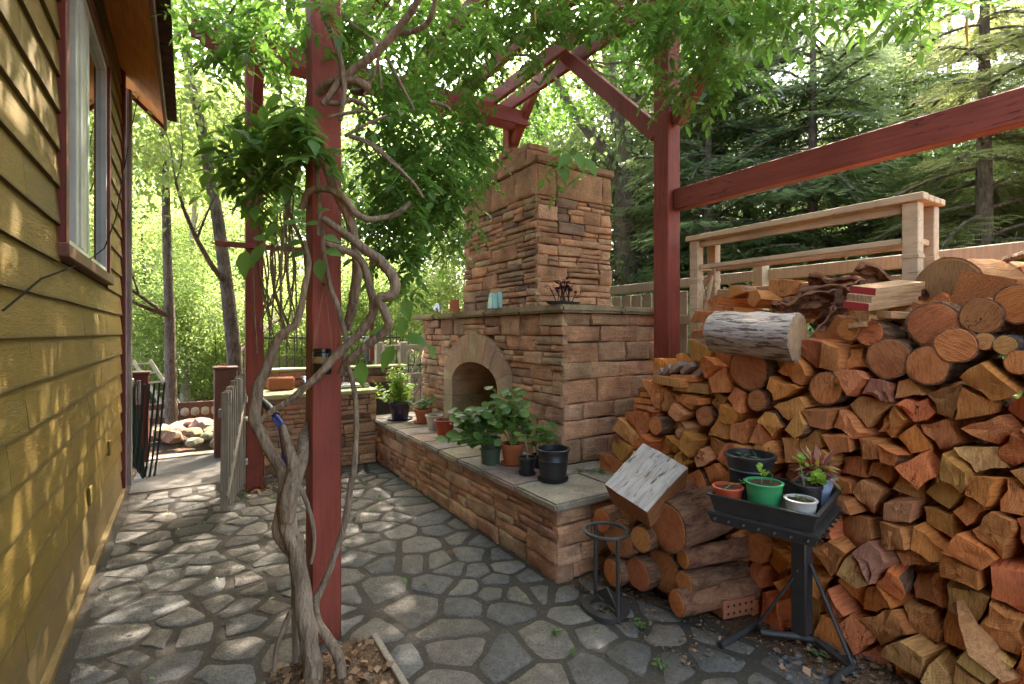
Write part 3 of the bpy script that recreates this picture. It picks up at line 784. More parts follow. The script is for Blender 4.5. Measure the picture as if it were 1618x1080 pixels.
slab(2.366, 2.72, HY0 - .03, 3.07, .438, .491, hearth, 'cap', ccol[0]); slab(2.726, 3.1, HY0 - .03, 3.07, .438, .489, hearth, 'cap', ccol[2])
# body with an open firebox
YB, XB, ZB = 5.86, 3.46, 1.65
OY0, OY1, OZS, OZT = 4.01, 4.95, .99, 1.21
OC = (OY0 + OY1) / 2
core = MB(); e = .03
core.box((XF + e, YF + e, .44), (XB, OY0 - .08, ZB)); core.box((XF + e, OY1 + .08, .44), (XB, YB - e, ZB)); core.box((XF + .60, OY0 - .08, .44), (XB, OY1 + .08, ZB))
core.box((XF + e, OY0 - .08, 1.34), (XF + .60, OY1 + .08, ZB))
body = core.build('body', M['mortar'], fp)
def ell(t, a, b_): return (OC + a * math.cos(t), OZS + b_ * math.sin(t))
ai, bi, ao, bo = .47, .22, .68, .50
# front face stones, kept clear of the arch
front = []
front += courses(0, OY0 - .12 - YF, .49, OZS + .02, (.11, .17), (.2, .42), .4)
front += [(a + (OY1 + .12 - YF), c + (OY1 + .12 - YF), z0, z1) for a, c, z0, z1 in courses(0, YB - OY1 - .12, .49, OZS + .02, (.10, .16), (.2, .4), .4)]
zz = OZS + .02
while zz < ZB - .01:
    h = R(.10, .165); h = ZB - zz if ZB - zz - h < .06 else h
    zm = zz + h * .5
    half = ao * math.sqrt(max(0, 1 - ((zm - OZS - .03) / bo) ** 2)) - .05 if zm < OZS + bo else 0
    rng = [(0, YB - YF)] if half < .05 else [(0, OC - half - YF), (OC + half - YF, YB - YF)]
    for a, c in rng: front += courses(a, c, zz, zz + h, (h, h), (.22, .46), .6)
    zz += h
for a, c, z0, z1 in front:
    stone_obj(Vector((XF + e, YF, 0)), Vector((0, 1, 0)), Vector((-1, 0, 0)), a, c, z0, z1, body, (.022, .05), cols_=SCOL[:7])
for (a, c, z0, z1) in courses(0, XB - XF, .49, ZB, (.12, .19), (.24, .46), .22):
    stone_obj(Vector((XF, YF + e, 0)), Vector((1, 0, 0)), Vector((0, -1, 0)), a, c, z0, z1, body, (.020, .048), cols_=[SCOL[0], SCOL[1], SCOL[5], SCOL[3]])
# arch stones: jambs and voussoirs
acol = [(.42, .28, .17), (.46, .31, .19), (.38, .26, .17)]
def arch_piece(poly, d0=XF - .035, d1=XF + .56):
    b = MB(); b.prism(poly, 0, d0, d1); o = b.build('arch_stone', M['arch'], body, None, [q * R(.9, 1.08) for q in random.choice(acol)], ang=35)
    return o
zj = [.491, .66, .83, OZS]
for a, c in zip(zj[:-1], zj[1:]):
    arch_piece([(OY0 - .21, a + .002), (OY0, a + .002), (OY0, c - .002), (OY0 - .21, c - .002)]); arch_piece([(OY1, a + .002), (OY1 + .21, a + .002), (OY1 + .21, c - .002), (OY1, c - .002)])
NV = 11
for i in range(NV):
    t0, t1 = math.pi * i / NV + .004, math.pi * (i + 1) / NV - .004; tm = (t0 + t1) / 2
    proudk = .03 if i == NV // 2 else 0
    arch_piece([ell(t0, ai, bi), ell(tm, ai, bi), ell(t1, ai, bi), ell(t1, ao, bo + proudk), ell(tm, ao, bo + proudk), ell(t0, ao, bo + proudk)], XF - .035 - R(0, .006))
# firebricks lining the back and far cheek
for j in range(5):
    for i in range(5):
        y0 = OY0 - .06 + i * .24 - (.12 if j % 2 else 0); stone_obj(Vector((XF + .60, 0, 0)), Vector((0, 1, 0)), Vector((-1, 0, 0)), max(OY0 - .08, y0), min(OY1 + .08, y0 + .24), .491 + j * .165, .491 + (j + 1) * .165, body, (.015, .02), 'firebrick', 'firebrick', [(1, 1, 1)], .003, .3)
# mantel
mant = MB(); mant.box((XF - .02, YF - .02, ZB + .001), (XB + .02, YB + .02, ZB + .012)); mantel = mant.build('mantel', M['mortar'], fp)
ys = [YF - .08, 3.62, 4.2, 4.85, 5.4, YB + .15]
mcol = [(.34, .26, .155), (.37, .28, .17), (.31, .24, .15)]
for a, c in zip(ys[:-1], ys[1:]):
    slab(XF - .07, XF + .55, a + .002, c - .002, ZB + .002, ZB + .062, mantel, 'cap', random.choice(mcol), rnd_=.018)
slab(XF + .554, XB + .03, YF - .08, 3.62, ZB + .002, ZB + .062, mantel, 'cap', mcol[1], rnd_=.018)
slab(XF + .554, XB + .03, 3.624, YB + .15, ZB + .002, ZB + .06, mantel, 'cap', mcol[0], rnd_=.018)
# chimney
CX0, CX1, CY0, CY1, CZ0, CZ1 = 2.60, 3.48, 3.70, 5.11, ZB + .06, 3.0
b = MB(); b.box((CX0 + .03, CY0 + .03, CZ0), (CX1 - .03, CY1 - .03, CZ1)); chim = b.build('chimney', M['mortar'], fp)
for (a, c, z0, z1) in courses(0, CY1 - CY0, CZ0, 2.72, (.09, .15), (.22, .48), .72):
    stone_obj(Vector((CX0 + .03, CY0, 0)), Vector((0, 1, 0)), Vector((-1, 0, 0)), a, c, z0, z1, chim, (.022, .05), cols_=SCOL[2:])
for (a, c, z0, z1) in courses(0, CX1 - CX0, CZ0, 2.72, (.09, .15), (.2, .45), .55):
    stone_obj(Vector((CX0, CY0 + .03, 0)), Vector((1, 0, 0)), Vector((0, -1, 0)), a, c, z0, z1, chim, (.022, .052), cols_=[SCOL[0], SCOL[1], SCOL[5], SCOL[2], SCOL[7]])
for a, c in ((0, .34), (.34, .80), (.80, 1.41)): stone_obj(Vector((CX0 + .03, CY0, 0)), Vector((0, 1, 0)), Vector((-1, 0, 0)), a, c, 2.72, 2.995, chim, (.03, .05), cols_=[(.44, .25, .15)])
for a, c in ((0, .22), (.22, .76), (.76, .88)): stone_obj(Vector((CX0, CY0 + .03, 0)), Vector((1, 0, 0)), Vector((0, -1, 0)), a, c, 2.72, 2.995, chim, (.03, .05), cols_=[(.45, .26, .15)])
for x0, x1, y0, y1 in ((CX0 - .03, 3.02, CY0 - .03, 4.35), (3.024, CX1 + .03, CY0 - .03, 4.35), (CX0 - .03, 3.02, 4.354, CY1 + .03), (3.024, CX1 + .03, 4.354, CY1 + .03)):
    slab(x0, x1, y0, y1, 3.001, 3.07, chim, 'stone', (.42, .25, .15), 'capstone', .012)
for x0, x1, y0, y1, z0, z1 in ((2.76, 3.22, 4.12, 4.16 + .5, 3.072, 3.29), (2.80, 3.25, 4.665, 4.98, 3.072, 3.36), (2.80, 3.06, 4.14, 4.5, 3.292, 3.36), (3.225, 3.32, 4.2, 4.7, 3.072, 3.24), (2.85, 3.1, 4.52, 4.8, 3.365, 3.44)):
    slab(x0, x1, y0, y1, z0, z1, chim, 'stone', (.43, .24, .15), 'stone', .014)

# ------------------------------------------------------------------ pergola
perg = thing('pergola', (2.0, 4.2, 0), 'tall barn-red timber pergola with braced posts over the patio', 'pergola')
PX0, PY0 = .493, 2.56; PXR, PYB = 3.20, 5.38
def post(x, y, w, top, z0=.0):
    b = MB(); b.box((x, y, z0), (x + w, y + w, top), 0, .008); return b.build('post', M['red'], perg)
post(PX0, PY0, .14, 4.10); post(.455, PYB, .15, 4.11); post(PXR, 2.76, .15, 4.4); post(3.50, 5.62, .15, 4.4)
def beam(a, b_, w, h, name='beam', mat='red_h', up=(0, 0, 1)):
    m = MB(); m.beam(a, b_, w, h, 0, up); return m.build(name, M[mat], perg)
# pergola grid: cross beams at the posts, rafters on top
def scroll_beam(y, x0, x1, z0, z1):
    m = MB(); h = z1 - z0
    pr = [(x0, z1 + .02), (x0, z1 - .04), (x0 + .06, z1 - .055), (x0 + .10, z1 - .10), (x0 + .20, z0 + .02), (x0 + .26, z0), (x1, z0), (x1, z1), (x0 + .12, z1)]
    m.prism(pr, 1, y, y + .045); return m.build('beam', M['red_h'], perg)
scroll_beam(PYB - .048, .02, 3.62, 4.10, 4.27); scroll_beam(PYB + .153, .02, 3.62, 4.10, 4.27)
scroll_beam(PY0 - .048, .02, 3.9, 4.10, 4.27); scroll_beam(PY0 + .143, .02, 3.9, 4.10, 4.27)
for x in (.53, 1.35, 2.10, 2.75):
    beam((x, 1.6, 4.355), (x, 6.1, 4.355), .06, .165, 'rafter', 'red_y')
for x in (PXR - .052, PXR + .202): beam((x, 1.4, 4.36), (x, 6.3, 4.36), .05, .17, 'beam', 'red_y')
# diagonal braces
beam((PXR + .075, 2.76 + .16, 3.13), (PXR + .075, 4.17, 4.36), .085, .13, 'brace', 'red')
beam((PXR + .075, 2.76 - .01, 3.17), (PXR + .075, 1.75, 4.30), .085, .13, 'brace', 'red')
beam((3.575, 5.61, 3.95), (3.575, 5.0, 4.62), .08, .12, 'brace', 'red')
beam((.53, PYB - .01, 3.4), (.53, 4.7, 4.25), .08, .11, 'brace', 'red'); beam((PX0 + .15, PY0 + .07, 3.45), (1.35, PY0 + .07, 4.1), .08, .11, 'brace', 'red_h')
# long low beam running towards the camera above the woodpile
beam((PXR + .10, 2.755, 2.555), (PXR + .10, -.6, 2.555), .09, .165, 'beam', 'red_y')
for (x, y, z, ax) in ((PXR - .054, 2.835, 4.33, 0), (PXR - .054, 2.835, 4.40, 0), (PXR + .075, 2.755, 3.24, 1), (PXR + .075, 2.755, 2.58, 1), (PX0 + .05, PY0 - .05, 4.15, 1), (PX0 + .09, PY0 - .05, 4.22, 1), (PXR + .03, 2.755, 3.30, 1), (.50, PYB - .05, 4.16, 1)):
    b = MB(); dv_ = Vector((-1, 0, 0)) if ax == 0 else Vector((0, -1, 0)); b.tube([Vector((x, y, z)) - dv_ * .004, Vector((x, y, z)) + dv_ * .010], .011, 6); b.build('bolt', M['iron'], perg)
# trellis rails off the left rear post
beam((.20, PYB - .02, 2.31), (1.35, PYB - .02, 2.31), .03, .05, 'rail', 'red_h')
b = MB(); b.box((1.62, 5.36, 1.2), (1.66, 5.40, 2.35)); b.build('rail', M['red'], perg)
def uniq(lst, base):
    """lst of (object, label, (px, py)): alike ones are told apart by where they stand among themselves"""
    d_ = {}
    for t_ in lst: d_.setdefault(t_[1], []).append(t_)
    for lab, g in d_.items():
        if len(g) == 1: g[0][0]['label'] = lab; continue
        if len(g) <= 3:
            g.sort(key=lambda t_: t_[2][1]); nm = {2: ['upper one', 'lower one'], 3: ['highest', 'middle one', 'lowest']}[len(g)]
            for w_, t_ in zip(nm, g): t_[0]['label'] = lab + ', ' + w_
        else:
            g.sort(key=lambda t_: t_[2][0]); k = int(math.ceil(len(g) / 3.0)); cols_ = [g[i * 3:(i + 1) * 3] for i in range(k)]
            cn = {2: ['left', 'right'], 3: ['left', 'central', 'right'], 4: ['far left', 'left', 'right', 'far right']}.get(k) or ['%s from left' % w for w in ('first', 'second', 'third', 'fourth', 'fifth', 'sixth', 'seventh', 'eighth', 'ninth', 'tenth', 'eleventh', 'twelfth')[:k]]
            for c_, gg in zip(cn, cols_):
                gg.sort(key=lambda t_: t_[2][1]); nm = {1: ['only'], 2: ['upper', 'lower'], 3: ['upper', 'middle', 'lower']}[len(gg)]
                for w_, t_ in zip(nm, gg): t_[0]['label'] = lab + ', ' + c_ + ' ' + w_
# ------------------------------------------------------------------ outdoor kitchen wall behind the hearth
kit = thing('kitchen_counter', (1.2, 6.2, 0), 'low ledge-stone kitchen counter with mossy top between red post and hearth', 'counter')
b = MB(); b.box((.66, 5.88, -.01), (1.84, 6.5, .80)); b.box((.66, 6.5, -.01), (2.4, 6.66, 1.04)); kc = b.build('base', M['mortar'], kit)
for (a, c, z0, z1) in courses(0, 1.18, .0, .80, (.08, .14), (.22, .5), .75):
    stone_obj(Vector((.66, 5.88, 0)), Vector((1, 0, 0)), Vector((0, -1, 0)), a, c, z0, z1, kc, (.022, .045))
for (a, c, z0, z1) in courses(0, 1.7, .85, 1.04, (.09, .1), (.22, .5), .2):
    stone_obj(Vector((.66, 6.5, 0)), Vector((1, 0, 0)), Vector((0, -1, 0)), a, c, z0, z1, kc, (.01, .03))
b = MB(); b.box((.60, 5.80, .801), (1.86, 6.49, .85), 0, .01); b.build('countertop', M['counter'], kit)
b = MB(); b.box((.60, 6.46, 1.041), (2.45, 6.70, 1.075), 0, .01); b.build('ledge', M['counter'], kit)
b = MB(); b.box((1.45, 6.02, .851), (1.82, 6.36, .90), 0, .015); b.tube([(1.6, 6.38, .86), (1.6, 6.38, 1.05), (1.6, 6.30, 1.10), (1.6, 6.2, 1.07)], .014, 8); b.tube([(1.7, 6.38, .86), (1.7, 6.38, .97)], .02, 8)
tag(b.build('grill_sink', M['steel'], None), 'shiny steel sink and faucet set on the mossy stone counter', 'sink')
b = MB(); b.box((.74, 6.20, .851), (1.02, 6.28, 1.0), 0, .02); tag(b.build('stone_block', M['brick'], None), 'red-brown stone block standing on the counter by the iron fence', 'block')
b = MB(); b.box((1.10, 6.05, .852), (1.36, 6.40, .99), 0, .02); tag(b.build('steel_box', M['steel'], None), 'dull steel box half hidden behind the vine-wrapped post', 'box')

# iron fence behind the counter
fe = thing('iron_fence', (1.6, 8.2, 0), 'thin black iron picket fence beyond the stone counter', 'fence')
for z in (.95, 1.42): b = MB(); b.beam((.9, 8.2, z), (3.6, 8.2, z), .03, .03); b.build('rail', M['iron'], fe)
for i in range(26):
    x = .92 + i * .105; b = MB(); b.tube([(x, 8.2, .05), (x, 8.2, 1.50)], .008, 5); b.build('picket', M['iron'], fe)
b = MB(); b.box((1.4, 11.0, 0), (3.4, 11.6, 1.05), 0, .02); tag(b.build('garden_wall', M['fence'], None), 'pale sunlit low wall beyond the iron fence', 'wall')
# beige fence with lantern post behind the hearth end
lf = thing('garden_fence', (3.0, 7.6, 0), 'beige fence panel with diagonal lattice behind the fireplace end', 'fence')
for x in (2.30, 2.66): b = MB(); b.box((x, 7.3, 0), (x + .10, 7.4, 1.36), 0, .006); b.build('post', M['fence'], lf)
for z in (.35, .85, 1.28): b = MB(); b.beam((2.3, 7.36, z), (5.6, 7.36, z), .04, .07); b.build('rail', M['fence'], lf)
for i in range(14):
    x = 2.42 + i * .2; b = MB(); b.beam((x, 7.33, .4), (x + .4, 7.33, 1.25), .012, .035); b.build('slat', M['fence'], lf)
b = MB(); b.lathe((2.16, 7.2, 1.12), [(.06, 0), (.075, .02), (.07, .18), (.05, .21), (.085, .23), (.06, .29), (.015, .33), (.0, .34)], 12); b.box((2.13, 7.17, 0), (2.19, 7.23, 1.12))
tag(b.build('post_lantern', M['dgreenpot'], None), 'grey-green lantern on a thin post beside the beige lattice fence', 'lantern')

# fence along the right boundary
rfn = thing('boundary_fence', (4.0, 2, 0), 'beige board fence with wide top rail running behind chimney and woodpile', 'fence')
for z, h in ((1.97, .09), (1.62, .09), (.4, .09)): b = MB(); b.beam((4.0, -1.0, z), (4.0, 6.8, z), .05, h); b.build('rail', M['fence'], rfn)
for i in range(26):
    y = 2.95 + i * .148; b = MB(); b.box((4.03, y, .05), (4.05, y + .125, 1.90), 0, .004); b.build('board', M['fence'], rfn)
for y in (.2, 2.4, 4.6, 6.7): b = MB(); b.box((3.9, y, 0), (3.995, y + .09, 2.05), 0, .006); b.build('post', M['fence'], rfn)

# ------------------------------------------------------------------ gate, gate posts, hose
gt = thing('garden_gate', (.33, 5.0, .04), 'weathered grey picket gate standing open against the left red post', 'gate')
ga, gb = Vector((.235, 4.62, 0)), Vector((.43, 5.33, 0)); gd = (gb - ga).normalized(); gn = Vector((gd.y, -gd.x, 0))
L = (gb - ga).length
for i in range(8):
    t = .01 + i * (L - .07) / 7; p = ga + gd * t; top = 1.04 + .07 * i / 7 + R(-.02, .02)
    b = MB(); b.beam(p + Vector((0, 0, .10 + R(-.02, .02))), p + Vector((R(-.01, .01), 0, top)), .014, .055, 0, gn, .003); b.build('picket', M['greywood'], gt)
for z in (.28, .86): b = MB(); b.beam(ga + gn * -.025 + Vector((0, 0, z)), gb + gn * -.025 + Vector((0, 0, z + .02)), .035, .07); b.build('rail', M['greywood'], gt)
b = MB(); b.beam(ga + gn * .022 + Vector((0, 0, .2)), gb + gn * .022 + Vector((0, 0, .92)), .02, .06); b.build('brace', M['greywood'], gt)
for z in (.30, .88):
    b = MB(); b.box(gb + Vector((-.02, -.01, z - .03)), gb + Vector((.04, .05, z + .03)), 0, .004); b.build('hinge', M['steel'], gt)
b = MB(); p0 = P(376, 652, 4.55); p1 = P(392, 658, 4.7); p2 = P(410, 640, 4.5)
b.tube([p0, P(384, 660, 4.6), p1, P(400, 650, 4.6), p2], .007, 6); b.lathe(P(391, 662, 4.6), [(0, -.02), (.018, -.01), (.02, .01), (0, .025)], 8)
tag(b.build('rope_tie', M['rope'], None), 'pale knotted rope tying the open gate to the red post', 'rope')
for (x, y, w, h, lab) in ((-.60, 7.22, .21, 1.05, 'reddish square gate post beside the hanging green hose'), (.26, 7.0, .24, 1.09, 'dark brown square gate post behind the open picket gate')):
    t = thing('gate_post', (x, y, 0), lab, 'post', 'square gate posts')
    b = MB(); b.box((x, y, -.02), (x + w, y + w, h - .03), 0, .006); b.build('shaft', M['redtrim'] if x < 0 else M['browntrim'], t)
    b = MB(); b.box((x - .015, y - .015, h - .029), (x + w + .015, y + w + .015, h), 0, .008); b.build('cap', M['browntrim'], t)
b = MB()
for k in range(6):
    pts = []
    for i in range(15):
        t_ = i / 14; s_ = math.sin(math.pi * t_); pts.append((-.47 + .045 * k * .6 + .10 * (t_ - .5) * (1 + .3 * k), 6.32 + .03 * k + R(-.004, .004), .98 - s_ * (.78 + .06 * k)))
    b.tube(pts, .011, 6)
tag(b.build('garden_hose', M['hose'], None), 'dark green garden hose hanging in loops at the house corner', 'hose')
b = MB(); b.box((-.56, 6.36, .95), (-.46, 6.42, 1.04), 0, .01); b.tube([(-.42, 6.3, .78), (-.42, 6.3, 1.02)], .02, 8); tag(b.build('hose_hanger', M['steel'], None), 'silver hanger holding the coiled green hose', 'hanger')

# rocks round the slim tree, planter rail, leaning ladder and chair beyond the gate
def rock(c, r, parent=None, lab=None, grp=None, mat='cap', col=(.27, .20, .135), name='rock', cat='rock'):
    bm = bmesh.new(); bmesh.ops.create_icosphere(bm, subdivisions=2, radius=1); s_ = R(0, 99)
    sx, sy, sz = R(.8, 1.25), R(.7, 1.1), R(.45, .7)
    for v in bm.verts:
        n_ = 1 + .45 * noise.noise(v.co * 1.1 + Vector((s_, 0, 0))); v.co = Vector((v.co.x * sx, v.co.y * sy, v.co.z * sz)) * r * n_ + Vector(c)
    bm.verts.index_update(); b = MB(); b.add([v.co.copy() for v in bm.verts], [[v.index for v in f.verts] for f in bm.faces]); bm.free()
    o = b.build(name, M[mat], parent, c, [q * R(.8, 1.15) for q in col], ang=25)
    if lab: tag(o, lab, cat, grp)
    return o
rk_ = []
for i in range(34):
    x = R(-.35, .75); y = R(7.6, 8.9); z = .05 + .22 * max(0, 1 - abs(x - .05) / .6) * max(0, 1 - abs(y - 8.3) / .9); r_ = R(.09, .17)
    o = rock((x, y, z), r_, None, 'x', 'tan rocks heaped beyond the gate')
    rk_.append((o, ('large' if r_ > .14 else 'small' if r_ < .115 else 'medium') + ' tan rock in the heap beyond the gate, ' + ('front' if y < 8.05 else 'back' if y > 8.5 else 'mid') + ' row', proj((x, y, z))))
uniq(rk_, '')
pr = thing('planter_rail', (.1, 9.4, 0), 'low carved red-brown planter board behind the rocks', 'planter')
b = MB(); b.box((-.55, 9.4, .12), (.72, 9.46, .42), 0, .01); b.build('board', M['browntrim'], pr)
for i in range(9): b = MB(); b.lathe((-.45 + i * .135, 9.40, .27), [(.0, -.07), (.05, -.05), (.06, 0), (.05, .05), (0, .07)], 8, sy=.3); b.build('rosette', M['fence'], pr)
ld = thing('ladder', (-.35, 9.6, .2), 'white ladder leaning in the greenery beyond the gate', 'ladder')
for dx in (0, .22): b = MB(); b.beam((-.75 + dx, 10.2, 1.05), (-.25 + dx, 9.9, .15), .03, .06); b.build('rail', M['fence'], ld)
for i in range(6): t_ = i / 6 + .06; b = MB(); b.beam((-.75 + .5 * t_, 10.2 - .3 * t_, 1.05 - .9 * t_), (-.53 + .5 * t_, 10.2 - .3 * t_, 1.05 - .9 * t_), .03, .03); b.build('rung', M['fence'], ld)
ch = thing('garden_chair', (.55, 10.4, .3), 'orange slatted garden chair among the green leaves', 'chair')
for i in range(5): b = MB(); b.box((.40 + i * .08, 10.4, .45), (.465 + i * .08, 10.42, .98 - abs(i - 2) * .03), 0, .004); b.build('slat', M['terra'], ch)
b = MB(); b.box((.38, 10.0, .40), (.82, 10.4, .44)); b.build('seat', M['terra'], ch)
for x in (.40, .77):
    for y in (10.02, 10.36): b = MB(); b.box((x, y, 0), (x + .04, y + .04, .40)); b.build('leg', M['terra'], ch)

# ------------------------------------------------------------------ white shelf rack behind the woodpile
sh = thing('shelf_rack', (3.4, 1.9, 0), 'cream-painted wooden shelf rack standing behind the top of the woodpile', 'rack')
SX0, SX1, SY0, SY1, ST = 3.29, 3.53, 1.10, 2.62, 2.24
for i, x in enumerate((SX0 - .02, SX0 + .055, SX0 + .13, SX0 + .205)):
    b = MB(); b.box((x, SY0 + .02, ST - .035), (x + .07, SY1 + .03, ST + (.0 if i else .006)), 0, .005); b.build('top_board', M['white'], sh)
for x, y in ((SX0, SY0 + .05), (SX0, SY1 - .07), (SX1 - .03, SY0 + .05), (SX1 - .03, SY1 - .07)):
    b = MB(); b.box((x, y, .0), (x + .07, y + .075, ST - .036), 0, .004)
    b.box((x - .004, y - .004, 1.90), (x + .074, y + .079, 1.925), 0, .003); b.build('post', M['white'], sh)
for x in (SX0 + .01, SX1 - .02):
    b = MB(); b.beam((x + .02, SY0 + .127, 2.00), (x + .02, SY1 - .073, 2.00), .03, .035); b.build('rail', M['white'], sh)
b = MB(); b.beam((SX0 + .035, SY0 + .127, ST - .065), (SX0 + .035, SY1 - .073, ST - .065), .02, .045); b.build('rail', M['white'], sh)
b = MB(); b.beam((SX1 + .01, SY0 + .127, 1.78), (SX1 + .01, SY1 - .073, 1.78), .02, .12); b.build('rail', M['white'], sh)
for y in (SY0 + .085, SY1 - .03): b = MB(); b.beam((SX0 + .072, y, 2.0), (SX1 - .032, y, 2.0), .03, .035); b.build('end_rail', M['white'], sh)
for y in (SY1 - .03,): b = MB(); b.beam((SX0 + .072, y, 1.95), (SX1 - .032, y, 1.55), .02, .035); b.beam((SX0 + .072, y - .022, 1.55), (SX1 - .032, y - .022, 1.95), .02, .035); b.build('brace', M['white'], sh)

# ------------------------------------------------------------------ firewood
WCOL = {'orange': (.60, .228, .074), 'deep orange': (.56, .200, .060), 'brown': (.46, .175, .064), 'pale': (.62, .27, .105), 'greyish': (.47, .205, .10), 'olive': (.52, .20, .060)}
WORDS_USED = {}
def wood_mats(side, bark): return [M['end'], M[side], M[bark]]
def place(o, loc, rot, lab, grp, pith, cat='firewood'):
    o.location = loc; o.rotation_euler = rot; WL[o] = Vector(loc); tag(o, lab, cat, grp); o['pith'] = [float(x) for x in pith]; return o
def split_piece(poly, L, col, bark_side=None, side='side', barkm='bark', name='firewood', rough=1.0):
    """convex outline in local (y,z) about its centre, wood running along local +x"""
    ring = []; n = len(poly); flags = []
    for i in range(n):
        a, b_ = poly[i], poly[(i + 1) % n]; Ls = math.dist(a, b_); k = max(1, min(4, int(Ls / .035)))
        for q in range(k):
            t = q / k; j = (R(-.006, .006) if q else R(-.002, .002)) * rough
            nx, ny = (b_[1] - a[1]) / (Ls + 1e-6), -(b_[0] - a[0]) / (Ls + 1e-6)
            bul = .018 * math.sin(math.pi * t) if bark_side == i else 0
            sgn = 1 if (nx * (a[0] + b_[0]) + ny * (a[1] + b_[1])) > 0 else -1
            ring.append((a[0] + (b_[0] - a[0]) * t + nx * (j + bul * sgn), a[1] + (b_[1] - a[1]) * t + ny * (j + bul * sgn))); flags.append(2 if bark_side == i else 1)
    m = len(ring); tx, ty = R(-.22, .22) * rough ** .5, R(-.22, .22) * rough ** .5; vs = []; fs = []; mt = []
    def xo(y, z, s_=1): return tx * y + ty * z
    s1 = R(.90, .97); e = .0035
    vs.append((0, sum(p[0] for p in ring) / m, sum(p[1] for p in ring) / m))
    rr = []
    for (y, z) in ring: rr.append(R(-.004, .004) * rough)
    for (y, z), r_ in zip(ring, rr): vs.append((xo(y * .55, z * .55) + R(-.006, .006) * rough, y * .55, z * .55))
    for (y, z), r_ in zip(ring, rr): vs.append((xo(y, z) + r_, y * .965, z * .965))
    for (y, z), r_ in zip(ring, rr): vs.append((xo(y, z) + r_ + e, y, z))
    for (y, z) in ring: vs.append((L * .5, y * R(.95, 1.03) + R(-.004, .004), z * R(.95, 1.03) + R(-.004, .004)))
    for (y, z) in ring: vs.append((L, y * s1, z * s1))
    for i in range(m):
        j = (i + 1) % m
        fs.append([0, 1 + j, 1 + i]); mt.append(0)
        fs.append([1 + i, 1 + j, 1 + m + j, 1 + m + i]); mt.append(0)
        fs.append([1 + m + i, 1 + m + j, 1 + 2 * m + j, 1 + 2 * m + i]); mt.append(0)
        for q in (2, 3): fs.append([1 + q * m + i, 1 + q * m + j, 1 + (q + 1) * m + j, 1 + (q + 1) * m + i]); mt.append(flags[i])
    fs.append([1 + 4 * m + i for i in range(m)]); mt.append(0)
    b = MB(); b.v = [Vector(v) for v in vs]; b.f = fs; b.m = mt
    return b.build(name, wood_mats(side, barkm), None, (0, 0, 0), col, ang=38)
def round_log(r, L, col, barkm='bark', name='firewood_log', wob=.05, taper=.95, ecc=1.0):
    n = 22; s_ = R(0, 99); vs = []; fs = []; mt = []
    rad_ = [r * (1 + wob * noise.noise(Vector((math.cos(2 * math.pi * k / n) * 1.2 + s_, math.sin(2 * math.pi * k / n) * 1.2, 0))) * 2) for k in range(n)]
    def ringv(x, f, jit=0): 
        for k in range(n):
            a = 2 * math.pi * k / n; q = rad_[k] * f * (1 + (jit * noise.noise(Vector((a * 3 + s_, x * 9, 2))) if jit else 0)); vs.append((x + (R(-.0015, .0015)), math.cos(a) * q, math.sin(a) * q * ecc))
    vs.append((0, 0, 0))
    ringv(0, .5); ringv(.0, .90); ringv(.003, .925); ringv(.004, 1.0, .05)
    M0 = 5
    xs = [.02] + [L * t for t in (.2, .4, .6, .8, 1.0)]
    for x in xs: ringv(x, 1 + (taper - 1) * x / L, .12)
    for k in range(n):
        j = (k + 1) % n; fs.append([0, 1 + j, 1 + k]); mt.append(0)
        for q in range(4 + len(xs) - 1):
            fs.append([1 + q * n + k, 1 + q * n + j, 1 + (q + 1) * n + j, 1 + (q + 1) * n + k]); mt.append(0 if q < 2 else 2)
    fs.append([1 + (3 + len(xs)) * n + k for k in range(n)]); mt.append(0)
    b = MB(); b.v = [Vector(v) for v in vs]; b.f = fs; b.m = mt
    return b.build(name, wood_mats('side', barkm), None, (0, 0, 0), col, ang=38)

def XP(z): return 2.60 + .15 * z
def onpile(px, py):
    d = 2.5
    for _ in range(30):
        p = P(px, py, d); d += (XP(p.z) - p.x) / .9
    return P(px, py, d)
# logs one can recognise: px, py, radius in px, colour, bark, label
LOGS = [
 (1377, 525, 22, 'orange', 'bark', 'small round log end right below the scrap lumber blocks'),
 (1343, 520, 19, 'olive', 'bark', 'small olive round log left of the scrap lumber blocks'),
 (1405, 566, 32, 'brown', 'bark', 'wide brown round log with smooth dark end, centre of the upper pile'),
 (1468, 577, 31, 'orange', 'bark', 'round log with bright orange end, second row under the big smooth log'),
 (1515, 545, 28, 'orange', 'bark_r', 'bright orange cut log just below the big smooth log'),
 (1476, 514, 37, 'brown', 'bark', 'large brown round log partly behind the scrap lumber blocks'),
 (1553, 499, 29, 'brown', 'bark', 'rough-barked log directly under the right end of the big smooth log'),
 (1558, 539, 14, 'pale', 'bark', 'very small pale round log between two larger round logs'),
 (1592, 545, 16, 'pale', 'trunk', 'short thin grey branch log at the right side of the upper pile'),
 (1614, 572, 20, 'orange', 'bark', 'round orange log cut by the right edge, lower one'),
 (1610, 480, 31, 'deep orange', 'bark', 'round log with shaggy bark at the right edge, upper one'),
 (1309, 613, 26, 'orange', 'bark', 'round orange log with thick bark beside the bent twig'),
 (1198, 632, 17, 'olive', 'bark_r', 'reddish-barked thin log under the cracked round log'),
 (1043, 671, 15, 'orange', 'bark', 'small round log near the lumber stack at the pile end'),
 (1113, 657, 16, 'brown', 'bark_r', 'short knotty log near the left end of the pile'),
 (1187, 583, 34, 'brown', 'bark', 'large cracked grey-brown round log under the white-barked half log')]
def top_px(px):     # upper outline of the packed face, in photo pixels
    xs = [955, 985, 1015, 1045, 1085, 1130, 1170, 1260, 1330, 1440, 1500, 1560, 1700]
    ys_ = [760, 700, 640, 590, 560, 530, 545, 560, 505, 500, 480, 460, 430]
    return float(np.interp(px, xs, ys_))
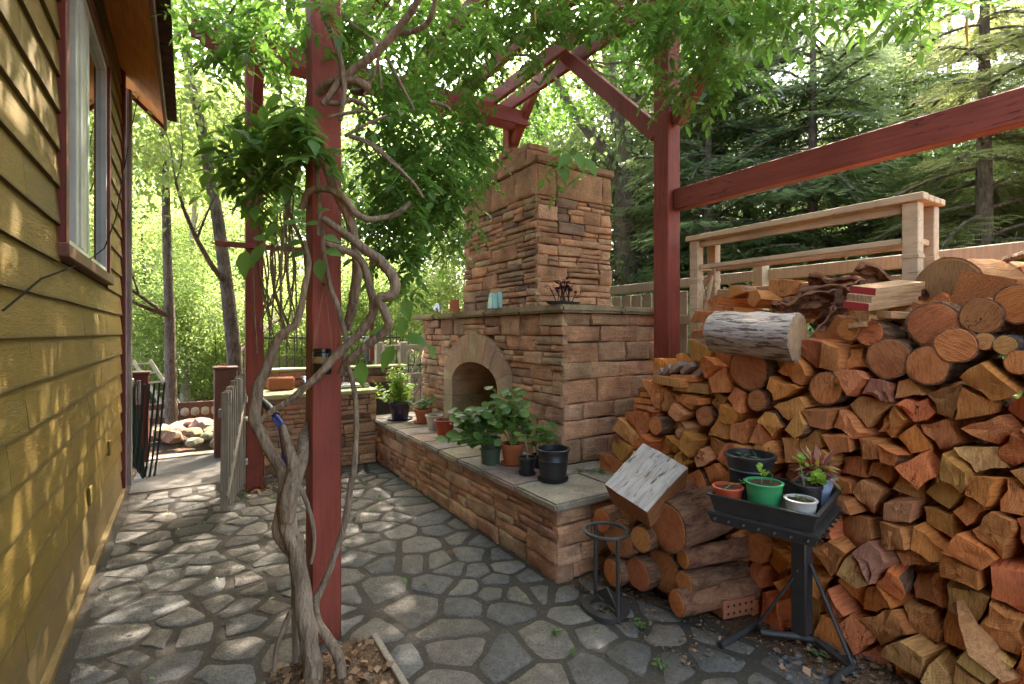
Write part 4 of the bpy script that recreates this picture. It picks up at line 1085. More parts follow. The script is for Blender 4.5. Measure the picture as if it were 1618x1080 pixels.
def in_pile(p):
    y, z = p; q = proj((XP(z), y, z))
    if z < .03 or y < -.25: return False
    if q[0] < 0: return z < 1.55
    if q[0] > 2200: return z < 1.6
    return q[1] > top_px(q[0]) + 8 and not (y > 2.86) and not (y > 2.35 and z < .5)
fixed = []; wts = []
for (px, py, r, *_r) in LOGS:
    p = onpile(px, py); d = proj(p)[2]; fixed.append((p.y, p.z)); wts.append((r * d / FP) ** 2)
nf = len(fixed); pts = list(fixed)
for _ in range(14000):
    p = (R(-.25, 2.86), R(.03, 1.9))
    if not in_pile(p): continue
    rr = .108 * (.76 + .5 * abs(noise.noise(Vector((p[0] * 4, p[1] * 4, 1)))))
    ok = True
    for i, q in enumerate(pts):
        dd = math.hypot(p[0] - q[0], p[1] - q[1])
        if dd < (math.sqrt(wts[i]) + .050 if i < nf else rr): ok = False; break
    if ok: pts.append(p)
W_ = wts + [(.045 * R(.2, 1.25)) ** 2 for _ in pts[nf:]]
cells = power_cells(pts, W_, (-.4, 2.95, .0, 1.95), .6)
def zone(p):
    q = proj(p); x, y = q[0], q[1]
    h = 'low' if y > 930 else 'lower middle' if y > 800 else 'upper middle' if y > 670 else 'high'
    w = ('by the fireplace' if x < 1075 else 'left of the tray' if x < 1180 else 'behind the tray stand' if x < 1340 else 'right of the tray' if x < 1440 else 'below the scrap blocks' if x < 1530 else 'near the right edge')
    return h + ' ' + w
pend = []
for i, (s, poly) in enumerate(zip(pts, cells)):
    if i < nf: continue
    if len(poly) < 3: continue
    poly = [(min(max(y, s[0] - .13), s[0] + .13), min(max(z, s[1] - .10), s[1] + .10)) for y, z in poly]
    poly = drop_short(poly, .075); poly = inset(poly, R(.002, .007))
    if len(poly) < 3 or area(poly) < .0012: continue
    c = cen(poly); loc = [(y - c[0], z - c[1]) for y, z in poly]
    p = Vector((XP(c[1]) + R(-.10, .06), c[0], c[1])); q = proj(p)
    zc = c[1]
    tone = random.choices(list(WCOL), [6, 4, 3, 1.8, 1.0, 1.3])[0]
    col = [v * R(.82, 1.15) for v in WCOL[tone]]
    if len(loc) > 4 and random.random() < .75: loc = drop_short(loc, 9)
    ra = R(-.22, .22); sc_ = R(.98, 1.07); loc = [((y * math.cos(ra) - z * math.sin(ra)) * sc_, (y * math.sin(ra) + z * math.cos(ra)) * sc_) for y, z in loc]
    o = split_piece(loc, R(.34, .42), col, random.randrange(len(loc)) if random.random() < .28 else None, rough=R(.8, 2.6))
    place(o, p, (R(-.08, .08), R(-.07, .12), R(-.20, .20)), None, 'split firewood in the stacked woodpile', (0, R(-.2, .2), R(-.2, .2)))
    a = area(poly); w_ = max(x[0] for x in loc) - min(x[0] for x in loc); h_ = max(x[1] for x in loc) - min(x[1] for x in loc)
    shape = ('three-sided' if len(poly) == 3 else 'flat' if w_ > 1.7 * h_ else 'upright' if h_ > 1.15 * w_ else 'blocky' if len(poly) == 4 else 'chunky')
    size = 'big' if a > .021 else 'small' if a < .0105 else 'mid-sized'
    pend.append((o, '%s %s %s firewood piece' % (size, tone, shape), zone(p), q))
uniq([(t_[0], t_[1] + ' ' + t_[2], t_[3]) for t_ in pend], '')
print('split pieces', len(pend))
for (px, py, r, tone, bk, lab) in LOGS:
    p = onpile(px, py); d = proj(p)[2]; rr = r * d / FP * 1.0
    o = round_log(rr, R(.36, .44), [v * R(.9, 1.1) for v in WCOL[tone]], bk)
    place(o, (p.x - R(.0, .06), p.y, p.z), (R(0, 6), R(-.05, .06), R(-.16, .10)), lab, 'round logs in the woodpile', (0, R(-.01, .01), R(-.01, .01)))
# dark loose fill behind the face: second row of splits, seen only through gaps
b = MB()
for _ in range(260):
    y = R(-.3, 2.75); z = R(.05, 1.75)
    if not in_pile((y, z - .06)): continue
    w, h = R(.05, .10), R(.04, .08); x = XP(z) + .16
    b.box((x, y - w, z - h), (x + .25, y + w, z + h), 0, 0, Euler((R(-.6, .6), 0, 0)).to_matrix())
tag(b.build('woodpile_core', M['side'], None, None, WCOL['brown']), 'inner row of split wood showing through gaps', 'firewood', None, 'stuff')

# upper, looser layer behind the face: pieces lying on top, towards the rack
def lay(px, py, d, size, tone, rot, lab, L=.40, kind='split', bark=None, barkm='bark', side='side', grp='loose firewood on top of the pile', aspect=.62):
    p = P(px, py, d)
    if kind == 'split':
        n = random.choice((3, 4, 4, 5)); a0 = R(0, 6); poly = [(math.cos(a0 + 2 * math.pi * i / n) * size * R(.85, 1.15), math.sin(a0 + 2 * math.pi * i / n) * size * aspect * R(.85, 1.2)) for i in range(n)]
        o = split_piece(poly, L, [v * R(.88, 1.1) for v in WCOL[tone]], bark, side, barkm)
    else: o = round_log(size, L, [v * R(.9, 1.1) for v in WCOL[tone]], barkm)
    return place(o, p, rot, lab, grp, (0, R(-.1, .1), R(-.1, .1)) if kind == 'split' else (0, 0, 0))
TOP = [
 (1128, 478, 3.7, .085, 'orange', 'orange split piece resting just right of the rack post'), (1160, 462, 3.65, .09, 'deep orange', 'peaked orange piece at the top left of the pile'),
 (1105, 500, 3.6, .08, 'brown', 'brown piece against the lower rack post'), (1190, 470, 3.5, .10, 'pale', 'pale flat piece left of the bark heap'),
 (1232, 452, 3.45, .11, 'orange', 'long orange slab with white bark on the pile top'), (1150, 495, 3.5, .09, 'deep orange', 'dark orange piece left above the white-barked half log'),
 (1120, 515, 3.45, .085, 'orange', 'orange block below the peaked orange piece'), (1150, 520, 3.4, .09, 'brown', 'brown weathered piece left of the white-barked half log'),
 (1105, 530, 3.5, .09, 'greyish', 'grey weathered end piece near the cream rack post'), (1140, 545, 3.35, .10, 'greyish', 'flat grey board piece with light top at the left shoulder'),
 (1120, 560, 3.35, .08, 'brown', 'brown slanting piece below the flat grey board'), (1300, 480, 3.3, .10, 'brown', 'brown piece beneath the bark heap'),
 (1265, 490, 3.3, .09, 'brown', 'dark piece behind the white-barked half log'), (1335, 470, 3.1, .10, 'brown', 'brown split behind the red-ended boards'),
 (1420, 490, 2.9, .10, 'deep orange', 'deep orange split left of the big smooth log'), (1250, 585, 3.05, .09, 'orange', 'orange slanted split right below the white-barked half log'),
 (1265, 560, 3.1, .10, 'pale', 'pale split leaning against the white-barked half log'), (1318, 560, 2.95, .12, 'brown', 'broad brown splintered piece left of the wide round log'),
 (1155, 590, 3.1, .10, 'olive', 'olive split left of the cracked round log'), (1140, 570, 3.2, .09, 'olive', 'olive piece under the flat grey board'),
 (1595, 440, 2.55, .09, 'greyish', 'grey branch piece above the shaggy log at the right edge'), (1600, 520, 2.4, .07, 'pale', 'thin pale split between logs at the right edge'),
 (1240, 500, 3.35, .09, 'olive', 'olive chunk hidden behind the half log'), (1205, 600, 3.05, .09, 'deep orange', 'deep orange split by the reddish-barked log'),
 (1290, 575, 3.0, .07, 'orange', 'small orange split by the bent twig'), (1560, 455, 2.75, .12, 'brown', 'brown split under the big smooth log, far side'),
 (1500, 490, 2.85, .12, 'brown', 'brown split wedged below the big smooth log')]
for (px, py, d, s_, tone, lab) in TOP:
    lay(px, py, d, s_, tone, (R(-.2, .2), R(-.1, .15), R(-.3, .3)), lab, .38, 'split', 0 if random.random() < .3 else None)
# the big smooth log
p = P(1497, 456, 2.52); o = round_log(.158, .50, (.36, .19, .085), 'trunk', wob=.02, taper=.97)
place(o, p, (0, R(-.02, .02), -.22), 'biggest smooth round log lying on top of the woodpile', 'logs lying on top', (0, -.02, .01))
o.data.materials[2] = M['side']
# white-barked half log
o = round_log(.155, .46, (.50, .33, .20), 'bark_w', 'firewood_log', .05, .9, .85)
place(o, P(1262, 533, 2.72), (rad(20), rad(-4), rad(101)), 'half log with peeling white bark facing the patio, top of pile', 'logs lying on top', (0, 0, 0))
# bark slabs
def bark_slab(px, py, d, L, w, rot, lab):
    nx, ny = 12, 5; vs = []; fs = []; s_ = R(0, 99)
    for i in range(nx + 1):
        for j in range(ny + 1):
            u = i / nx - .5; v = j / ny - .5; ww = w * (1 - .5 * abs(u) ** 1.5 + .25 * noise.noise(Vector((u * 5 + s_, 0, 0))))
            z = -.10 * w / .1 * (v * v) * 1.2 + .05 * noise.noise(Vector((u * 6 + s_, v * 3, 0))) + .022 * noise.noise(Vector((u * 19, v * 12 + s_, 1)))
            vs.append((u * L + .02 * noise.noise(Vector((v * 7, s_, 3))), v * ww + .06 * noise.noise(Vector((u * 2.6 + s_, 1, 1))), z))
    k = (nx + 1) * (ny + 1); vs += [(x, y, z - .022) for x, y, z in vs[:k]]
    for i in range(nx):
        for j in range(ny): a = i * (ny + 1) + j; fs.append([a, a + ny + 1, a + ny + 2, a + 1]); fs.append([k + a, k + a + 1, k + a + ny + 2, k + a + ny + 1])
    for i in range(nx):
        a = i * (ny + 1); fs.append([a, k + a, k + a + ny + 1, a + ny + 1]); a += ny; fs.append([a, a + ny + 1, k + a + ny + 1, k + a])
    for j in range(ny): fs.append([j, j + 1, k + j + 1, k + j]); a = nx * (ny + 1) + j; fs.append([a, k + a, k + a + 1, a + 1])
    b = MB(); b.add(vs, fs); o = b.build('bark_slab', M['bark_r'], None, (0, 0, 0), ang=45); o.location = P(px, py, d); o.rotation_euler = rot; WL[o] = o.location.copy()
    tag(o, lab, 'bark', 'bark slabs on the woodpile')
for a in [(1335, 438, 3.25, .40, .11, (.5, -.1, 2.0), 'curved shaggy bark slab at the top of the bark heap'), (1315, 455, 3.1, .34, .09, (.9, .1, 1.9), 'grey-edged flat bark strip across the pile top'),
          (1285, 470, 3.05, .36, .10, (1.1, .2, 2.2), 'dark bark slab beside the white-barked half log'), (1322, 485, 2.95, .26, .10, (1.2, .9, 1.4), 'twisted bark piece left of the red-ended boards'),
          (1300, 520, 2.9, .28, .08, (1.4, 1.0, 2.4), 'narrow bark curl hanging down beside the half log'), (1262, 478, 3.2, .30, .08, (.7, 0, 2.1), 'small bark scrap behind the half log'),
          (1410, 448, 2.75, .38, .10, (1.0, -.65, 1.9), 'upright flaky bark piece by the rack post'), (1425, 478, 2.70, .24, .12, (1.3, .3, 1.8), 'broad bark flake left of the big smooth log'),
          (1590, 455, 2.6, .30, .12, (.6, .2, 1.5), 'shaggy bark under the right branch'), (1395, 470, 2.8, .22, .09, (.8, -.5, 2.2), 'reddish bark chunk above the scrap blocks')]:
    bark_slab(*a)
# red-ended boards and small lumber offcuts
def board(px, py, d, dims, rot, mat, lab, grp, col=None, cat='board', name='board', endmat=None):
    L, w, t = dims; b = MB(); b.box((0, -w / 2, -t / 2), (L, w / 2, t / 2), 1, .002)
    for i, f in enumerate(b.f):
        if all(b.v[k].x < .004 for k in f): b.m[i] = 0
    o = b.build(name, [M[endmat or 'end'], M[mat], M['bark']], None, (0, 0, 0), col or WCOL['pale']); o.location = P(px, py, d); o.rotation_euler = rot; WL[o] = o.location.copy(); o['pith'] = [0.0, .05, -.12]
    return tag(o, lab, cat, grp)
for i, (px, py, em, lab) in enumerate([(1363, 459, 'redpaint', 'top board with red painted end on the woodpile'), (1357, 471, None, 'plain board between the two red-ended boards'), (1352, 483, 'redpaint', 'lower board with red painted end on the woodpile')]):
    board(px, py, 2.47, (.34, .125, .036), (rad(10), rad(-7), rad(-14)), 'side', lab, 'boards with red painted ends', (.52, .34, .20), endmat=em)
OFF = [(1385, 468, 40, 22, 'short square block beside the red-ended boards'), (1383, 485, 44, 14, 'pale strip under the short square block'), (1378, 497, 60, 11, 'long pale stick sticking out left'),
       (1420, 487, 30, 24, 'pale square-cut end in the middle of the scrap'), (1446, 494, 62, 22, 'wide pale offcut at the right of the scrap'), (1396, 499, 46, 12, 'thin offcut lying crosswise'),
       (1364, 503, 20, 12, 'small cube on the small round log'), (1397, 506, 14, 18, 'upright chip in the scrap'), (1410, 509, 18, 20, 'stubby brown offcut in the scrap'),
       (1424, 512, 18, 22, 'dark-faced offcut in the scrap'), (1436, 508, 14, 44, 'upright offcut at the lower right of the scrap'), (1432, 538, 24, 20, 'lowest square block hanging over the wide log'),
       (1413, 523, 16, 13, 'tilted little block below the scrap'), (1352, 513, 24, 8, 'light grey stick end left of the small cube')]
for (px, py, w, h, lab) in OFF:
    d = 2.54 + R(-.03, .03) + (.10 if py < 490 and px < 1400 else 0); board(px, py, d, (R(.10, .16), w * d / FP, h * d / FP), (R(-.2, .2), R(-.1, .1), R(-.3, .3)), 'side', lab, 'small lumber offcuts on the woodpile', (.60, .36, .19), 'offcut', 'offcut')
# lumber stack at the pile's left end, beside the fireplace
ST_ = [(975, 722, .20, .045, 3.75, 'lowest board of the lumber stack by the hearth'), (988, 708, .24, .045, 3.7, 'wide orange board second from the bottom of the lumber stack'), (1000, 682, .19, .05, 3.68, 'thick pale block board in the lumber stack'),
       (1012, 665, .22, .045, 3.66, 'reddish-orange board in the middle of the lumber stack'), (1018, 652, .24, .035, 3.64, 'long orange board above the reddish one'), (1015, 643, .22, .03, 3.62, 'thin orange board in the lumber stack'),
       (1020, 634, .21, .035, 3.60, 'weathered thick board in the upper lumber stack'), (1026, 624, .20, .03, 3.58, 'brown thin board in the upper lumber stack'), (1030, 614, .19, .025, 3.56, 'narrow pale-edged board near the stack top'),
       (1034, 605, .18, .03, 3.54, 'uppermost flat board of the lumber stack'), (1052, 602, .26, .055, 3.40, 'orange-ended timber jutting toward the patio'), (1090, 612, .26, .06, 3.30, 'red-brown timber jutting beside the orange-ended one'),
       (1075, 597, .18, .04, 3.35, 'pale plank behind the jutting timbers'), (1085, 632, .20, .04, 3.30, 'flat timber below the red-brown one')]
for (px, py, w, t_, d, lab) in ST_:
    board(px, py, d, (.40, w, t_), (R(-.06, .06), R(-.04, .04), R(-.22, .15)), 'side', lab, 'boards stacked at the woodpile end', [v * R(.85, 1.1) for v in random.choice([WCOL['orange'], WCOL['pale'], WCOL['deep orange']])], 'board', 'board')
for k, (px, py, lab) in enumerate([(1038, 590, 'leftmost leaning grey lath at the woodpile end'), (1050, 585, 'second leaning grey lath'), (1064, 580, 'third leaning grey lath, longest'), (1082, 582, 'leaning lath next to the red post foot'), (1098, 592, 'short leaning lath above the orange timber')]):
    board(px, py, 3.5 - .05 * k, (.36, .10, .035), (rad(-35), R(-.05, .05), R(-.2, .2)), 'greywood', lab, 'leaning weathered laths at the woodpile end', (.40, .25, .17), 'lath', 'lath')

# round logs in front, between hearth and pile
FR = [(1053, 832, 2.74, 40, 'brown', 'bark', 'largest short log under the grey split block', .44, 1.0), (1012, 852, 2.82, 21, 'orange', 'bark', 'small round log between hearth corner and largest log', .4, 1), (1007, 907, 2.86, 26, 'brown', 'bark', 'round log on the ground behind the iron stand', .4, 1),
      (1047, 902, 2.82, 34, 'brown', 'bark', 'dark-ended round log in the middle of the front heap', .4, 1), (1078, 882, 2.70, 17, 'orange', 'bark_r', 'top one of three bark-covered logs lying side by side', .40, 1),
      (1080, 921, 2.68, 19, 'orange', 'bark', 'middle one of three bark-covered logs lying side by side', .42, 1), (1068, 953, 2.64, 21, 'orange', 'bark_r', 'bottom one of three bark-covered logs, on the ground', .50, 1),
      (976, 850, 2.95, 30, 'brown', 'bark_r', 'bark-covered log against the hearth end', .4, 1), (967, 905, 2.96, 22, 'orange', 'bark', 'low log seen through the iron stand', .4, 1), (950, 822, 3.0, 19, 'deep orange', 'bark', 'log end behind the top ring of the iron stand', .4, 1),
      (985, 815, 3.0, 26, 'brown', 'bark', 'shaded log under the left of the grey split block', .4, 1), (1100, 850, 2.9, 18, 'orange', 'bark', 'small log wedged behind the largest log', .3, 1), (1030, 800, 3.0, 26, 'brown', 'bark_r', 'hidden log supporting the grey split block', .35, 1)]
for (px, py, d, r, tone, bk, lab, L_, e_) in FR:
    rr = r * d / FP; p = P(px, py, d); p.z = max(p.z, rr + .004)
    o = round_log(rr, L_, [v * R(.92, 1.08) for v in WCOL[tone]], bk, wob=.05)
    place(o, p, (R(0, 6), R(-.04, .03), R(-.12, .10) - (.18 if py > 870 and px > 1060 else 0)), lab, 'round logs heaped in front of the woodpile', (0, R(-.01, .01), R(-.01, .01)))
# silver-grey split block leaning on the largest log
A, B_, C_, D_ = P(1017, 697, 3.02), P(1088, 735, 2.84), P(1022, 808, 2.60), P(955, 765, 2.80)
nrm = (B_ - A).cross(D_ - A).normalized(); nrm = nrm if nrm.z > 0 else -nrm
vs = []; fs = []; N = 6
for j in range(N + 1):
    for i in range(N + 1):
        s_, t_ = i / N, j / N; p = A * (1 - s_) * (1 - t_) + B_ * s_ * (1 - t_) + C_ * s_ * t_ + D_ * (1 - s_) * t_; vs.append(p + nrm * (.014 * noise.noise(p * 11) + (0 if 0 < i < N and 0 < j < N else -.008)))
k = len(vs)
for j in range(N + 1):
    for i in range(N + 1):
        p = vs[j * (N + 1) + i]; cc = (A + B_ + C_ + D_) / 4; vs.append(cc + (p - cc) * .90 - nrm * .08 + Vector((.05, .02, -.075 + .03 * noise.noise(p * 5))))
mt = []
for j in range(N):
    for i in range(N): a = j * (N + 1) + i; fs.append([a, a + 1, a + N + 2, a + N + 1]); mt.append(0); fs.append([k + a, k + a + N + 1, k + a + N + 2, k + a + 1]); mt.append(1)
ring = [i for i in range(N + 1)] + [j * (N + 1) + N for j in range(1, N + 1)] + [N * (N + 1) + i for i in range(N - 1, -1, -1)] + [j * (N + 1) for j in range(N - 1, 0, -1)]
for q in range(len(ring)): a, c = ring[q], ring[(q + 1) % len(ring)]; fs.append([a, k + a, k + c, c]); mt.append(1)
ex = (B_ - A).normalized(); ez = nrm; ey = ez.cross(ex).normalized(); Mg = Matrix((ex, ey, ez)).transposed(); Og = (A + B_ + C_ + D_) / 4
ex2 = (C_ - B_).normalized(); ey2 = nrm.cross(ex2).normalized(); Mg = Matrix((ex2, ey2, nrm)).transposed()
b = MB(); b.v = [Mg.transposed() @ (Vector(v) - Og) for v in vs]; b.f = fs; b.m = mt
o = b.build('firewood_block', [M['greysplit'], M['side']], None, (0, 0, 0), (.34, .15, .07), ang=40); o.matrix_world = Matrix.Translation(Og) @ Mg.to_4x4(); WL[o] = Og
tag(o, 'large split block with a silver-grey weathered face leaning beside the hearth', 'firewood', 'round logs heaped in front of the woodpile')
# long pointed splinter, bottom right
def strip3(ptsL, ptsR, thick, lab, name='splinter', mat='side', col=(.50, .26, .12)):
    n = len(ptsL); nr = (ptsR[n // 2] - ptsL[n // 2]).cross(ptsL[-1] - ptsL[0]).normalized(); nr = nr if nr.x < 0 else -nr
    mid = [(a + c) / 2 + nr * thick for a, c in zip(ptsL, ptsR)]; bk_ = [(a + c) / 2 - nr * thick for a, c in zip(ptsL, ptsR)]
    vs = ptsL + mid + ptsR + bk_; fs = []
    for i in range(n - 1):
        for q in range(4): a = q * n + i; c = ((q + 1) % 4) * n + i; fs.append([a, c, c + 1, a + 1])
    fs.append([0, n, 2 * n, 3 * n]); fs.append([n - 1, 4 * n - 1, 3 * n - 1, 2 * n - 1])
    b = MB(); b.add(vs, fs); return tag(b.build(name, M[mat], None, None, col, ang=30), lab, 'firewood', 'loose firewood on top of the pile')
Lp = [P(1511, 950, 2.05), P(1515, 985, 1.98), P(1530, 1035, 1.93), P(1585, 1078, 1.88)]; Rp = [P(1514, 951, 2.05), P(1545, 985, 2.0), P(1580, 1020, 1.95), P(1610, 1068, 1.90)]
strip3(Lp, Rp, .035, 'long pointed pale splinter of wood leaning at the bottom right of the pile')
# bent twig
b = MB(); b.tube([P(1300, 553, 2.75), P(1318, 560, 2.7), P(1328, 580, 2.68), P(1331, 612, 2.68)], [.022, .02, .017, .013], 8, jit=.08); tag(b.build('twig', M['trunk'], None), 'bent thick twig curving over the round orange log', 'branch')
b = MB(); b.tube([P(1588, 410, 2.6), P(1640, 396, 2.35)], [.016, .02], 8); tag(b.build('branch', M['vine'], None), 'straight pale branch poking out at the right edge above the pile', 'branch')
# perforated bricks
def perf_brick(o0, ux, uy, dims, lab, grp='perforated clay bricks', holes=(5, 2), name='brick'):
    L_, W2, H_ = dims; t = thing('brick', o0, lab, 'brick', grp); uz = Vector((0, 0, 1))
    b = MB(); b.box((0, 0, 0), (L_, W2, H_), 0, .004); Mx = Matrix((ux, uy, uz)).transposed(); b.v = [Mx @ v + Vector(o0) for v in b.v]; b.build('body', M['brick'], t)
    for i in range(holes[0]):
        for j in range(holes[1]):
            c = Vector((L_ * (i + .8) / (holes[0] + .6), -.0015, H_ * (j + .72) / (holes[1] + .45))); h = MB(); n = 10; r_ = L_ * .035
            vs = [(c.x + math.cos(2 * math.pi * k / n) * r_, -.0022, c.z + math.sin(2 * math.pi * k / n) * r_) for k in range(n)]; h.add([Mx @ Vector(v) + Vector(o0) for v in vs], [list(range(n))]); h.build('hole', M['darkroom'], t, recalc=False)
b0 = P(1143, 975, 2.66); b0.z = .012
ux = (onZ(1203, 965, .012) - onZ(1143, 978, .012)); ux.z = 0; ux.normalize()
perf_brick(Vector((onZ(1143, 980, .012).x, onZ(1143, 980, .012).y, .012)), ux, Vector((-ux.y, ux.x, 0)), (.21, .10, .095), 'perforated red brick on the ground in front of the woodpile')
p = P(977, 702, 3.72); perf_brick(p, Vector((.94, -.34, 0)), Vector((.34, .94, 0)), (.20, .09, .055), 'perforated brick lying in the lumber stack by the fireplace', holes=(6, 1))

# ------------------------------------------------------------------ kindling splitter stand
ks = thing('kindling_stand', onZ(958, 965, .02), 'black iron kindling stand with top ring and round base in front of the hearth', 'stand')
c = onZ(958, 957, .03); kr = .115
def ringtube(cx, cy, z, r, tr, n=28, sq=1.0, wob=0): return [(cx + math.cos(2 * math.pi * k / n) * r * (1 + wob * math.cos(6 * math.pi * k / n)), cy + math.sin(2 * math.pi * k / n) * r * (1 + wob * math.cos(6 * math.pi * k / n)), z) for k in range(n + 1)]
b = MB(); b.tube(ringtube(c.x, c.y, .435, kr, 0), .0105, 8, cap=False); b.build('top_ring', M['iron'], ks)
b = MB(); pr_ = ringtube(c.x, c.y, 0, kr * 1.02, 0, 32, 1, .06)
for z, q in ((.012, 1), (.034, 1)): pass
n_ = 32; vs = []; fs = []
for z in (.008, .034):
    for rr in (.72, 1.12):
        for k in range(n_): a = 2 * math.pi * k / n_; w_ = 1 + .06 * math.cos(3 * a); vs.append((c.x + math.cos(a) * kr * rr * w_, c.y + math.sin(a) * kr * rr * w_, z))
for k in range(n_):
    j = (k + 1) % n_; fs += [[k, j, n_ + j, n_ + k], [2 * n_ + k, 3 * n_ + k, 3 * n_ + j, 2 * n_ + j], [k, 2 * n_ + k, 2 * n_ + j, j], [n_ + k, n_ + j, 3 * n_ + j, 3 * n_ + k]]
b = MB(); b.add(vs, fs); b.build('base_ring', M['iron'], ks)
ca, sa = Rv[0], Rv[1]
dv = Vector((.35 * ca + .94 * Fv[0] * -1, .35 * sa + .94 * Fv[1] * -1, 0)).normalized()
for s_ in (1, -1):
    q = Vector((c.x, c.y, 0)) + dv * kr * s_; b = MB(); b.tube([q + Vector((0, 0, .03)), q + Vector((0, 0, .432))], .011, 8); b.build('upright', M['iron'], ks)
    b = MB(); b.beam(q + Vector((0, 0, .04)) - dv * s_ * .01, q - dv * s_ * .10 + Vector((0, 0, .04)), .012, .02); b.build('spoke', M['iron'], ks)
b = MB(); sdv = Vector((-dv.y, dv.x, 0)); cc = Vector((c.x, c.y, 0))
b.add([cc + dv * .10 + Vector((0, 0, .036)), cc - dv * .10 + Vector((0, 0, .036)), cc - dv * .10 + Vector((0, 0, .06)), cc + Vector((0, 0, .13)), cc + dv * .10 + Vector((0, 0, .06)),
       ] + [x + sdv * .012 for x in (cc + dv * .10 + Vector((0, 0, .036)), cc - dv * .10 + Vector((0, 0, .036)), cc - dv * .10 + Vector((0, 0, .06)), cc + Vector((0, 0, .13)), cc + dv * .10 + Vector((0, 0, .06)))],
      [[0, 1, 2, 3, 4], [9, 8, 7, 6, 5], [0, 5, 6, 1], [1, 6, 7, 2], [2, 7, 8, 3], [3, 8, 9, 4], [4, 9, 5, 0]])
b.build('wedge', M['iron'], ks)

# ------------------------------------------------------------------ tray stand with pots
TZ = .745
ta, tb, tc = Vector((2.05, 1.53, TZ)), Vector((2.17, 1.10, TZ)), Vector((2.66, 1.235, TZ))
u_ = (tb - ta).normalized(); v_ = Vector((-u_.y, u_.x, 0)); v_ = v_ if v_.dot(tc - tb) > 0 else -v_
LU, LV = (tb - ta).length, (tc - tb).length
ts = thing('tray_stand', (2.5, 1.38, 0), 'black metal pedestal stand with bent tube feet holding a plant tray', 'stand')
def tp(u, v, z): return ta + u_ * u + v_ * v + Vector((0, 0, z - TZ))
tray = MB()
def quadbox(u0, u1, v0, v1, z0, z1, m=0, builder=None):
    b = builder; cs = [tp(u, v, z) for z in (z0, z1) for (u, v) in ((u0, v0), (u1, v0), (u1, v1), (u0, v1))]
    b.add(cs, [[3, 2, 1, 0], [4, 5, 6, 7], [0, 1, 5, 4], [1, 2, 6, 5], [2, 3, 7, 6], [3, 0, 4, 7]], m)
tr = thing('plant_tray', tp(LU / 2, LV / 2, TZ - .075), 'shallow black nursery tray with fluted rim holding small pots', 'tray')
b = MB(); quadbox(.02, LU - .02, .02, LV - .02, TZ - .072, TZ - .066, 0, b); b.build('floor', M['trayplastic'], tr)
def wall4(z0, z1, o0, o1, th, name, mat='trayplastic', par=None):
    b = MB()
    cor0 = [(-o0, -o0), (LU + o0, -o0), (LU + o0, LV + o0), (-o0, LV + o0)]; cor1 = [(-o1, -o1), (LU + o1, -o1), (LU + o1, LV + o1), (-o1, LV + o1)]
    vs = [tp(*cor0[i], z0) for i in range(4)] + [tp(*cor1[i], z1) for i in range(4)]
    q0 = [(-o0 + th, -o0 + th), (LU + o0 - th, -o0 + th), (LU + o0 - th, LV + o0 - th), (-o0 + th, LV + o0 - th)]; q1 = [(-o1 + th, -o1 + th), (LU + o1 - th, -o1 + th), (LU + o1 - th, LV + o1 - th), (-o1 + th, LV + o1 - th)]
    vs += [tp(*q0[i], z0) for i in range(4)] + [tp(*q1[i], z1) for i in range(4)]; fs = []
    for i in range(4):
        j = (i + 1) % 4; fs += [[i, j, 4 + j, 4 + i], [8 + i, 12 + i, 12 + j, 8 + j], [4 + i, 4 + j, 12 + j, 12 + i], [i, 8 + i, 8 + j, j]]
    b.add(vs, fs); return b.build(name, M[mat], par, ang=20)
wall4(TZ - .074, TZ - .004, -.022, -.004, .004, 'wall', par=tr); wall4(TZ - .004, TZ + .004, .004, .006, .018, 'rim', par=tr)
wall4(TZ - .128, TZ - .082, -.012, .004, .006, 'apron', 'iron', ts)
b = MB(); quadbox(0.0, LU, 0.0, LV, TZ - .082, TZ - .076, 0, b); b.build('table_top', M['iron'], ts)
b = MB()
for i in range(7):
    for (u, v, du, dv2) in ((LU * (i + .5) / 7, -.003, 1, 0),):
        b = MB(); b.lathe(tp(u, v, TZ - .105), [(0, -.008), (.012, -.004), (.013, .003), (0, .008)], 6, sy=.3); b.build('scallop', M['iron'], ts)
for i in range(7): b = MB(); b.lathe(tp(LU + .003, LV * (i + .5) / 7, TZ - .105), [(0, -.008), (.012, -.004), (.013, .003), (0, .008)], 6, sx=.3); b.build('scallop', M['iron'], ts)
pc = Vector((2.50, 1.34, 0))
b = MB(); b.box((pc.x - .035, pc.y - .035, .055), (pc.x + .035, pc.y + .035, TZ - .083), 0, .004); b.build('post', M['iron'], ts)
for z in (.36, .53): b = MB(); q = pc + Vector((-.037, -.0, z)); b.lathe(q, [(0, -.006), (.006, -.003), (.006, .003), (0, .006)], 8); b.build('bolt', M['steel'], ts)
f0 = onZ(1138, 1020, .02); f1 = onZ(1195, 985, .02); f2 = onZ(1240, 975, .025); f3 = onZ(1285, 985, .03); f4 = onZ(1335, 1030, .02); f5 = onZ(1325, 1068, .02); f6 = onZ(1300, 1110, .02)
f2, f3 = Vector((2.36, 1.46, .04)), Vector((2.52, 1.28, .04)); f4 = Vector((2.46, 1.10, .03))
b = MB(); b.tube([f0, f1, (f1 + f2) / 2, f2, pc + Vector((-.02, 0, .04)), f3, f4, f5, f6], .0165, 10); b.build('foot_tube', M['iron'], ts)
b = MB(); b.tube([pc + Vector((-.04, .02, .32)), (f1 + f2) / 2 + Vector((0, 0, .02))], .007, 6); b.tube([pc + Vector((0, -.04, .40)), f4 + Vector((0, 0, .02))], .009, 6); b.build('brace', M['iron'], ts)
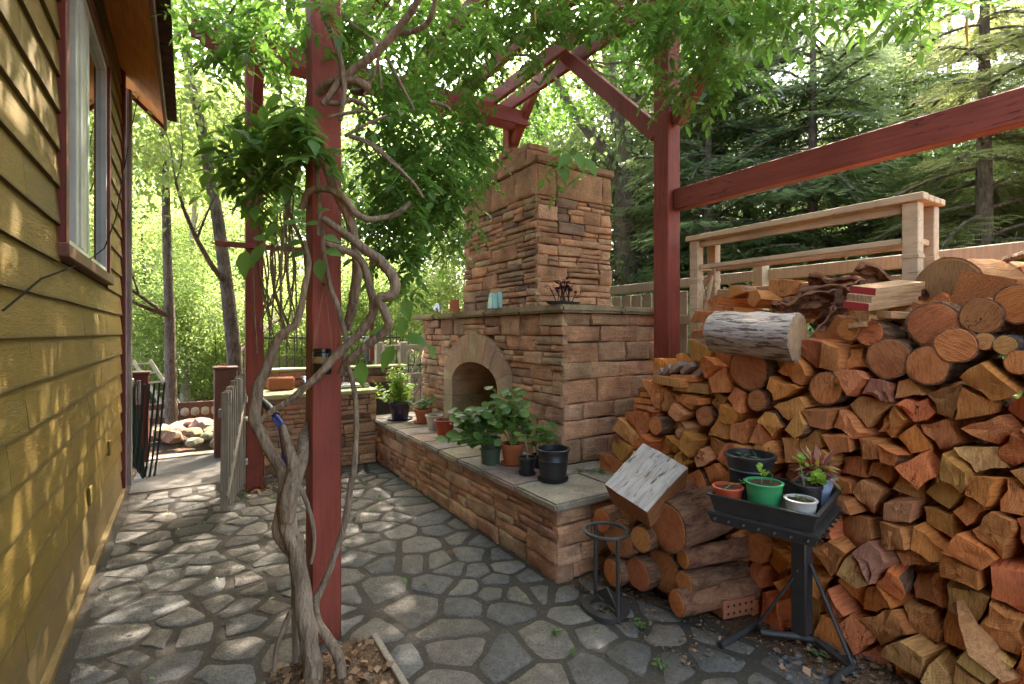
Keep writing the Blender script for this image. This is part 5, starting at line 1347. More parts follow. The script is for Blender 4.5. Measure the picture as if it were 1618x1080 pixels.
# ------------------------------------------------------------------ pots and their plants
def pot(base, rb, rt, h, mat, parent, rim=.012, rimh=.12, soil=.12, ribs=0, n=24, sx=1, sy=1, wob=None, thin=.006, fill=True):
    b = MB(); prof = [(0.0, 0), (rb, 0), (rb + (rt - rb) * .5, h * .5)]
    if ribs:
        for k in range(ribs): z = h * (.62 + .09 * k); r_ = rb + (rt - rb) * z / h; prof += [(r_, z), (r_ + .004, z + .006), (r_, z + .012)]
    prof += [(rb + (rt - rb) * (1 - rimh), h * (1 - rimh) - .002), (rt + rim * .8, h * (1 - rimh)), (rt + rim, h * .985), (rt + rim * .6, h), (rt - thin, h), (rt - thin - .004, h * .7), (rb - thin, .02)]
    b.lathe(base, prof, n, 0, sx, sy, wob); b.build('pot', M[mat], parent)
    if fill:
        c = Vector(base) + Vector((0, 0, h * (1 - soil))); r_ = (rb + (rt - rb) * (1 - soil)) - thin
        m = 12; vs = [c + Vector((0, 0, .006))]; fs = []
        for q in (.5, 1.0):
            for k in range(m): a = 2 * math.pi * k / m; vs.append(c + Vector((math.cos(a) * r_ * q, math.sin(a) * r_ * q, R(-.005, .006))))
        for k in range(m): j = (k + 1) % m; fs += [[0, 1 + k, 1 + j], [1 + k, 1 + m + k, 1 + m + j, 1 + j]]
        b = MB(); b.add(vs, fs); b.build('soil', M['potsoil'], parent)
def saucer(base, r, mat, parent):
    b = MB(); b.lathe(base, [(0, .001), (r * .9, .001), (r, .018), (r - .006, .018), (r * .88, .006), (0, .006)], 24); b.build('saucer', M[mat], parent)
def oncap(px, py, d=None, z=.492): p = onZ(px, py, z) if d is None else P(px, py, d); p.z = z; return p
def leaves_obj(name, tmpl, C, D, U, Sz, mat, parent, wid=1.0, origin=(0, 0, 0), var=None, kind=None):
    V, Fc, idx = scatter(tmpl, np.array(C), np.array(D), np.array(U), np.array(Sz), wid)
    v_ = rnd(len(C)) if var is None else var
    me = mesh_np(name, V, Fc, M[mat], v_[idx], origin=origin); o = link(name, me, parent, origin)
    o['kind'] = kind or 'stuff'
    return o
# round geranium leaf
_k = 9; _v = [[.5, 0, .0]]; 
for i in range(_k):
    a = math.pi + (i + .35) * 2 * math.pi / (_k + .0) * .965; r_ = .5 if i % 2 else .56; _v.append([.5 + math.cos(a) * r_ if True else 0, math.sin(a) * r_, .10 + .05 * (i % 2)])
_v.append([.12, 0, .0])
T_ROUND = (np.array(_v, float), np.array([[0, 1 + i, 1 + (i + 1) % _k] for i in range(_k)]))
def geranium(base, parent, stems, leafn, spread, hgt, lsz, mat='leaf_pot', lean=(0, 0)):
    C, D, U, Sz = [], [], [], []; b = MB()
    for s_ in range(stems):
        a = R(0, 6.28); r_ = R(.25, 1) * spread; top = Vector(base) + Vector((math.cos(a) * r_ + lean[0] * R(.4, 1), math.sin(a) * r_ + lean[1] * R(.4, 1), hgt * R(.45, 1.0)))
        p0 = Vector(base) + Vector((R(-.02, .02), R(-.02, .02), 0)); mid = (p0 + top) / 2 + Vector((math.cos(a) * .02, math.sin(a) * .02, .02))
        b.tube([p0, mid, top], [.0055, .0045, .003], 6)
        for k in range(leafn):
            t = R(.45, 1.02); q = p0 * (1 - t) ** 2 + mid * 2 * t * (1 - t) + top * t * t; aa = R(0, 6.28); dr = Vector((math.cos(aa), math.sin(aa), R(-.2, .5))).normalized(); Ls = R(.03, .07)
            tip = q + dr * Ls; b.tube([q, tip], [.0022, .0016], 4, cap=False); C.append(tip); D.append((dr.x, dr.y, R(-.6, .15))); U.append((R(-.5, .2) - .15, R(-.6, .2) - .25, 1)); Sz.append(R(.7, 1.25) * lsz)
    b.build('stems', M['greenstem'], parent); leaves_obj('leaves', T_ROUND, C, D, U, Sz, mat, parent, 1.0)
M['greenstem'] = m_plain('green_stem', (.16, .22, .05), .6, .3)
M['woodystem'] = m_plain('woody_stem', (.22, .17, .10), .8, .3)
# 1 lime-green bush in a dark patterned pot
c = oncap(632, 0, 5.95); t = thing('potted_plant', c, 'bright green bushy plant in a dark purple patterned pot at the far hearth end', 'potted plant', 'pots on the hearth')
saucer(c, .15, 'purplepot', t); pot(c + Vector((0, 0, .006)), .09, .125, .19, 'purplepot', t, .008)
for a in (-1.9, -2.6): b = MB(); b.lathe(c + Vector((math.cos(a) * .112, math.sin(a) * .112, .10)), [(0, -.035), (.02, -.02), (.03, 0), (.02, .02), (0, .035)], 4, sx=.4, sy=1); b.build('motif', M['greypot'], t)
C, D, U, Sz = [], [], [], []; b = MB()
for s_ in range(34):
    a = R(0, 6.28); r_ = abs(random.gauss(0, .16)); tip = c + Vector((math.cos(a) * r_ * 1.15, math.sin(a) * r_ * 1.15, .22 + R(.05, .42) * (1 - r_ * 1.0))); b.tube([c + Vector((0, 0, .18)), (c + tip) / 2 + Vector((0, 0, .08)), tip], .0025, 4)
    for k in range(26):
        q = R(.35, 1.05); p = (c + Vector((0, 0, .18))).lerp(tip, q) + Vector((R(-.03, .03), R(-.03, .03), R(-.02, .03))); aa = R(0, 6.28); C.append(p); D.append((math.cos(aa), math.sin(aa), R(-.5, .4))); U.append((R(-.6, .6), R(-.6, .6), 1)); Sz.append(R(.04, .07))
b.build('stems', M['greenstem'], t); leaves_obj('leaves', T_DIA, C, D, U, Sz, 'leaf_bush', t, .8)
# 2 terracotta, sprawling plant
c = oncap(668, 0, 5.72); t = thing('potted_plant', c, 'small sprawling plant in a terracotta pot with saucer beside the dark patterned pot', 'potted plant', 'pots on the hearth')
saucer(c, .105, 'terra', t); pot(c + Vector((0, 0, .006)), .06, .095, .15, 'terra', t, .01); geranium(c + Vector((0, 0, .14)), t, 9, 7, .11, .14, .045)
# 3 cream pot 4 red pot with pink flower
c = oncap(686, 0, 5.35); t = thing('plant_pot', c, 'cream clay pot between the terracotta pot and the red pot', 'pot', 'pots on the hearth'); pot(c, .06, .088, .15, 'cream', t, .008)
c = oncap(703, 0, 5.05); t = thing('potted_plant', c, 'red clay pot with a pink geranium flower leaning out', 'potted plant', 'pots on the hearth'); pot(c, .072, .096, .15, 'terrared', t, .008)
fc = c + Vector((.045, -.11, .16)); b = MB(); b.tube([c + Vector((0, 0, .13)), c + Vector((.03, -.04, .20)), fc], .003, 5); b.build('stem', M['greenstem'], t)
C = [fc + Vector((random.gauss(0, .02), random.gauss(0, .02), random.gauss(0, .024))) for _ in range(46)]; D = [(R(-1, 1), R(-1, 1), R(-1, 1)) for _ in C]; leaves_obj('flower', T_ROUND, C, D, [(R(-1, 1), R(-1, 1), 1) for _ in C], [R(.018, .028) for _ in C], 'petal', t)
# 5 stacked green and grey pots with geranium
c = oncap(775, 731); t = thing('potted_plant', c, 'leafy geranium in a grey pot nested in a dull green pot', 'potted plant', 'pots on the hearth')
pot(c, .068, .078, .12, 'dgreenpot', t, .008, fill=False); pot(c + Vector((0, .01, .085)), .062, .078, .11, 'greypot', t, .006); geranium(c + Vector((-.02, .02, .18)), t, 17, 11, .22, .30, .062, 'leaf_pot', (-.12, .06))
geranium(c + Vector((-.03, .0, .13)), t, 9, 9, .17, .12, .060, 'leaf_pot', (-.16, .02))
b = MB(); tip = P(718, 585, 3.95); q0 = c + Vector((0, 0, .18)); 
# 6 terracotta tall geranium
c = oncap(810, 733, None); t = thing('potted_plant', c, 'tall leafy geranium in a large terracotta pot with saucer on the hearth', 'potted plant', 'pots on the hearth')
saucer(c, .095, 'terra', t); pot(c + Vector((0, 0, .006)), .066, .086, .155, 'terra', t, .010, .2); geranium(c + Vector((0, 0, .15)), t, 13, 10, .15, .46, .064, 'leaf_pot', (-.02, .04))
# 7 small black pot seedling
c = oncap(833, 749); t = thing('potted_plant', c, 'single-stemmed seedling in small black pot by the big one', 'potted plant', 'pots on the hearth')
saucer(c, .062, 'blackplastic', t); pot(c + Vector((0, 0, .004)), .048, .060, .12, 'blackplastic', t, .006)
b = MB(); b.tube([c + Vector((0, 0, .1)), c + Vector((-.005, 0, .2)), c + Vector((-.02, .0, .27))], .005, 6); b.build('stem', M['woodystem'], t)
C, D, U, Sz = [], [], [], []
for k in range(9): a = R(0, 6.28); C.append(c + Vector((-.02 + math.cos(a) * .025, math.sin(a) * .025, R(.20, .29)))); D.append((math.cos(a), math.sin(a), R(-.2, .3))); U.append((R(-.3, .1), R(-.4, .1), 1)); Sz.append(R(.035, .06))
leaves_obj('leaves', T_ROUND, C, D, U, Sz, 'leaf_pot', t)
# 8 large black nursery pot with a plant standing behind
c = oncap(874, 758); t = thing('potted_plant', c, 'large black nursery pot at the front end of the pot row on the hearth', 'potted plant', 'pots on the hearth')
saucer(c, .108, 'blackplastic', t); pot(c + Vector((0, 0, .004)), .090, .108, .215, 'blackplastic', t, .009, .08, .22, 1)
C, D, U, Sz = [], [], [], []
for k in range(14): a = R(0, 6.28); C.append(c + Vector((math.cos(a) * R(0, .05), math.sin(a) * R(0, .05), .178))); D.append((math.cos(a), math.sin(a), R(0, .4))); U.append((0, 0, 1)); Sz.append(R(.03, .05))
leaves_obj('dry_leaves', T_DIA, C, D, U, Sz, 'leaf_dry', t)
c = oncap(852, 738, None); t = thing('potted_plant', c, 'thin geranium sprout behind the two black pots', 'potted plant', 'pots on the hearth'); pot(c, .045, .055, .10, 'blackplastic', t, .005); geranium(c + Vector((0, 0, .09)), t, 5, 6, .07, .26, .06, 'leaf_pot', (.03, .03))
# clippings on the hearth
for (px, py, lab) in ((918, 744, 'small pile of wilted green clippings on the hearth, left one'), (948, 747, 'small pile of wilted green clippings on the hearth, right one')):
    c = oncap(px, py); C = [c + Vector((R(-.05, .05), R(-.04, .04), R(.004, .02))) for _ in range(26)]; D = [(R(-1, 1), R(-1, 1), R(-.2, .2)) for _ in C]
    V, Fc, idx = scatter(T_OVAL, np.array(C), np.array(D), np.array([(R(-.4, .4), R(-.4, .4), 1) for _ in C]), np.array([R(.03, .05) for _ in C]), .8); me = mesh_np('clippings', V, Fc, M['leaf_dark'], rnd(len(C))[idx], origin=c)
    tag(link('clippings', me, None, c), lab, 'clippings')
# mantel ornaments
mz = ZB + .064
def onm(px, d): p = P(px, 480, d); p.z = mz; return p
c = onm(781, 4.62); t = MB(); t.box(c + Vector((-.05, -.045, 0)), c + Vector((.05, .045, .14)), 0, .006); t.v = [Vector((v.x + (c.x - v.x) * .25 * (v.z - mz) / .14, v.y + (c.y - v.y) * .25 * (v.z - mz) / .14, v.z)) for v in t.v]
t.box(c + Vector((.01, -.055, 0)), c + Vector((.06, -.02, .15)), 0, .01); tag(t.build('glass_block', M['aqua'], None), 'pale aqua ornament on the mantel left of the dark plant', 'ornament')
c = onm(718, 5.25); t = thing('clay_pot', c, 'upturned small terracotta pot on the far end of the mantel', 'pot'); b = MB(); b.lathe(c, [(0, .001), (.06, .001), (.055, .03), (.05, .035), (.045, .12), (.0, .121)], 16); b.build('pot', M['terra'], t)
c = onm(692, 5.55); b = MB()
for k in range(3): b.tube([c + Vector((R(-.02, .02), .03 * k - .03, 0)), c + Vector((R(-.02, .02), .03 * k - .03, .05)), c + Vector((0, .03 * k - .03 + .01, .10))], [.012, .022, .008], 8)
tag(b.build('shells', M['steel'], None), 'little silvery seashells on the far mantel corner', 'ornament')
c = onm(890, 3.98); t = thing('mantel_plant', c, 'dark maroon leafy plant in a flat dish on the mantel by the chimney', 'plant'); b = MB(); b.lathe(c, [(0, .001), (.09, .001), (.11, .025), (.10, .025), (.085, .012), (0, .012)], 20, sx=1.5, sy=.7); b.build('dish', M['iron'], t)
C, D, U, Sz = [], [], [], []; b = MB()
for k in range(13):
    p0 = c + Vector((R(-.09, .09), R(-.03, .03), .012)); tip = p0 + Vector((R(-.07, .07), R(-.05, .05), R(.07, .19))); b.tube([p0, (p0 + tip) / 2 + Vector((0, 0, .01)), tip], .004, 5)
    for j in range(4): a = R(0, 6.28); C.append(tip + Vector((R(-.012, .012), R(-.012, .012), R(-.03, .01)))); D.append((math.cos(a), math.sin(a), R(-.1, .8))); U.append((R(-.6, .6), R(-.6, .6), 1)); Sz.append(R(.04, .065))
b.build('stems', M['leaf_maroon'], t); leaves_obj('leaves', T_OVAL, C, D, U, Sz, 'leaf_maroon', t, 1.2)
# tray pots
fz = TZ - .065
def tpt(u, v): p = tp(u * LU, v * LV, fz); return p
G2 = 'pots in the black tray'
c = tpt(.14, .15); t = thing('potted_plant', c, 'short red plastic pot with tiny trailing seedling in the tray', 'potted plant', G2); pot(c, .052, .066, .10, 'terrared', t, .005, .1)
b = MB(); b.tube([c + Vector((-.02, 0, .09)), c + Vector((0, -.02, .115)), c + Vector((.05, -.04, .115))], .002, 5); b.build('stem', M['greenstem'], t)
leaves_obj('leaves', T_OVAL, [c + Vector((.05 + .012 * k, -.04, .115)) for k in range(5)], [(R(-1, 1), R(-1, 1), .3) for _ in range(5)], [(-.3, -.3, 1)] * 5, [.03] * 5, 'leaf_pot', t)
c = tpt(.48, .20); t = thing('potted_plant', c, 'bright green plastic pot with one green seedling in the tray', 'potted plant', G2); pot(c, .062, .077, .145, 'greenpot', t, .005, .05, .06)
b = MB(); b.tube([c + Vector((-.02, 0, .13)), c + Vector((-.018, 0, .17)), c + Vector((-.022, .0, .20))], .0022, 5); b.tube([c + Vector((.03, -.01, .13)), c + Vector((.035, -.02, .17)), c + Vector((.0, -.02, .20))], .0018, 5); b.build('stem', M['greenstem'], t)
C = [c + Vector((-.02 + R(-.006, .006), R(-.006, .006), .165 + .008 * k)) for k in range(7)]; leaves_obj('leaves', T_OVAL, C, [(R(-1, 1), R(-1, 1), R(.1, .9)) for _ in C], [(-.5, -.6, 1)] * 7, [R(.03, .045) for _ in C], 'leaf_bush', t, 1.2)
c = tpt(.82, .17); t = thing('potted_plant', c, 'cloudy clear plastic cup of soil in the front corner of the tray', 'potted plant', G2); pot(c, .050, .062, .105, 'clearpot', t, .005, .07, .10)
leaves_obj('leaves', T_OVAL, [c + Vector((R(-.02, .02), R(-.02, .02), .10)) for _ in range(6)], [(R(-1, 1), R(-1, 1), .7) for _ in range(6)], [(-.3, -.3, 1)] * 6, [.025] * 6, 'leaf_pot', t)
c = tpt(.80, .50); t = thing('potted_plant', c, 'small black pot with curly bright green leaves behind the clear cup', 'potted plant', G2); pot(c, .048, .058, .13, 'blackplastic', t, .004)
b = MB(); b.tube([c + Vector((-.03, 0, .12)), c + Vector((-.05, 0, .19)), c + Vector((-.06, .01, .25))], .003, 5); b.build('stem', M['greenstem'], t)
C = [c + Vector((.02 + R(-.025, .025), -.03 + R(-.02, .02), .13 + R(0, .05))) for k in range(34)] + [c + Vector((-.06 + R(-.02, .02), R(-.02, .02), .24 + R(-.03, .02))) for k in range(8)]
leaves_obj('leaves', T_ROUND, C, [(R(-1, 1), R(-1, 1), R(-.3, .6)) for _ in C], [(R(-.8, .4), R(-.8, .4), 1) for _ in C], [R(.018, .034) for _ in C], 'leaf_bush', t)
c = tpt(.80, .86); t = thing('potted_plant', c, 'pale blue scalloped pot with spiky pink and yellow coleus in the tray', 'potted plant', G2)
pot(c, .045, .074, .13, 'bluepot', t, .006, .08, .15, wob=lambda a, z: .09 * math.sin(5 * a) * max(0, (z - .06) / .07))
C, D, U, Sz = [], [], [], []
for k in range(120):
    a = R(0, 6.28); el = R(-.3, 1.3); C.append(c + Vector((math.cos(a) * .025, math.sin(a) * .025, .13 + R(0, .05)))); D.append((math.cos(a) * math.cos(el), math.sin(a) * math.cos(el), math.sin(el))); U.append((R(-.5, .5), R(-.5, .5), 1)); Sz.append(R(.05, .125))
leaves_obj('leaves', T_DIA, C, D, U, Sz, 'leaf_pink', t, .35)
C = [c + Vector((R(-.06, .06), R(-.06, .06), .10 + R(0, .10))) for k in range(70)]; leaves_obj('lower_leaves', T_DIA, C, [(R(-1, 1), R(-1, 1), R(-.8, .6)) for _ in C], [(R(-.8, .4), R(-.8, .4), 1) for _ in C], [R(.03, .07) for _ in C], 'leaf_bush', t, .5)
c = tpt(.20, .62); t = thing('plant_pot', c, 'biggest black nursery pot at the back of the tray', 'pot', G2); pot(c, .088, .112, .215, 'blackplastic', t, .009, .09, .2, 1)
C = [c + Vector((R(-.06, .06), R(-.06, .06), .18 + R(0, .02))) for k in range(22)]; leaves_obj('leaves', T_DIA, C, [(R(-1, 1), R(-1, 1), R(-.1, .2)) for _ in C], [(0, 0, 1)] * 22, [R(.03, .07) for _ in C], 'leaf_dark', t, .5)

# hanging jar on the post
jp = P(509, 573, 2.40); t = thing('jar_lantern', jp, 'dark glass jar hanging by twine on the near red post', 'jar')
b = MB(); b.lathe(jp + Vector((0, 0, -.052)), [(0, 0), (.040, 0), (.043, .01), (.043, .095), (.038, .102), (.042, .104), (.042, .118), (.037, .118), (.036, .02), (0, .015)], 22); b.build('jar', M['jar'], t)
b = MB(); b.lathe(jp + Vector((0, 0, .0)), [(.0435, 0), (.0465, .003), (.0465, .026), (.0435, .029)], 22); b.build('twine_band', M['twine'], t)
b = MB(); hk = P(513, 448, 2.42); b.tube([jp + Vector((-.04, 0, .06)), hk], .0018, 4); b.tube([jp + Vector((.04, -.02, .06)), hk], .0018, 4); b.build('string', M['twine'], t)
b = MB(); b.box(hk + Vector((-.006, -.01, -.004)), hk + Vector((.006, .03, .004))); b.build('nail', M['iron'], t)
# blue hose end
b = MB(); b.tube([P(413, 632, 2.55), P(424, 643, 2.5), P(436, 656, 2.45)], [.016, .02, .018], 10); o = b.build('hose_nozzle', M['blackplastic'], None); tag(o, 'black nozzle of the blue hose tucked into the twisted vine', 'hose')
b = MB(); b.tube([P(436, 656, 2.45), P(446, 668, 2.42), P(450, 700, 2.40), P(455, 760, 2.38), P(458, 800, 2.36)], .0095, 8); b.tube([P(432, 660, 2.44), P(442, 676, 2.43), P(447, 710, 2.42), P(450, 780, 2.40)], .008, 8)
tag(b.build('blue_hose', M['blue'], None), 'blue hose running down behind the twisted vine trunk', 'hose')

# planting pit: soil, edging boards, leaf litter, pebbles
pit = sheet('planting_pit', PIT[0], PIT[1], PIT[2], PIT[3], .012, M['soil'], n=16, amp=.02)
for (x0, x1, y0, y1) in ((PIT[1], PIT[1] + .03, PIT[2], PIT[3]),):
    b = MB(); b.box((x0, y0, -.02), (x1, y1, .035), 0, .004); tag(b.build('edging_board', M['greywood'], None), 'thin wooden edging board at the right side of the vine bed', 'edging')
def litter(name, rects, n, mat, sz, lab, cat='leaf litter', tmpl=T_DIA, z=.02):
    C = []
    for _ in range(n):
        x0, x1, y0, y1 = random.choice(rects); x, y = R(x0, x1), R(y0, y1); C.append((x, y, z + R(0, .02)))
    V, Fc, idx = scatter(tmpl, np.array(C), rn(n, 3) * np.array([1, 1, .25]), np.tile([0, 0, 1.0], (n, 1)) + rn(n, 3) * .45, np.random.uniform(sz[0], sz[1], n), 1.2)
    me = mesh_np(name, V, Fc, M[mat], rnd(n)[idx]); o = link(name, me); tag(o, lab, cat, None, 'stuff'); return o
litter('leaf_litter', [(PIT[0], PIT[1], PIT[2], PIT[3])] * 4 + [(.45, .72, 5.2, 5.75)] * 2 + [(2.2, 2.7, .2, 1.4)], 620, 'leaf_dry', (.02, .055), 'brown dry leaves scattered in the vine bed and along edges')
litter('wood_chips', [(2.2, 2.75, .1, 1.5), (1.85, 2.3, 1.5, 2.4), (2.2, 2.7, .1, 1.3)], 900, 'leaf_dry', (.008, .03), 'small wood chips and bark crumbs along the foot of the woodpile', 'wood chips', z=.008)
litter('fallen_leaves', [(-.4, 1.8, .8, 5.5)], 70, 'leaf_pot', (.02, .04), 'few fallen green leaves lying on the flagstones', 'fallen leaves', T_OVAL, z=.03)
gb_ = MB()
for i in range(150):
    x, y = R(2.05, 2.62), R(.1, 1.45)
    if i > 120: x, y = R(PIT[0], PIT[1]), R(PIT[2], PIT[3])
    r_ = R(.006, .02) if i % 9 else R(.02, .032); n0 = len(gb_.v); c_ = Vector((x, y, .014)); bm = bmesh.new(); bmesh.ops.create_icosphere(bm, subdivisions=1, radius=r_); s_ = R(0, 9); sc_ = (R(.8, 1.6), R(.8, 1.2), R(.4, .7))
    for v in bm.verts: v.co = Vector([v.co[k] * sc_[k] for k in range(3)]) * (1 + .3 * noise.noise(v.co * 40 + Vector((s_, 0, 0)))) + c_
    bm.verts.index_update(); gb_.add([v.co.copy() for v in bm.verts], [[v.index for v in f.verts] for f in bm.faces]); bm.free()
tag(gb_.build('gravel', M['pebble'], None, ang=80), 'grey pebbles scattered in the soil at the foot of the woodpile and vine', 'gravel', None, 'stuff')
for (px, py, lab) in ((320, 828, 0), (875, 998, 1), (1042, 1050, 2), (1008, 988, 3), (1290, 1035, 4)):
    c = onZ(px, py, .02); n = 14; C = np.array([c + Vector((R(-.03, .03), R(-.03, .03), R(0, .02))) for _ in range(n)])
    V, Fc, idx = scatter(T_OVAL, C, rn(n, 3) * np.array([1, 1, .3]), np.tile([0, 0, 1.0], (n, 1)) + rn(n, 3) * .3, np.random.uniform(.018, .035, n), 1.0); me = mesh_np('weed', V, Fc, M['leaf_pot'], rnd(n)[idx], origin=c)
    tag(link('weed', me, None, c), ['small weed growing at the yellow wall side of the paving', 'tiny weed in a paving joint before the hearth corner', 'tiny green weed in the wide flagstone at the front', 'tiny weed near the iron stand base', 'green weed at the foot of the woodpile gravel'][lab], 'weed')

# ------------------------------------------------------------------ wisteria vine on the near post
vine = thing('wisteria_vine', P(492, 1080, 2.2) * 1, 'thick twisted wisteria vine climbing the near red post and pergola', 'vine')
def stem(pts, w, d, n=8, name='stem', jit=.05, mat='vine', sub=4):
    """pts in photo pixels with a depth each; widths in pixels"""
    ds = d if isinstance(d, (list, tuple)) else [d] * len(pts); ws = w if isinstance(w, (list, tuple)) else [w] * len(pts)
    if len(ds) != len(pts): ds = list(np.interp(np.linspace(0, 1, len(pts)), np.linspace(0, 1, len(ds)), ds))
    if len(ws) != len(pts): ws = list(np.interp(np.linspace(0, 1, len(pts)), np.linspace(0, 1, len(ws)), ws))
    p3 = [P(x, y, dd) for (x, y), dd in zip(pts, ds)]; rs = [ww * .5 * dd / FP for ww, dd in zip(ws, ds)]
    out, ro = [], []
    for i in range(len(p3) - 1):
        a, b_, c_, e_ = p3[max(i - 1, 0)], p3[i], p3[i + 1], p3[min(i + 2, len(p3) - 1)]
        for k in range(sub):
            t_ = k / sub; out.append(.5 * ((2 * b_) + (c_ - a) * t_ + (2 * a - 5 * b_ + 4 * c_ - e_) * t_ ** 2 + (3 * b_ - a - 3 * c_ + e_) * t_ ** 3)); ro.append(rs[i] + (rs[i + 1] - rs[i]) * t_)
    out.append(p3[-1]); ro.append(rs[-1])
    out = [p + Vector((noise.noise(p * 9), noise.noise(p * 9 + Vector((5, 5, 5))), 0)) * r_ * .5 for p, r_ in zip(out, ro)]
    b = MB(); b.tube(out, ro, n, jit=jit); return b.build(name, M[mat], vine, ang=60)
stem([(498, 1100), (492, 1040), (486, 985), (477, 925), (471, 870), (468, 845)], [33, 29, 28, 26, 25, 20], [2.16, 2.2, 2.22, 2.24, 2.26], 14, 'trunk', .07)
stem([(472, 880), (450, 856), (441, 830), (450, 795), (446, 752), (418, 697), (404, 662), (409, 612), (420, 580), (433, 548), (447, 527), (467, 512), (476, 487), (481, 455), (486, 415), (480, 380)], [20, 22, 20, 19, 18, 17, 19, 17, 15, 13, 12, 11, 10, 9, 8], [2.26, 2.3, 2.35, 2.35, 2.35], 10)
stem([(470, 868), (458, 835), (460, 790), (468, 750), (478, 715), (486, 670), (490, 620), (494, 560)], [22, 28, 25, 19, 16, 14, 12], [2.24, 2.27, 2.3, 2.4, 2.62, 2.64], 10)
stem([(455, 825), (458, 790), (464, 742), (455, 700), (447, 672)], [20, 30, 20, 12, 7], [2.24, 2.24, 2.28, 2.32], 10)
stem([(408, 668), (430, 650), (460, 630), (498, 598), (522, 573), (550, 543), (585, 503), (592, 480), (585, 450), (570, 412), (545, 395), (515, 385)], [9, 10, 11, 13, 13, 14, 14, 13, 12, 12, 10], [2.33, 2.33, 2.34, 2.36, 2.34, 2.3])
stem([(512, 345), (545, 370), (572, 390), (600, 410), (621, 435), (624, 458), (612, 468), (598, 472), (608, 495), (613, 514), (600, 530), (575, 548), (550, 572), (538, 590)], [11, 13, 15, 17, 17, 16, 16, 15, 14, 14, 13, 13, 12], [2.36, 2.32, 2.30, 2.34, 2.42])
stem([(478, 330), (484, 308), (500, 298), (522, 299), (545, 313), (560, 335), (580, 345), (600, 345), (630, 335), (648, 320)], [9, 11, 12, 12, 11, 10, 9, 8], [2.4, 2.34, 2.34, 2.5, 2.6])
stem([(508, 245), (520, 275), (538, 318), (553, 350), (562, 390), (563, 440), (556, 490), (548, 520)], [13, 15, 16, 15, 14, 16, 15, 12], [2.36, 2.38, 2.5, 2.6])
stem([(500, 148), (518, 133), (540, 126), (562, 128), (580, 138), (572, 146), (556, 144)], [13, 14, 13, 14, 14, 8], [2.45, 2.38, 2.4, 2.5])
stem([(510, 165), (535, 130), (560, 110), (590, 86), (618, 58), (640, 30), (660, -2), (680, -45)], [9, 12, 13, 13, 12, 11, 10], [2.36, 2.38, 2.3, 2.2])
stem([(498, -20), (512, 22), (524, 52), (536, 88), (542, 120), (543, 155), (538, 190)], [8, 8, 9, 9, 10, 9, 7], [2.34, 2.36, 2.36])
stem([(612, 50), (640, 52), (668, 42), (684, 20), (690, -20)], [8, 9, 9, 8], [2.34, 2.3, 2.2])
stem([(508, 160), (532, 163), (556, 158), (582, 168)], [8, 9, 8, 6], 2.38)
stem([(552, 214), (580, 224), (606, 242), (632, 268), (655, 292), (668, 312)], [7, 8, 7, 6, 5], [2.38, 2.35, 2.4]); stem([(556, 216), (590, 232), (620, 258), (650, 285)], [4, 4, 4], [2.36, 2.33])
stem([(491, 330), (489, 230), (491, 145), (495, 70), (492, -10)], [14, 13, 13, 12], 2.52)
stem([(538, 548), (552, 585), (561, 630), (562, 680), (558, 745), (547, 812), (528, 880), (510, 925), (499, 952), (505, 985), (524, 1015), (536, 1045), (536, 1095)], [8, 8, 8, 9, 10, 10, 11, 12, 14, 16, 17, 17], [2.40, 2.38, 2.36, 2.30, 2.25, 2.2])
stem([(445, 672), (452, 715), (468, 755), (484, 790), (494, 830), (497, 858), (491, 890)], [7, 8, 8, 7, 6, 5], [2.36, 2.33, 2.33]); stem([(462, 965), (450, 990), (438, 1020), (434, 1060)], [9, 8, 7], 2.2, 7)
stem([(497, 240), (503, 290), (505, 330), (503, 372)], [8, 8, 7], 2.39, 7); stem([(510, 355), (512, 410), (525, 460), (540, 505), (548, 545)], [6, 8, 9, 9], 2.39, 7)
for (x0, y0, x1, y1, d) in ((470, 260, 445, 520, 2.5), (455, 330, 480, 470, 2.6), (430, 420, 455, 510, 2.7), (545, 215, 612, 182, 2.3), (520, 185, 590, 178, 2.35), (680, 160, 712, 175, 2.6), (590, 60, 603, 140, 2.4), (603, 70, 575, 150, 2.4), (540, 20, 600, 70, 2.5), (610, 90, 655, 175, 2.6)):
    m_ = ((x0 + x1) / 2 + R(-14, 14), (y0 + y1) / 2 + R(-8, 8)); stem([(x0, y0), m_, (x1, y1)], [6, 5, 4], d, 6)
for k in range(16):
    x0 = R(405, 470); stem([(x0, R(300, 380)), (x0 + R(-14, 18), 430), (x0 + R(-30, 30), R(500, 560))], [3, 3, 2.5], R(2.6, 3.4), 5)
stem([(466, 1090), (465, 960), (463, 800)], [9, 9, 8], 2.3, 6, 'stake', 0, 'greywood')
# runners over the pergola
for k in range(26):
    x0, y0 = R(.3, 3.2), R(1.8, 5.6); a = R(-.6, .6) + (math.pi / 2 if k % 2 else 0); pts = []
    for j in range(8): pts.append(Vector((x0 + math.cos(a) * j * .28 + R(-.06, .06), y0 + math.sin(a) * j * .28 + R(-.06, .06), 4.44 + R(-.03, .10))))
    b = MB(); b.tube(pts, [.016 - .001 * j for j in range(8)], 6); b.build('stem', M['vine'], vine, ang=60)

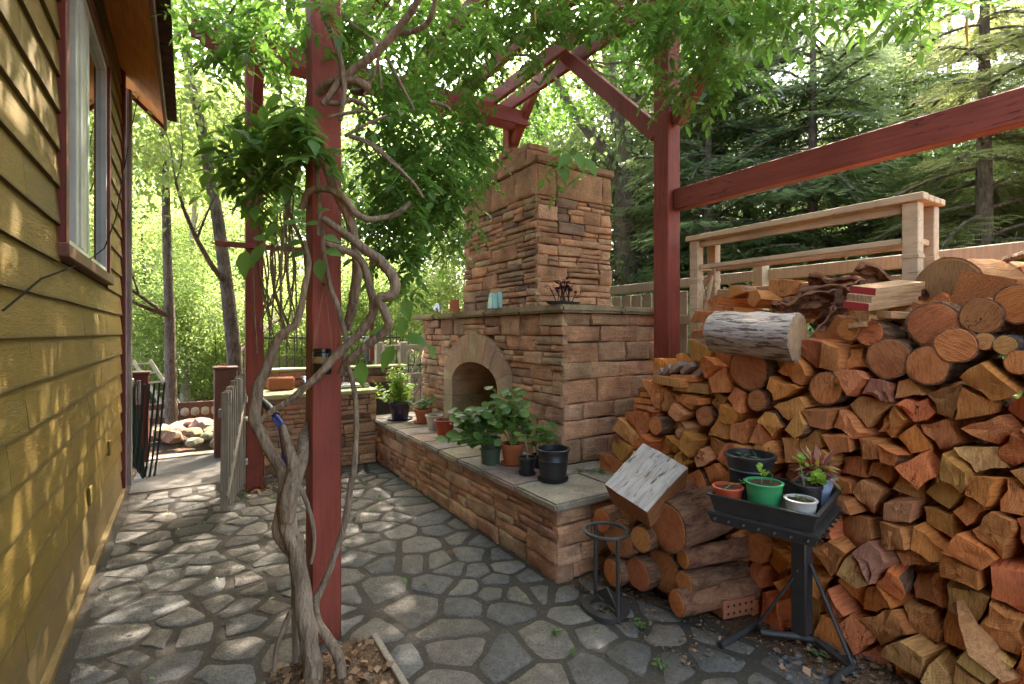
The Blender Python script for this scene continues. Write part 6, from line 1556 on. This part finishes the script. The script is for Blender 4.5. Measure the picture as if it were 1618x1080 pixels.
# foliage: (px, py, depth, half width px, half height px, half depth m, count of compound leaves)
BL = [(760, 90, 3.9, 60, 40, .4, 18), (850, 50, 4.0, 60, 30, .4, 12), (700, 140, 3.6, 60, 50, .4, 34), (1150, 130, 3.5, 60, 50, .3, 16), (370, 90, 3.2, 60, 40, .3, 18),
      (430, 215, 2.5, 75, 45, .2, 19), (375, 235, 2.5, 45, 35, .2, 11), (395, 285, 2.55, 50, 40, .2, 11), (470, 215, 2.3, 50, 35, .1, 8), (430, 40, 2.9, 90, 45, .4, 34), (560, 50, 2.9, 90, 60, .4, 40), (330, 20, 3.3, 40, 30, .3, 14),
      (620, 170, 3.0, 70, 70, .4, 56), (700, 40, 3.3, 90, 50, .5, 44), (640, 260, 3.0, 85, 65, .4, 74), (700, 260, 3.3, 60, 70, .4, 60), (620, 335, 2.9, 65, 45, .3, 40), (700, 345, 3.4, 50, 50, .3, 34), (735, 210, 3.6, 45, 50, .3, 34),
      (640, 395, 2.8, 40, 25, .2, 12), (800, 30, 3.8, 80, 40, .5, 36), (880, 10, 3.9, 110, 35, .5, 46), (980, 20, 3.7, 90, 35, .5, 44), (1090, 30, 3.4, 90, 45, .4, 50), (1125, 90, 3.6, 45, 40, .3, 22), (1180, 15, 3.1, 90, 35, .4, 42), (1300, 0, 2.9, 120, 22, .4, 30),
      (1440, 0, 2.8, 110, 22, .4, 24), (760, 250, 3.8, 25, 45, .2, 14), (590, 400, 2.8, 20, 25, .15, 5), (650, 450, 3.1, 10, 30, .1, 4), (900, 262, 3.2, 32, 22, .1, 4), (500, 10, 2.4, 60, 25, .2, 8), (1060, 130, 3.7, 40, 40, .2, 10), (845, 110, 4.2, 35, 25, .3, 8)]
CL, DL, UL, SL = [], [], [], []; rach = MB()
for (px, py, d, rx, ry, rd, cnt) in BL:
    for _ in range(cnt):
        while True:
            a, b_, c_ = R(-1, 1), R(-1, 1), R(-1, 1)
            if a * a + b_ * b_ + c_ * c_ < 1: break
        dd = d + c_ * rd; p = P(px + a * rx, py + b_ * ry, dd)
        az = R(0, 6.28); dr = Vector((math.cos(az), math.sin(az), R(-1.1, -.15))).normalized(); near_ = px < 520 and py > 150; n = random.choice((4, 5, 5, 6)) if near_ else random.choice((5, 6, 7)); L_ = R(.20, .30); q = p - dr * L_ * .5; pp = q.copy(); side = dr.cross(Vector((0, 0, 1))).normalized(); prev = q.copy()
        for k in range(n):
            t_ = (k + .8) / n; s_ = R(.060, .085) * (1.1 - .25 * t_); cur = q + dr * L_ * t_ + Vector((0, 0, -.05 * t_ * t_))
            for sg in (1, -1):
                ld_ = (side * sg * R(.7, 1) + dr * R(.25, .6) + Vector((0, 0, R(-.45, .0)))).normalized(); CL.append(cur); DL.append(ld_); UL.append(Vector((R(-.35, .35), R(-.35, .35), 1))); SL.append(s_ * (1 if near_ else .8))
            prev = cur
        CL.append(q + dr * L_ * 1.02 + Vector((0, 0, -.05))); DL.append(dr + Vector((0, 0, -.3))); UL.append(Vector((R(-.3, .3), R(-.3, .3), 1))); SL.append(.08)
        rach.tube([q, q + dr * L_ * .5 + Vector((0, 0, -.012)), q + dr * L_ + Vector((0, 0, -.05))], .0016, 3, cap=False)
CL = np.array(CL); DL = np.array(DL); UL = np.array(UL); SL = np.array(SL)
# the 300 leaflets that show largest are single leaves
dep = CL[:, 0] * Fv[0] + CL[:, 1] * Fv[1]; app = SL / dep
lat = CL[:, 0] * Rv[0] + CL[:, 1] * Rv[1]; X_ = CX + FP * lat / dep; Y_ = HY - FP * (CL[:, 2] - HC) / dep
vis = (X_ > 300) & (X_ < 560) & (Y_ > 120) & (Y_ < 460)
order = np.argsort(-(app * np.where(vis, 1.0, .3) * np.where(dep < 2.62, 1, .8)))
big = order[:270]; rest = order[270:]
lm = bpy.data.meshes.new('leaf')
lv = [(0, 0, 0), (.2, .20, .045), (.2, 0, .0), (.2, -.20, .045), (.48, .27, .06), (.48, 0, .0), (.48, -.27, .06), (.78, .15, .02), (.78, 0, -.035), (.78, -.15, .02), (1.08, 0, -.13)]
lf = [(0, 2, 1), (0, 3, 2), (1, 2, 5, 4), (2, 3, 6, 5), (4, 5, 8, 7), (5, 6, 9, 8), (7, 8, 10), (8, 9, 10)]
lm.from_pydata(lv, [], lf); lm.materials.append(M['leaf_one']); lm.polygons.foreach_set('use_smooth', [True] * len(lf))
def leaf_obj(c, d, u, s_, w=1.0):
    d = Vector(d).normalized(); sd_ = Vector(u).cross(d).normalized(); n_ = d.cross(sd_); o = bpy.data.objects.new('leaf', lm); COL.objects.link(o); o.parent = vine
    o.matrix_local = Matrix.Translation(Vector(c) - WL[vine]) @ Matrix((d, sd_ * w, n_)).transposed().to_4x4() @ Matrix.Scale(s_, 4)
for i in big: leaf_obj(CL[i], DL[i], UL[i], SL[i] * 1.25)
# the few large leaves hanging in front of the two left posts
for (px, py, d, s_, dx, dy) in ((388, 395, 2.2, .105, 0, -1), (420, 385, 2.2, .10, -.5, -.8), (440, 352, 2.25, .085, -.5, -.7), (400, 375, 2.25, .07, .8, -.1), (505, 352, 2.2, .055, -1, -.1), (470, 352, 2.2, .06, -1, 0), (512, 372, 2.2, .065, 1, -.4), (480, 382, 2.2, .07, -1, -.2), (514, 395, 2.2, .07, 1, -.3),
                       (484, 398, 2.2, .07, -1, -.3), (505, 408, 2.2, .085, .1, -1), (480, 340, 2.25, .05, -.8, .2), (500, 335, 2.25, .05, .8, .2), (902, 245, 3.1, .10, -.7, -.7), (912, 240, 3.1, .11, .3, -1), (925, 250, 3.1, .11, .6, -1), (895, 262, 3.1, .09, -.2, -1), (636, 440, 2.8, .11, -.2, -1), (640, 470, 2.8, .11, .2, -1), (638, 500, 2.8, .10, -.1, -1), (570, 570, 2.5, .11, .1, -1), (622, 545, 2.8, .13, -.4, -.9), (640, 530, 2.8, .12, .8, -.3), (615, 520, 2.8, .1, -.9, -.2), (680, 545, 3.6, .08, .3, -1)):
    dr = Vector((Rv[0] * dx - Fv[0] * .15, Rv[1] * dx - Fv[1] * .15, dy)); leaf_obj(P(px, py, d), dr, (-Fv[0] * .8 + R(-.2, .2), -Fv[1] * .8, .7), s_ * 1.15, 1.1)
V, Fc, idx = scatter(T_OVAL, CL[rest], DL[rest], UL[rest], SL[rest] * 1.15, .85)
lvr = rnd(len(rest)); me = mesh_np('foliage', V, Fc, M['leaf_vine'], lvr[idx], origin=WL[vine]); o = link('foliage', me, vine, WL[vine]); o['kind'] = 'stuff'
rach.build('leaf_stalks', M['greenstem'], vine, recalc=False)['kind'] = 'stuff'
# roof of leaves over the pergola, above the frame: this is what dapples the patio
n = 17000
cc = np.stack([np.random.uniform(-.3, 4.8, n), np.random.uniform(-.8, 6.8, n), 4.46 + np.abs(rn(n)) * .16], 1)
keep = np.array([noise.noise(Vector((x * .9, y * .9, 2))) + .5 * noise.noise(Vector((x * 2.6, y * 2.6, 7))) > -.27 for x, y, z in cc]); cc = cc[keep]; n = len(cc)
V, Fc, idx = scatter(T_OVAL, cc, rn(n, 3) * np.array([1, 1, .3]) + np.array([0, 0, -.25]), np.tile([0, 0, 1.0], (n, 1)) + rn(n, 3) * .35, np.random.uniform(.07, .11, n))
me = mesh_np('pergola_foliage', V, Fc, M['leaf_vine'], rnd(n)[idx], origin=WL[vine]); o = link('roof_foliage', me, vine, WL[vine]); o['kind'] = 'stuff'
# seed pods
for (x, y, d, l) in ((1528, 45, 2.6, 55), (1535, 20, 2.6, 30), (402, 75, 2.6, 28), (846, 25, 3.4, 22)):
    b = MB(); b.tube([P(x, y - l * .5, d), P(x - 1, y, d), P(x + 1, y + l * .5, d)], [.004, .008, .003], 6); b.build('seed_pod', M['pod'], vine)
# ------------------------------------------------------------------ trees
def crown_mesh(name, n, rx, ry, rz, clumps, sz, mat, tmpl=T_DIA, flat=.35, wid=1.1, seed=0, hollow=.55):
    np.random.seed(seed + 11)
    cc = unit(rn(clumps, 3)) * (hollow + (1 - hollow) * rnd(clumps, 1)) ** .7; cc[:, 2] *= 1
    k = np.random.randint(0, clumps, n); sp = (.13 + .14 * rnd(clumps))[k][:, None]
    c = (cc[k] + rn(n, 3) * sp * np.array([1, 1, .6])) * np.array([rx, ry, rz])
    outd = unit(c) + rn(n, 3) * .7; outd[:, 2] -= .4
    V, Fc, idx = scatter(tmpl, c, outd, np.tile([0, 0, 1.0], (n, 1)) + rn(n, 3) * flat, np.random.uniform(sz[0], sz[1], n), wid)
    var = np.clip(rnd(n) * .6 + (rnd(clumps))[k] * .5, 0, 1)
    return mesh_np(name, V, Fc, M[mat], var[idx])
CR = {}
for i, (mt, nn, sz) in enumerate([('leaf_tree', 11000, (.07, .13)), ('leaf_lime', 11000, (.07, .13)), ('leaf_dark', 12000, (.07, .13)), ('leaf_tree', 8000, (.07, .12)), ('leaf_lime', 9000, (.06, .11)), ('leaf_dark', 9000, (.07, .12))]):
    CR[(mt, i // 3)] = crown_mesh('crown_leaves', nn, 1, 1, .9, 70 if i < 3 else 46, tuple(x / 2.2 for x in sz), mt, T_DIA if i < 3 else T_MAPLE, seed=i)
def limb(b, a, dirv, L, r, depth):
    p = Vector(a); d = Vector(dirv).normalized(); pts = [p.copy()]; rs = [r]
    for k in range(4): d = (d + Vector((R(-.18, .18), R(-.18, .18), R(-.02, .12)))).normalized(); p = p + d * L / 4; pts.append(p.copy()); rs.append(r * (1 - .16 * (k + 1)))
    b.tube(pts, rs, 7 if depth else 9)
    if depth:
        for _ in range(3):
            t_ = random.choice((2, 3, 4)); limb(b, pts[t_], d + Vector((R(-.9, .9), R(-.9, .9), R(-.1, .6))), L * .62, rs[t_] * .6, depth - 1)
def tree(x, y, h, cr, kind, lab, grp, r=.09, cz=None, tr='trunk', name='tree', z=0, trunk=True, sq=1.0, pts=None, v=0, limbs=5, cat='tree'):
    t = thing(name, (x, y, z), lab, cat, grp)
    if trunk:
        b = MB()
        if pts is None: pts = [(x, y, z - .05), (x + R(-.08, .08), y + R(-.08, .08), z + h * .25), (x + R(-.15, .15), y + R(-.15, .15), z + h * .5), (x + R(-.2, .2), y, z + h * .75)]
        pts = [Vector(p) for p in pts]; m_ = len(pts); b.tube(pts, [r * (1 - .6 * i / (m_ - 1)) for i in range(m_)], 12, jit=.05)
        for k in range(limbs): q = random.randrange(1, m_); limb(b, pts[q], (R(-1, 1), R(-1, 1), R(.2, .9)), cr * .75, r * .4, 1)
        b.build('trunk', M[tr], t, ang=60)
    c = Vector((x, y, cz if cz is not None else z + h * .72))
    if pts is not None and trunk: c.x = pts[-1].x; c.y = pts[-1].y
    o = bpy.data.objects.new('crown', CR[(kind, v)]); COL.objects.link(o); o.parent = t; o.location = c - WL[t]; o.rotation_euler = (R(-.3, .3), R(-.3, .3), R(0, 6.28)); o.scale = (cr, cr, cr * sq)
    return t
def at(px, d, z=0): p = P(px, 500, d); p.z = z; return p
GL = 'leafy trees beyond the gate and fence'
# the three near trunks on the left
def ppts(l, d): return [P(x, y, d) for x, y in l]
tree(*at(372, 6.9)[:2], 6, 1.9, 'leaf_tree', 'smooth grey-brown tree with curved forked trunk beside the left red post', GL, .10, 5.0, pts=[at(374, 6.9, -.05)] + ppts([(370, 560), (358, 450), (345, 350), (330, 270), (318, 200), (300, 120), (290, 20)], 6.9), limbs=3)
tree(*at(268, 7.6)[:2], 6, 1.8, 'leaf_lime', 'slim straight tree rising from the tan rock heap', GL, .085, 5.4, pts=[at(271, 7.5, -.05)] + ppts([(270, 600), (268, 500), (264, 400), (262, 300), (257, 200), (250, 60)], 7.6), v=1, limbs=2)
tree(*at(292, 10)[:2], 6, 1.2, 'leaf_lime', 'white-barked birch standing behind the slim straight tree', GL, .09, 5.2, 'birch', v=0, limbs=4)
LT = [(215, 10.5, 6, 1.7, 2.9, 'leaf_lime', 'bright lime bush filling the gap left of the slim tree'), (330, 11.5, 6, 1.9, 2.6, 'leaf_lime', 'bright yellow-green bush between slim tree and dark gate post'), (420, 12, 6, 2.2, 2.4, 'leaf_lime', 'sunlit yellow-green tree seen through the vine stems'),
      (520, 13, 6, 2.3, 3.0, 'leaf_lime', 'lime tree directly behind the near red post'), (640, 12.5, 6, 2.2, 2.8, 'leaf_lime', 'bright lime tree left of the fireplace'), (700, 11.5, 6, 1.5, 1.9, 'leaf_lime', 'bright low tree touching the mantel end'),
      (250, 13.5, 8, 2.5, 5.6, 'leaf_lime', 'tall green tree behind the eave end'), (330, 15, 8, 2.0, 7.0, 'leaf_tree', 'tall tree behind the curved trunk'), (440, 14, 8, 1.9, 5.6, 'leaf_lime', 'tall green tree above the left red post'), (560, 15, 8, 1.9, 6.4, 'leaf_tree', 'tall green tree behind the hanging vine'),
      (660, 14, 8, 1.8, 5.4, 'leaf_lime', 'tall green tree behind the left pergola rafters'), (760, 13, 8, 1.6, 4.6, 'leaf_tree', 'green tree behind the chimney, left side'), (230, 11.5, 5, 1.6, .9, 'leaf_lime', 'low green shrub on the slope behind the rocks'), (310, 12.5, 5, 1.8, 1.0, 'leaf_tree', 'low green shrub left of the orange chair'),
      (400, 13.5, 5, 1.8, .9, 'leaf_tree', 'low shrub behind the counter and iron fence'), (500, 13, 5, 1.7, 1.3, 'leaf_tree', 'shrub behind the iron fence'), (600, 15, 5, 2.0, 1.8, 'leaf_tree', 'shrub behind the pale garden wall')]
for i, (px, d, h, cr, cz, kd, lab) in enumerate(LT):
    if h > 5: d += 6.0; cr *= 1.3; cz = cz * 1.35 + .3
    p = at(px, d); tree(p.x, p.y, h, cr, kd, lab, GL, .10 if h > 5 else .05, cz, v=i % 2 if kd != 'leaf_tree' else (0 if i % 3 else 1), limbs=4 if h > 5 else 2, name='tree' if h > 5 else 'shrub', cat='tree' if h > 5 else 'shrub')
LT3 = [(225, 17, 2.6, 4.2), (320, 18, 3.0, 6.4), (430, 18.5, 3.0, 4.4), (520, 19, 3.2, 7.4), (620, 18, 3.0, 4.6), (720, 18, 2.8, 6.6), (400, 20, 3.2, 8.8)]
for i, (px, d, cr, cz) in enumerate(LT3):
    p = at(px, d); tree(p.x, p.y, cz * 1.15, cr, 'leaf_tree', 'distant green tree, ' + ['behind the house corner', 'behind the curved trunk', 'beyond the left red post', 'above the near red post', 'left of the mantel', 'left of the chimney top', 'highest, over the left red post'][i], GL, .1, cz, v=i % 2, limbs=3)
LT2 = [(205, 9.2, 1.1, 1.3), (240, 9.8, 1.2, 2.4), (300, 10.6, 1.3, 1.1), (345, 9.6, 1.2, 1.9), (345, 12.5, 1.4, 3.6), (300, 13, 1.5, 3.3), (225, 12.0, 1.4, 3.8), (440, 10.5, 1.2, 1.4), (520, 11, 1.3, 1.3), (600, 10.8, 1.3, 1.7), (470, 11.5, 1.2, 2.6), (640, 10.6, 1.2, 2.6)]
for i, (px, d, cr, cz) in enumerate(LT2):
    p = at(px, d); tree(p.x, p.y, cz * 1.2, cr, 'leaf_lime' if i % 3 else 'leaf_tree', ['lime shrub at the house corner', 'light green sapling above the left gate post', 'green shrub between the gate posts', 'lime sapling at the dark gate post', 'light sapling by the curved trunk', 'leafy sapling behind the slim tree', 'high leafy sapling below the eave', 'lime shrub behind the left red post', 'bright shrub behind the near red post', 'bright shrub left of the hearth plants', 'lime sapling above the iron fence', 'lime sapling left of the mantel'][i], GL, .02, cz, v=i % 2 if i % 3 else 0, limbs=0, name='shrub', cat='shrub')
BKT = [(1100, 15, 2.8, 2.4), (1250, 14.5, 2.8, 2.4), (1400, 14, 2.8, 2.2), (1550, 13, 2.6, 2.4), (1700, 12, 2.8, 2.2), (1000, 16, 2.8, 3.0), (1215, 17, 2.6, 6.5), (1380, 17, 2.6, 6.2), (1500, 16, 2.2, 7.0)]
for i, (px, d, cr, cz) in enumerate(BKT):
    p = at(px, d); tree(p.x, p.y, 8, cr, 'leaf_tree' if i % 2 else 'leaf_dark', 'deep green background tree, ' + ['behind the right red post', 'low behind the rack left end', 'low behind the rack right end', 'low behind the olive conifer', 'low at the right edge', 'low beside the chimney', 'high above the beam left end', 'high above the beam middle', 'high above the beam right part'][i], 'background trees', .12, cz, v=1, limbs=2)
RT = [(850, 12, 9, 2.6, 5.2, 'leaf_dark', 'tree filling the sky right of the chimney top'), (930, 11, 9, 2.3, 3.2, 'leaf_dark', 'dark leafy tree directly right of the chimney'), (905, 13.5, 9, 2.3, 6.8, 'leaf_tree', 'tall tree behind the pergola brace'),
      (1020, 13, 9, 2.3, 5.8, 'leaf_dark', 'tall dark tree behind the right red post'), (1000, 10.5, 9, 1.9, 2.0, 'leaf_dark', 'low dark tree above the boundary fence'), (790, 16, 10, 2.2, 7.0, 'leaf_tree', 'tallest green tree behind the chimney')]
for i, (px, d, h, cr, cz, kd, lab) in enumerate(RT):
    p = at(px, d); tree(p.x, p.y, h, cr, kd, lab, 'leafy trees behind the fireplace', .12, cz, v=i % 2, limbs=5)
# the big old tree behind the chimney
bt = at(985, 9.2); tree(bt.x, bt.y, 8, 2.9, 'leaf_dark', 'big old tree with thick forked trunk behind the chimney', 'leafy trees behind the fireplace', .24, 6.6, pts=[at(985, 9.2, -.1)] + ppts([(990, 430), (985, 330), (995, 250), (975, 180), (960, 80), (940, -60)], 9.2), limbs=4)
b = MB(); b.tube(ppts([(990, 300), (950, 230), (900, 170), (862, 90), (840, 0)], 9.2), [.13, .11, .09, .07, .05], 10, jit=.05); b.tube(ppts([(990, 270), (1030, 190), (1045, 90), (1060, -20)], 9.3), [.14, .11, .09, .06], 10, jit=.05); b.tube(ppts([(960, 440), (1010, 410), (1050, 370), (1090, 350)], 9.1), [.07, .06, .04, .03], 8, jit=.05)
wt = [o for o in bpy.data.objects if o.get('label', '').startswith('big old tree')][0]; b.build('limb', M['trunk'], wt, ang=60)
for (x, y, z, r_, vv) in ((3.0, 5.2, 8.9, 3.1, 0), (1.6, 3.4, 10.4, 2.4, 1), (3.9, 10.4, 8.8, 1.6, 1)):  # unseen crowns added overhead to shade the wall, patio and path
    o = bpy.data.objects.new('crown', CR[('leaf_dark', vv)]); COL.objects.link(o); o.parent = wt; o.location = Vector((x, y, z)) - WL[wt]; o.rotation_euler = (R(-.3, .3), 0, R(0, 6)); o.scale = (r_, r_, r_ * .6)
b = MB(); b.tube([(6.6, 6.3, 5.2), (5.4, 5.9, 7.2), (3.4, 5.2, 8.6), (1.8, 3.6, 10.0)], [.11, .09, .06, .03], 8, jit=.05); b.tube([(5.4, 5.9, 7.2), (5.3, 4.6, 8.2), (5.2, 3.4, 9.0)], [.07, .05, .03], 8); b.build('limb', M['trunk'], wt, ang=60)  # limbs made to carry the added shading crowns

# ------------------------------------------------------------------ conifers
def conifer_mesh(name, H, Rm, nb, mat, seed, dens=1.0):
    np.random.seed(seed); random.seed(seed)
    C, D, U, Sz, var = [], [], [], [], []; br = MB()
    for i in range(nb):
        t_ = (i + R(0, 1)) / nb; z = H * (.04 + .94 * t_); L_ = Rm * (1 - t_) ** .7 * R(.7, 1.1) + .2; a = R(0, 6.28); dr = np.array([math.cos(a), math.sin(a), 0]); bv = R(0, .6); bt_ = R(-.35, .4)
        p_prev = Vector((0, 0, z)); m_ = max(4, int(L_ / .062)); pts_ = [p_prev.copy()]
        for k in range(1, m_ + 1):
            q = k / m_; p = np.array([0, 0, z]) + dr * L_ * q + np.array([0, 0, (.12 + bt_) * L_ * q - .36 * L_ * q * q]); pts_.append(Vector(p))
            if q < .12: continue
            for s_ in (1, -1, 0):
                sd_ = np.array([-dr[1], dr[0], 0]) * s_; w = .95 * (1.1 - q) * .55 * L_ + .14
                w = min(w, .5); nseg = max(1, int(w / .085))
                for j in range(nseg):
                    f = (j + .3) / nseg; c = p + (sd_ * .85 + dr * .5) * w * f * (1 if s_ else .25) + np.array([0, 0, -.18 * w * f * f - R(0, .03)]); jd = (sd_ + dr * R(.4, .9) + np.array([R(-.15, .15), R(-.15, .15), -R(.15, .55)]))
                    C.append(c + rn(3) * .015); D.append(jd); U.append([R(-.4, .4), R(-.4, .4), 1]); Sz.append(R(.12, .20)); var.append(min(1, bv * .7 + .45 * q * R(.5, 1.2)))
        br.tube(pts_[::max(1, m_ // 4)], .012 + .012 * L_ / Rm, 4, cap=False)
    C, D, U, Sz, var = map(np.array, (C, D, U, Sz, var))
    # a flat spray: stem with narrow leaflets either side
    tv = [[0, 0, 0]]; tf = []
    base = 0; tv = []
    for k in range(5):
        x = .05 + k * .17; ln = .42 * (1 - .13 * k)
        for s_ in (1, -1):
            n0 = len(tv); tv += [[x, 0, 0], [x + ln * .75, s_ * ln * .52, -.04], [x + .085, 0, .01]]; tf.append([n0, n0 + 1, n0 + 2])
    n0 = len(tv); tv += [[0, .018, 0], [1, 0, -.1], [0, -.018, 0]]; tf.append([n0, n0 + 1, n0 + 2])
    V, Fc, idx = scatter((np.array(tv, float), np.array(tf)), C, D, U, Sz, 1.0)
    return mesh_np(name, V, Fc, M[mat], var[idx]), br
CF = [conifer_mesh('conifer_sprays', 7.5, 1.75, 150, 'needle', 5), conifer_mesh('conifer_sprays', 7.0, 1.6, 135, 'needle', 9), conifer_mesh('conifer_sprays', 6.5, 1.5, 120, 'needle_y', 13)]
BR = []
for me, br in CF:
    bo = bpy.data.meshes.new('branches'); bo.from_pydata(br.v, [], br.f); bo.materials.append(M['trunk']); bo.polygons.foreach_set('use_smooth', [True] * len(br.f)); BR.append(bo)
print('conifer faces', [len(m[0].polygons) for m in CF])
CT = [(1120, 8.2, 0, 1.05, 'feathery conifer just right of the red post top'), (1180, 9.5, 1, 1.2, 'dark conifer behind the left half of the long red beam'), (1285, 7.6, 0, 1.05, 'conifer with thin visible trunk above the cream rack'), (1345, 9.5, 1, 1.25, 'tall dark conifer behind the middle of the long beam'),
      (1430, 8.0, 1, 1.1, 'bluish conifer over the rack right end'), (1556, 5.6, 2, .95, 'olive-green conifer with bare trunk at the right side'), (1500, 9.5, 0, 1.3, 'distant dark conifer left of the olive one'), (1650, 7.0, 1, 1.1, 'conifer at the right picture edge above the big log'),
      (1080, 10.5, 2, 1.3, 'olive conifer behind the right red post'), (1720, 6.0, 2, 1.0, 'olive conifer just outside right')]
random.seed(21)
for (px, d, v, s_, lab) in CT:
    p = at(px, d); t = thing('conifer', p, lab, 'conifer', 'conifers behind the woodpile'); b = MB(); b.tube([(p.x, p.y, -.1), (p.x + R(-.03, .03), p.y, 3), (p.x, p.y, 7.2 * s_)], [.10, .075, .015], 10, jit=.06); b.build('trunk', M['trunk'], t, ang=60)
    for nm, me in (('crown', CF[v][0]), ('branches', BR[v])):
        o = bpy.data.objects.new(nm, me); COL.objects.link(o); o.parent = t; o.rotation_euler = (0, 0, R(0, 0.01) + (R(0, 6.28) if nm == 'crown' else 0)); o.scale = (s_, s_, s_)
        if nm == 'crown': rz = o.rotation_euler[2]
        else: o.rotation_euler[2] = rz
for i, (px, d, cr, cz) in enumerate([(1130, 8.8, .9, 4.6), (1240, 8.5, 1.0, 5.3), (1210, 8.0, .8, 2.6), (1400, 7.6, .9, 4.8), (1370, 8.5, .9, 2.3), (1480, 6.8, .7, 3.4), (1320, 9.0, 1.1, 3.8)]):
    p = at(px, d); tree(p.x, p.y, cz * 1.1, cr, 'leaf_tree' if i % 2 else 'leaf_dark', 'small leafy tree among the conifers, ' + ['high beside the red post', 'high left of the middle conifer', 'low left of the rack', 'high above the beam', 'low above the rack', 'left of the olive conifer', 'right behind the thin-trunked conifer'][i], 'small trees among the conifers', .04, cz, v=1, limbs=2, name='sapling')
# undergrowth strip along the boundary behind the fence
for i, w_ in enumerate(['nearest the camera', 'second nearest', 'behind the woodpile middle', 'behind the rack', 'behind the red post', 'beside the chimney', 'farthest along']):
    p = Vector((5.0 + R(-.2, .4), -.5 + i * 1.3, 0)); tree(p.x, p.y, 2.2, 1.0, 'leaf_dark', 'dark shrub behind the beige boundary fence, ' + w_, 'shrubs behind the boundary fence', .03, .95, v=i % 2, limbs=1, name='shrub', cat='shrub')
# trees round the side and back of the camera, part of the same garden; they shade the patio as in the photograph
for (x, y, cr, cz, kd, lab) in ((8.5, -3, 3.0, 5.5, 'leaf_dark', 'shade tree outside the frame to the right'), (-6, 13, 3.2, 6, 'leaf_tree', 'tree beyond the house'), (5, -6, 3.2, 5.5, 'leaf_tree', 'tree behind the camera, right'), (-1.5, -8, 3.2, 5.5, 'leaf_dark', 'tree behind the camera')):
    tree(x, y, 8, cr, kd, lab, None, .14, cz, v=0, limbs=4)
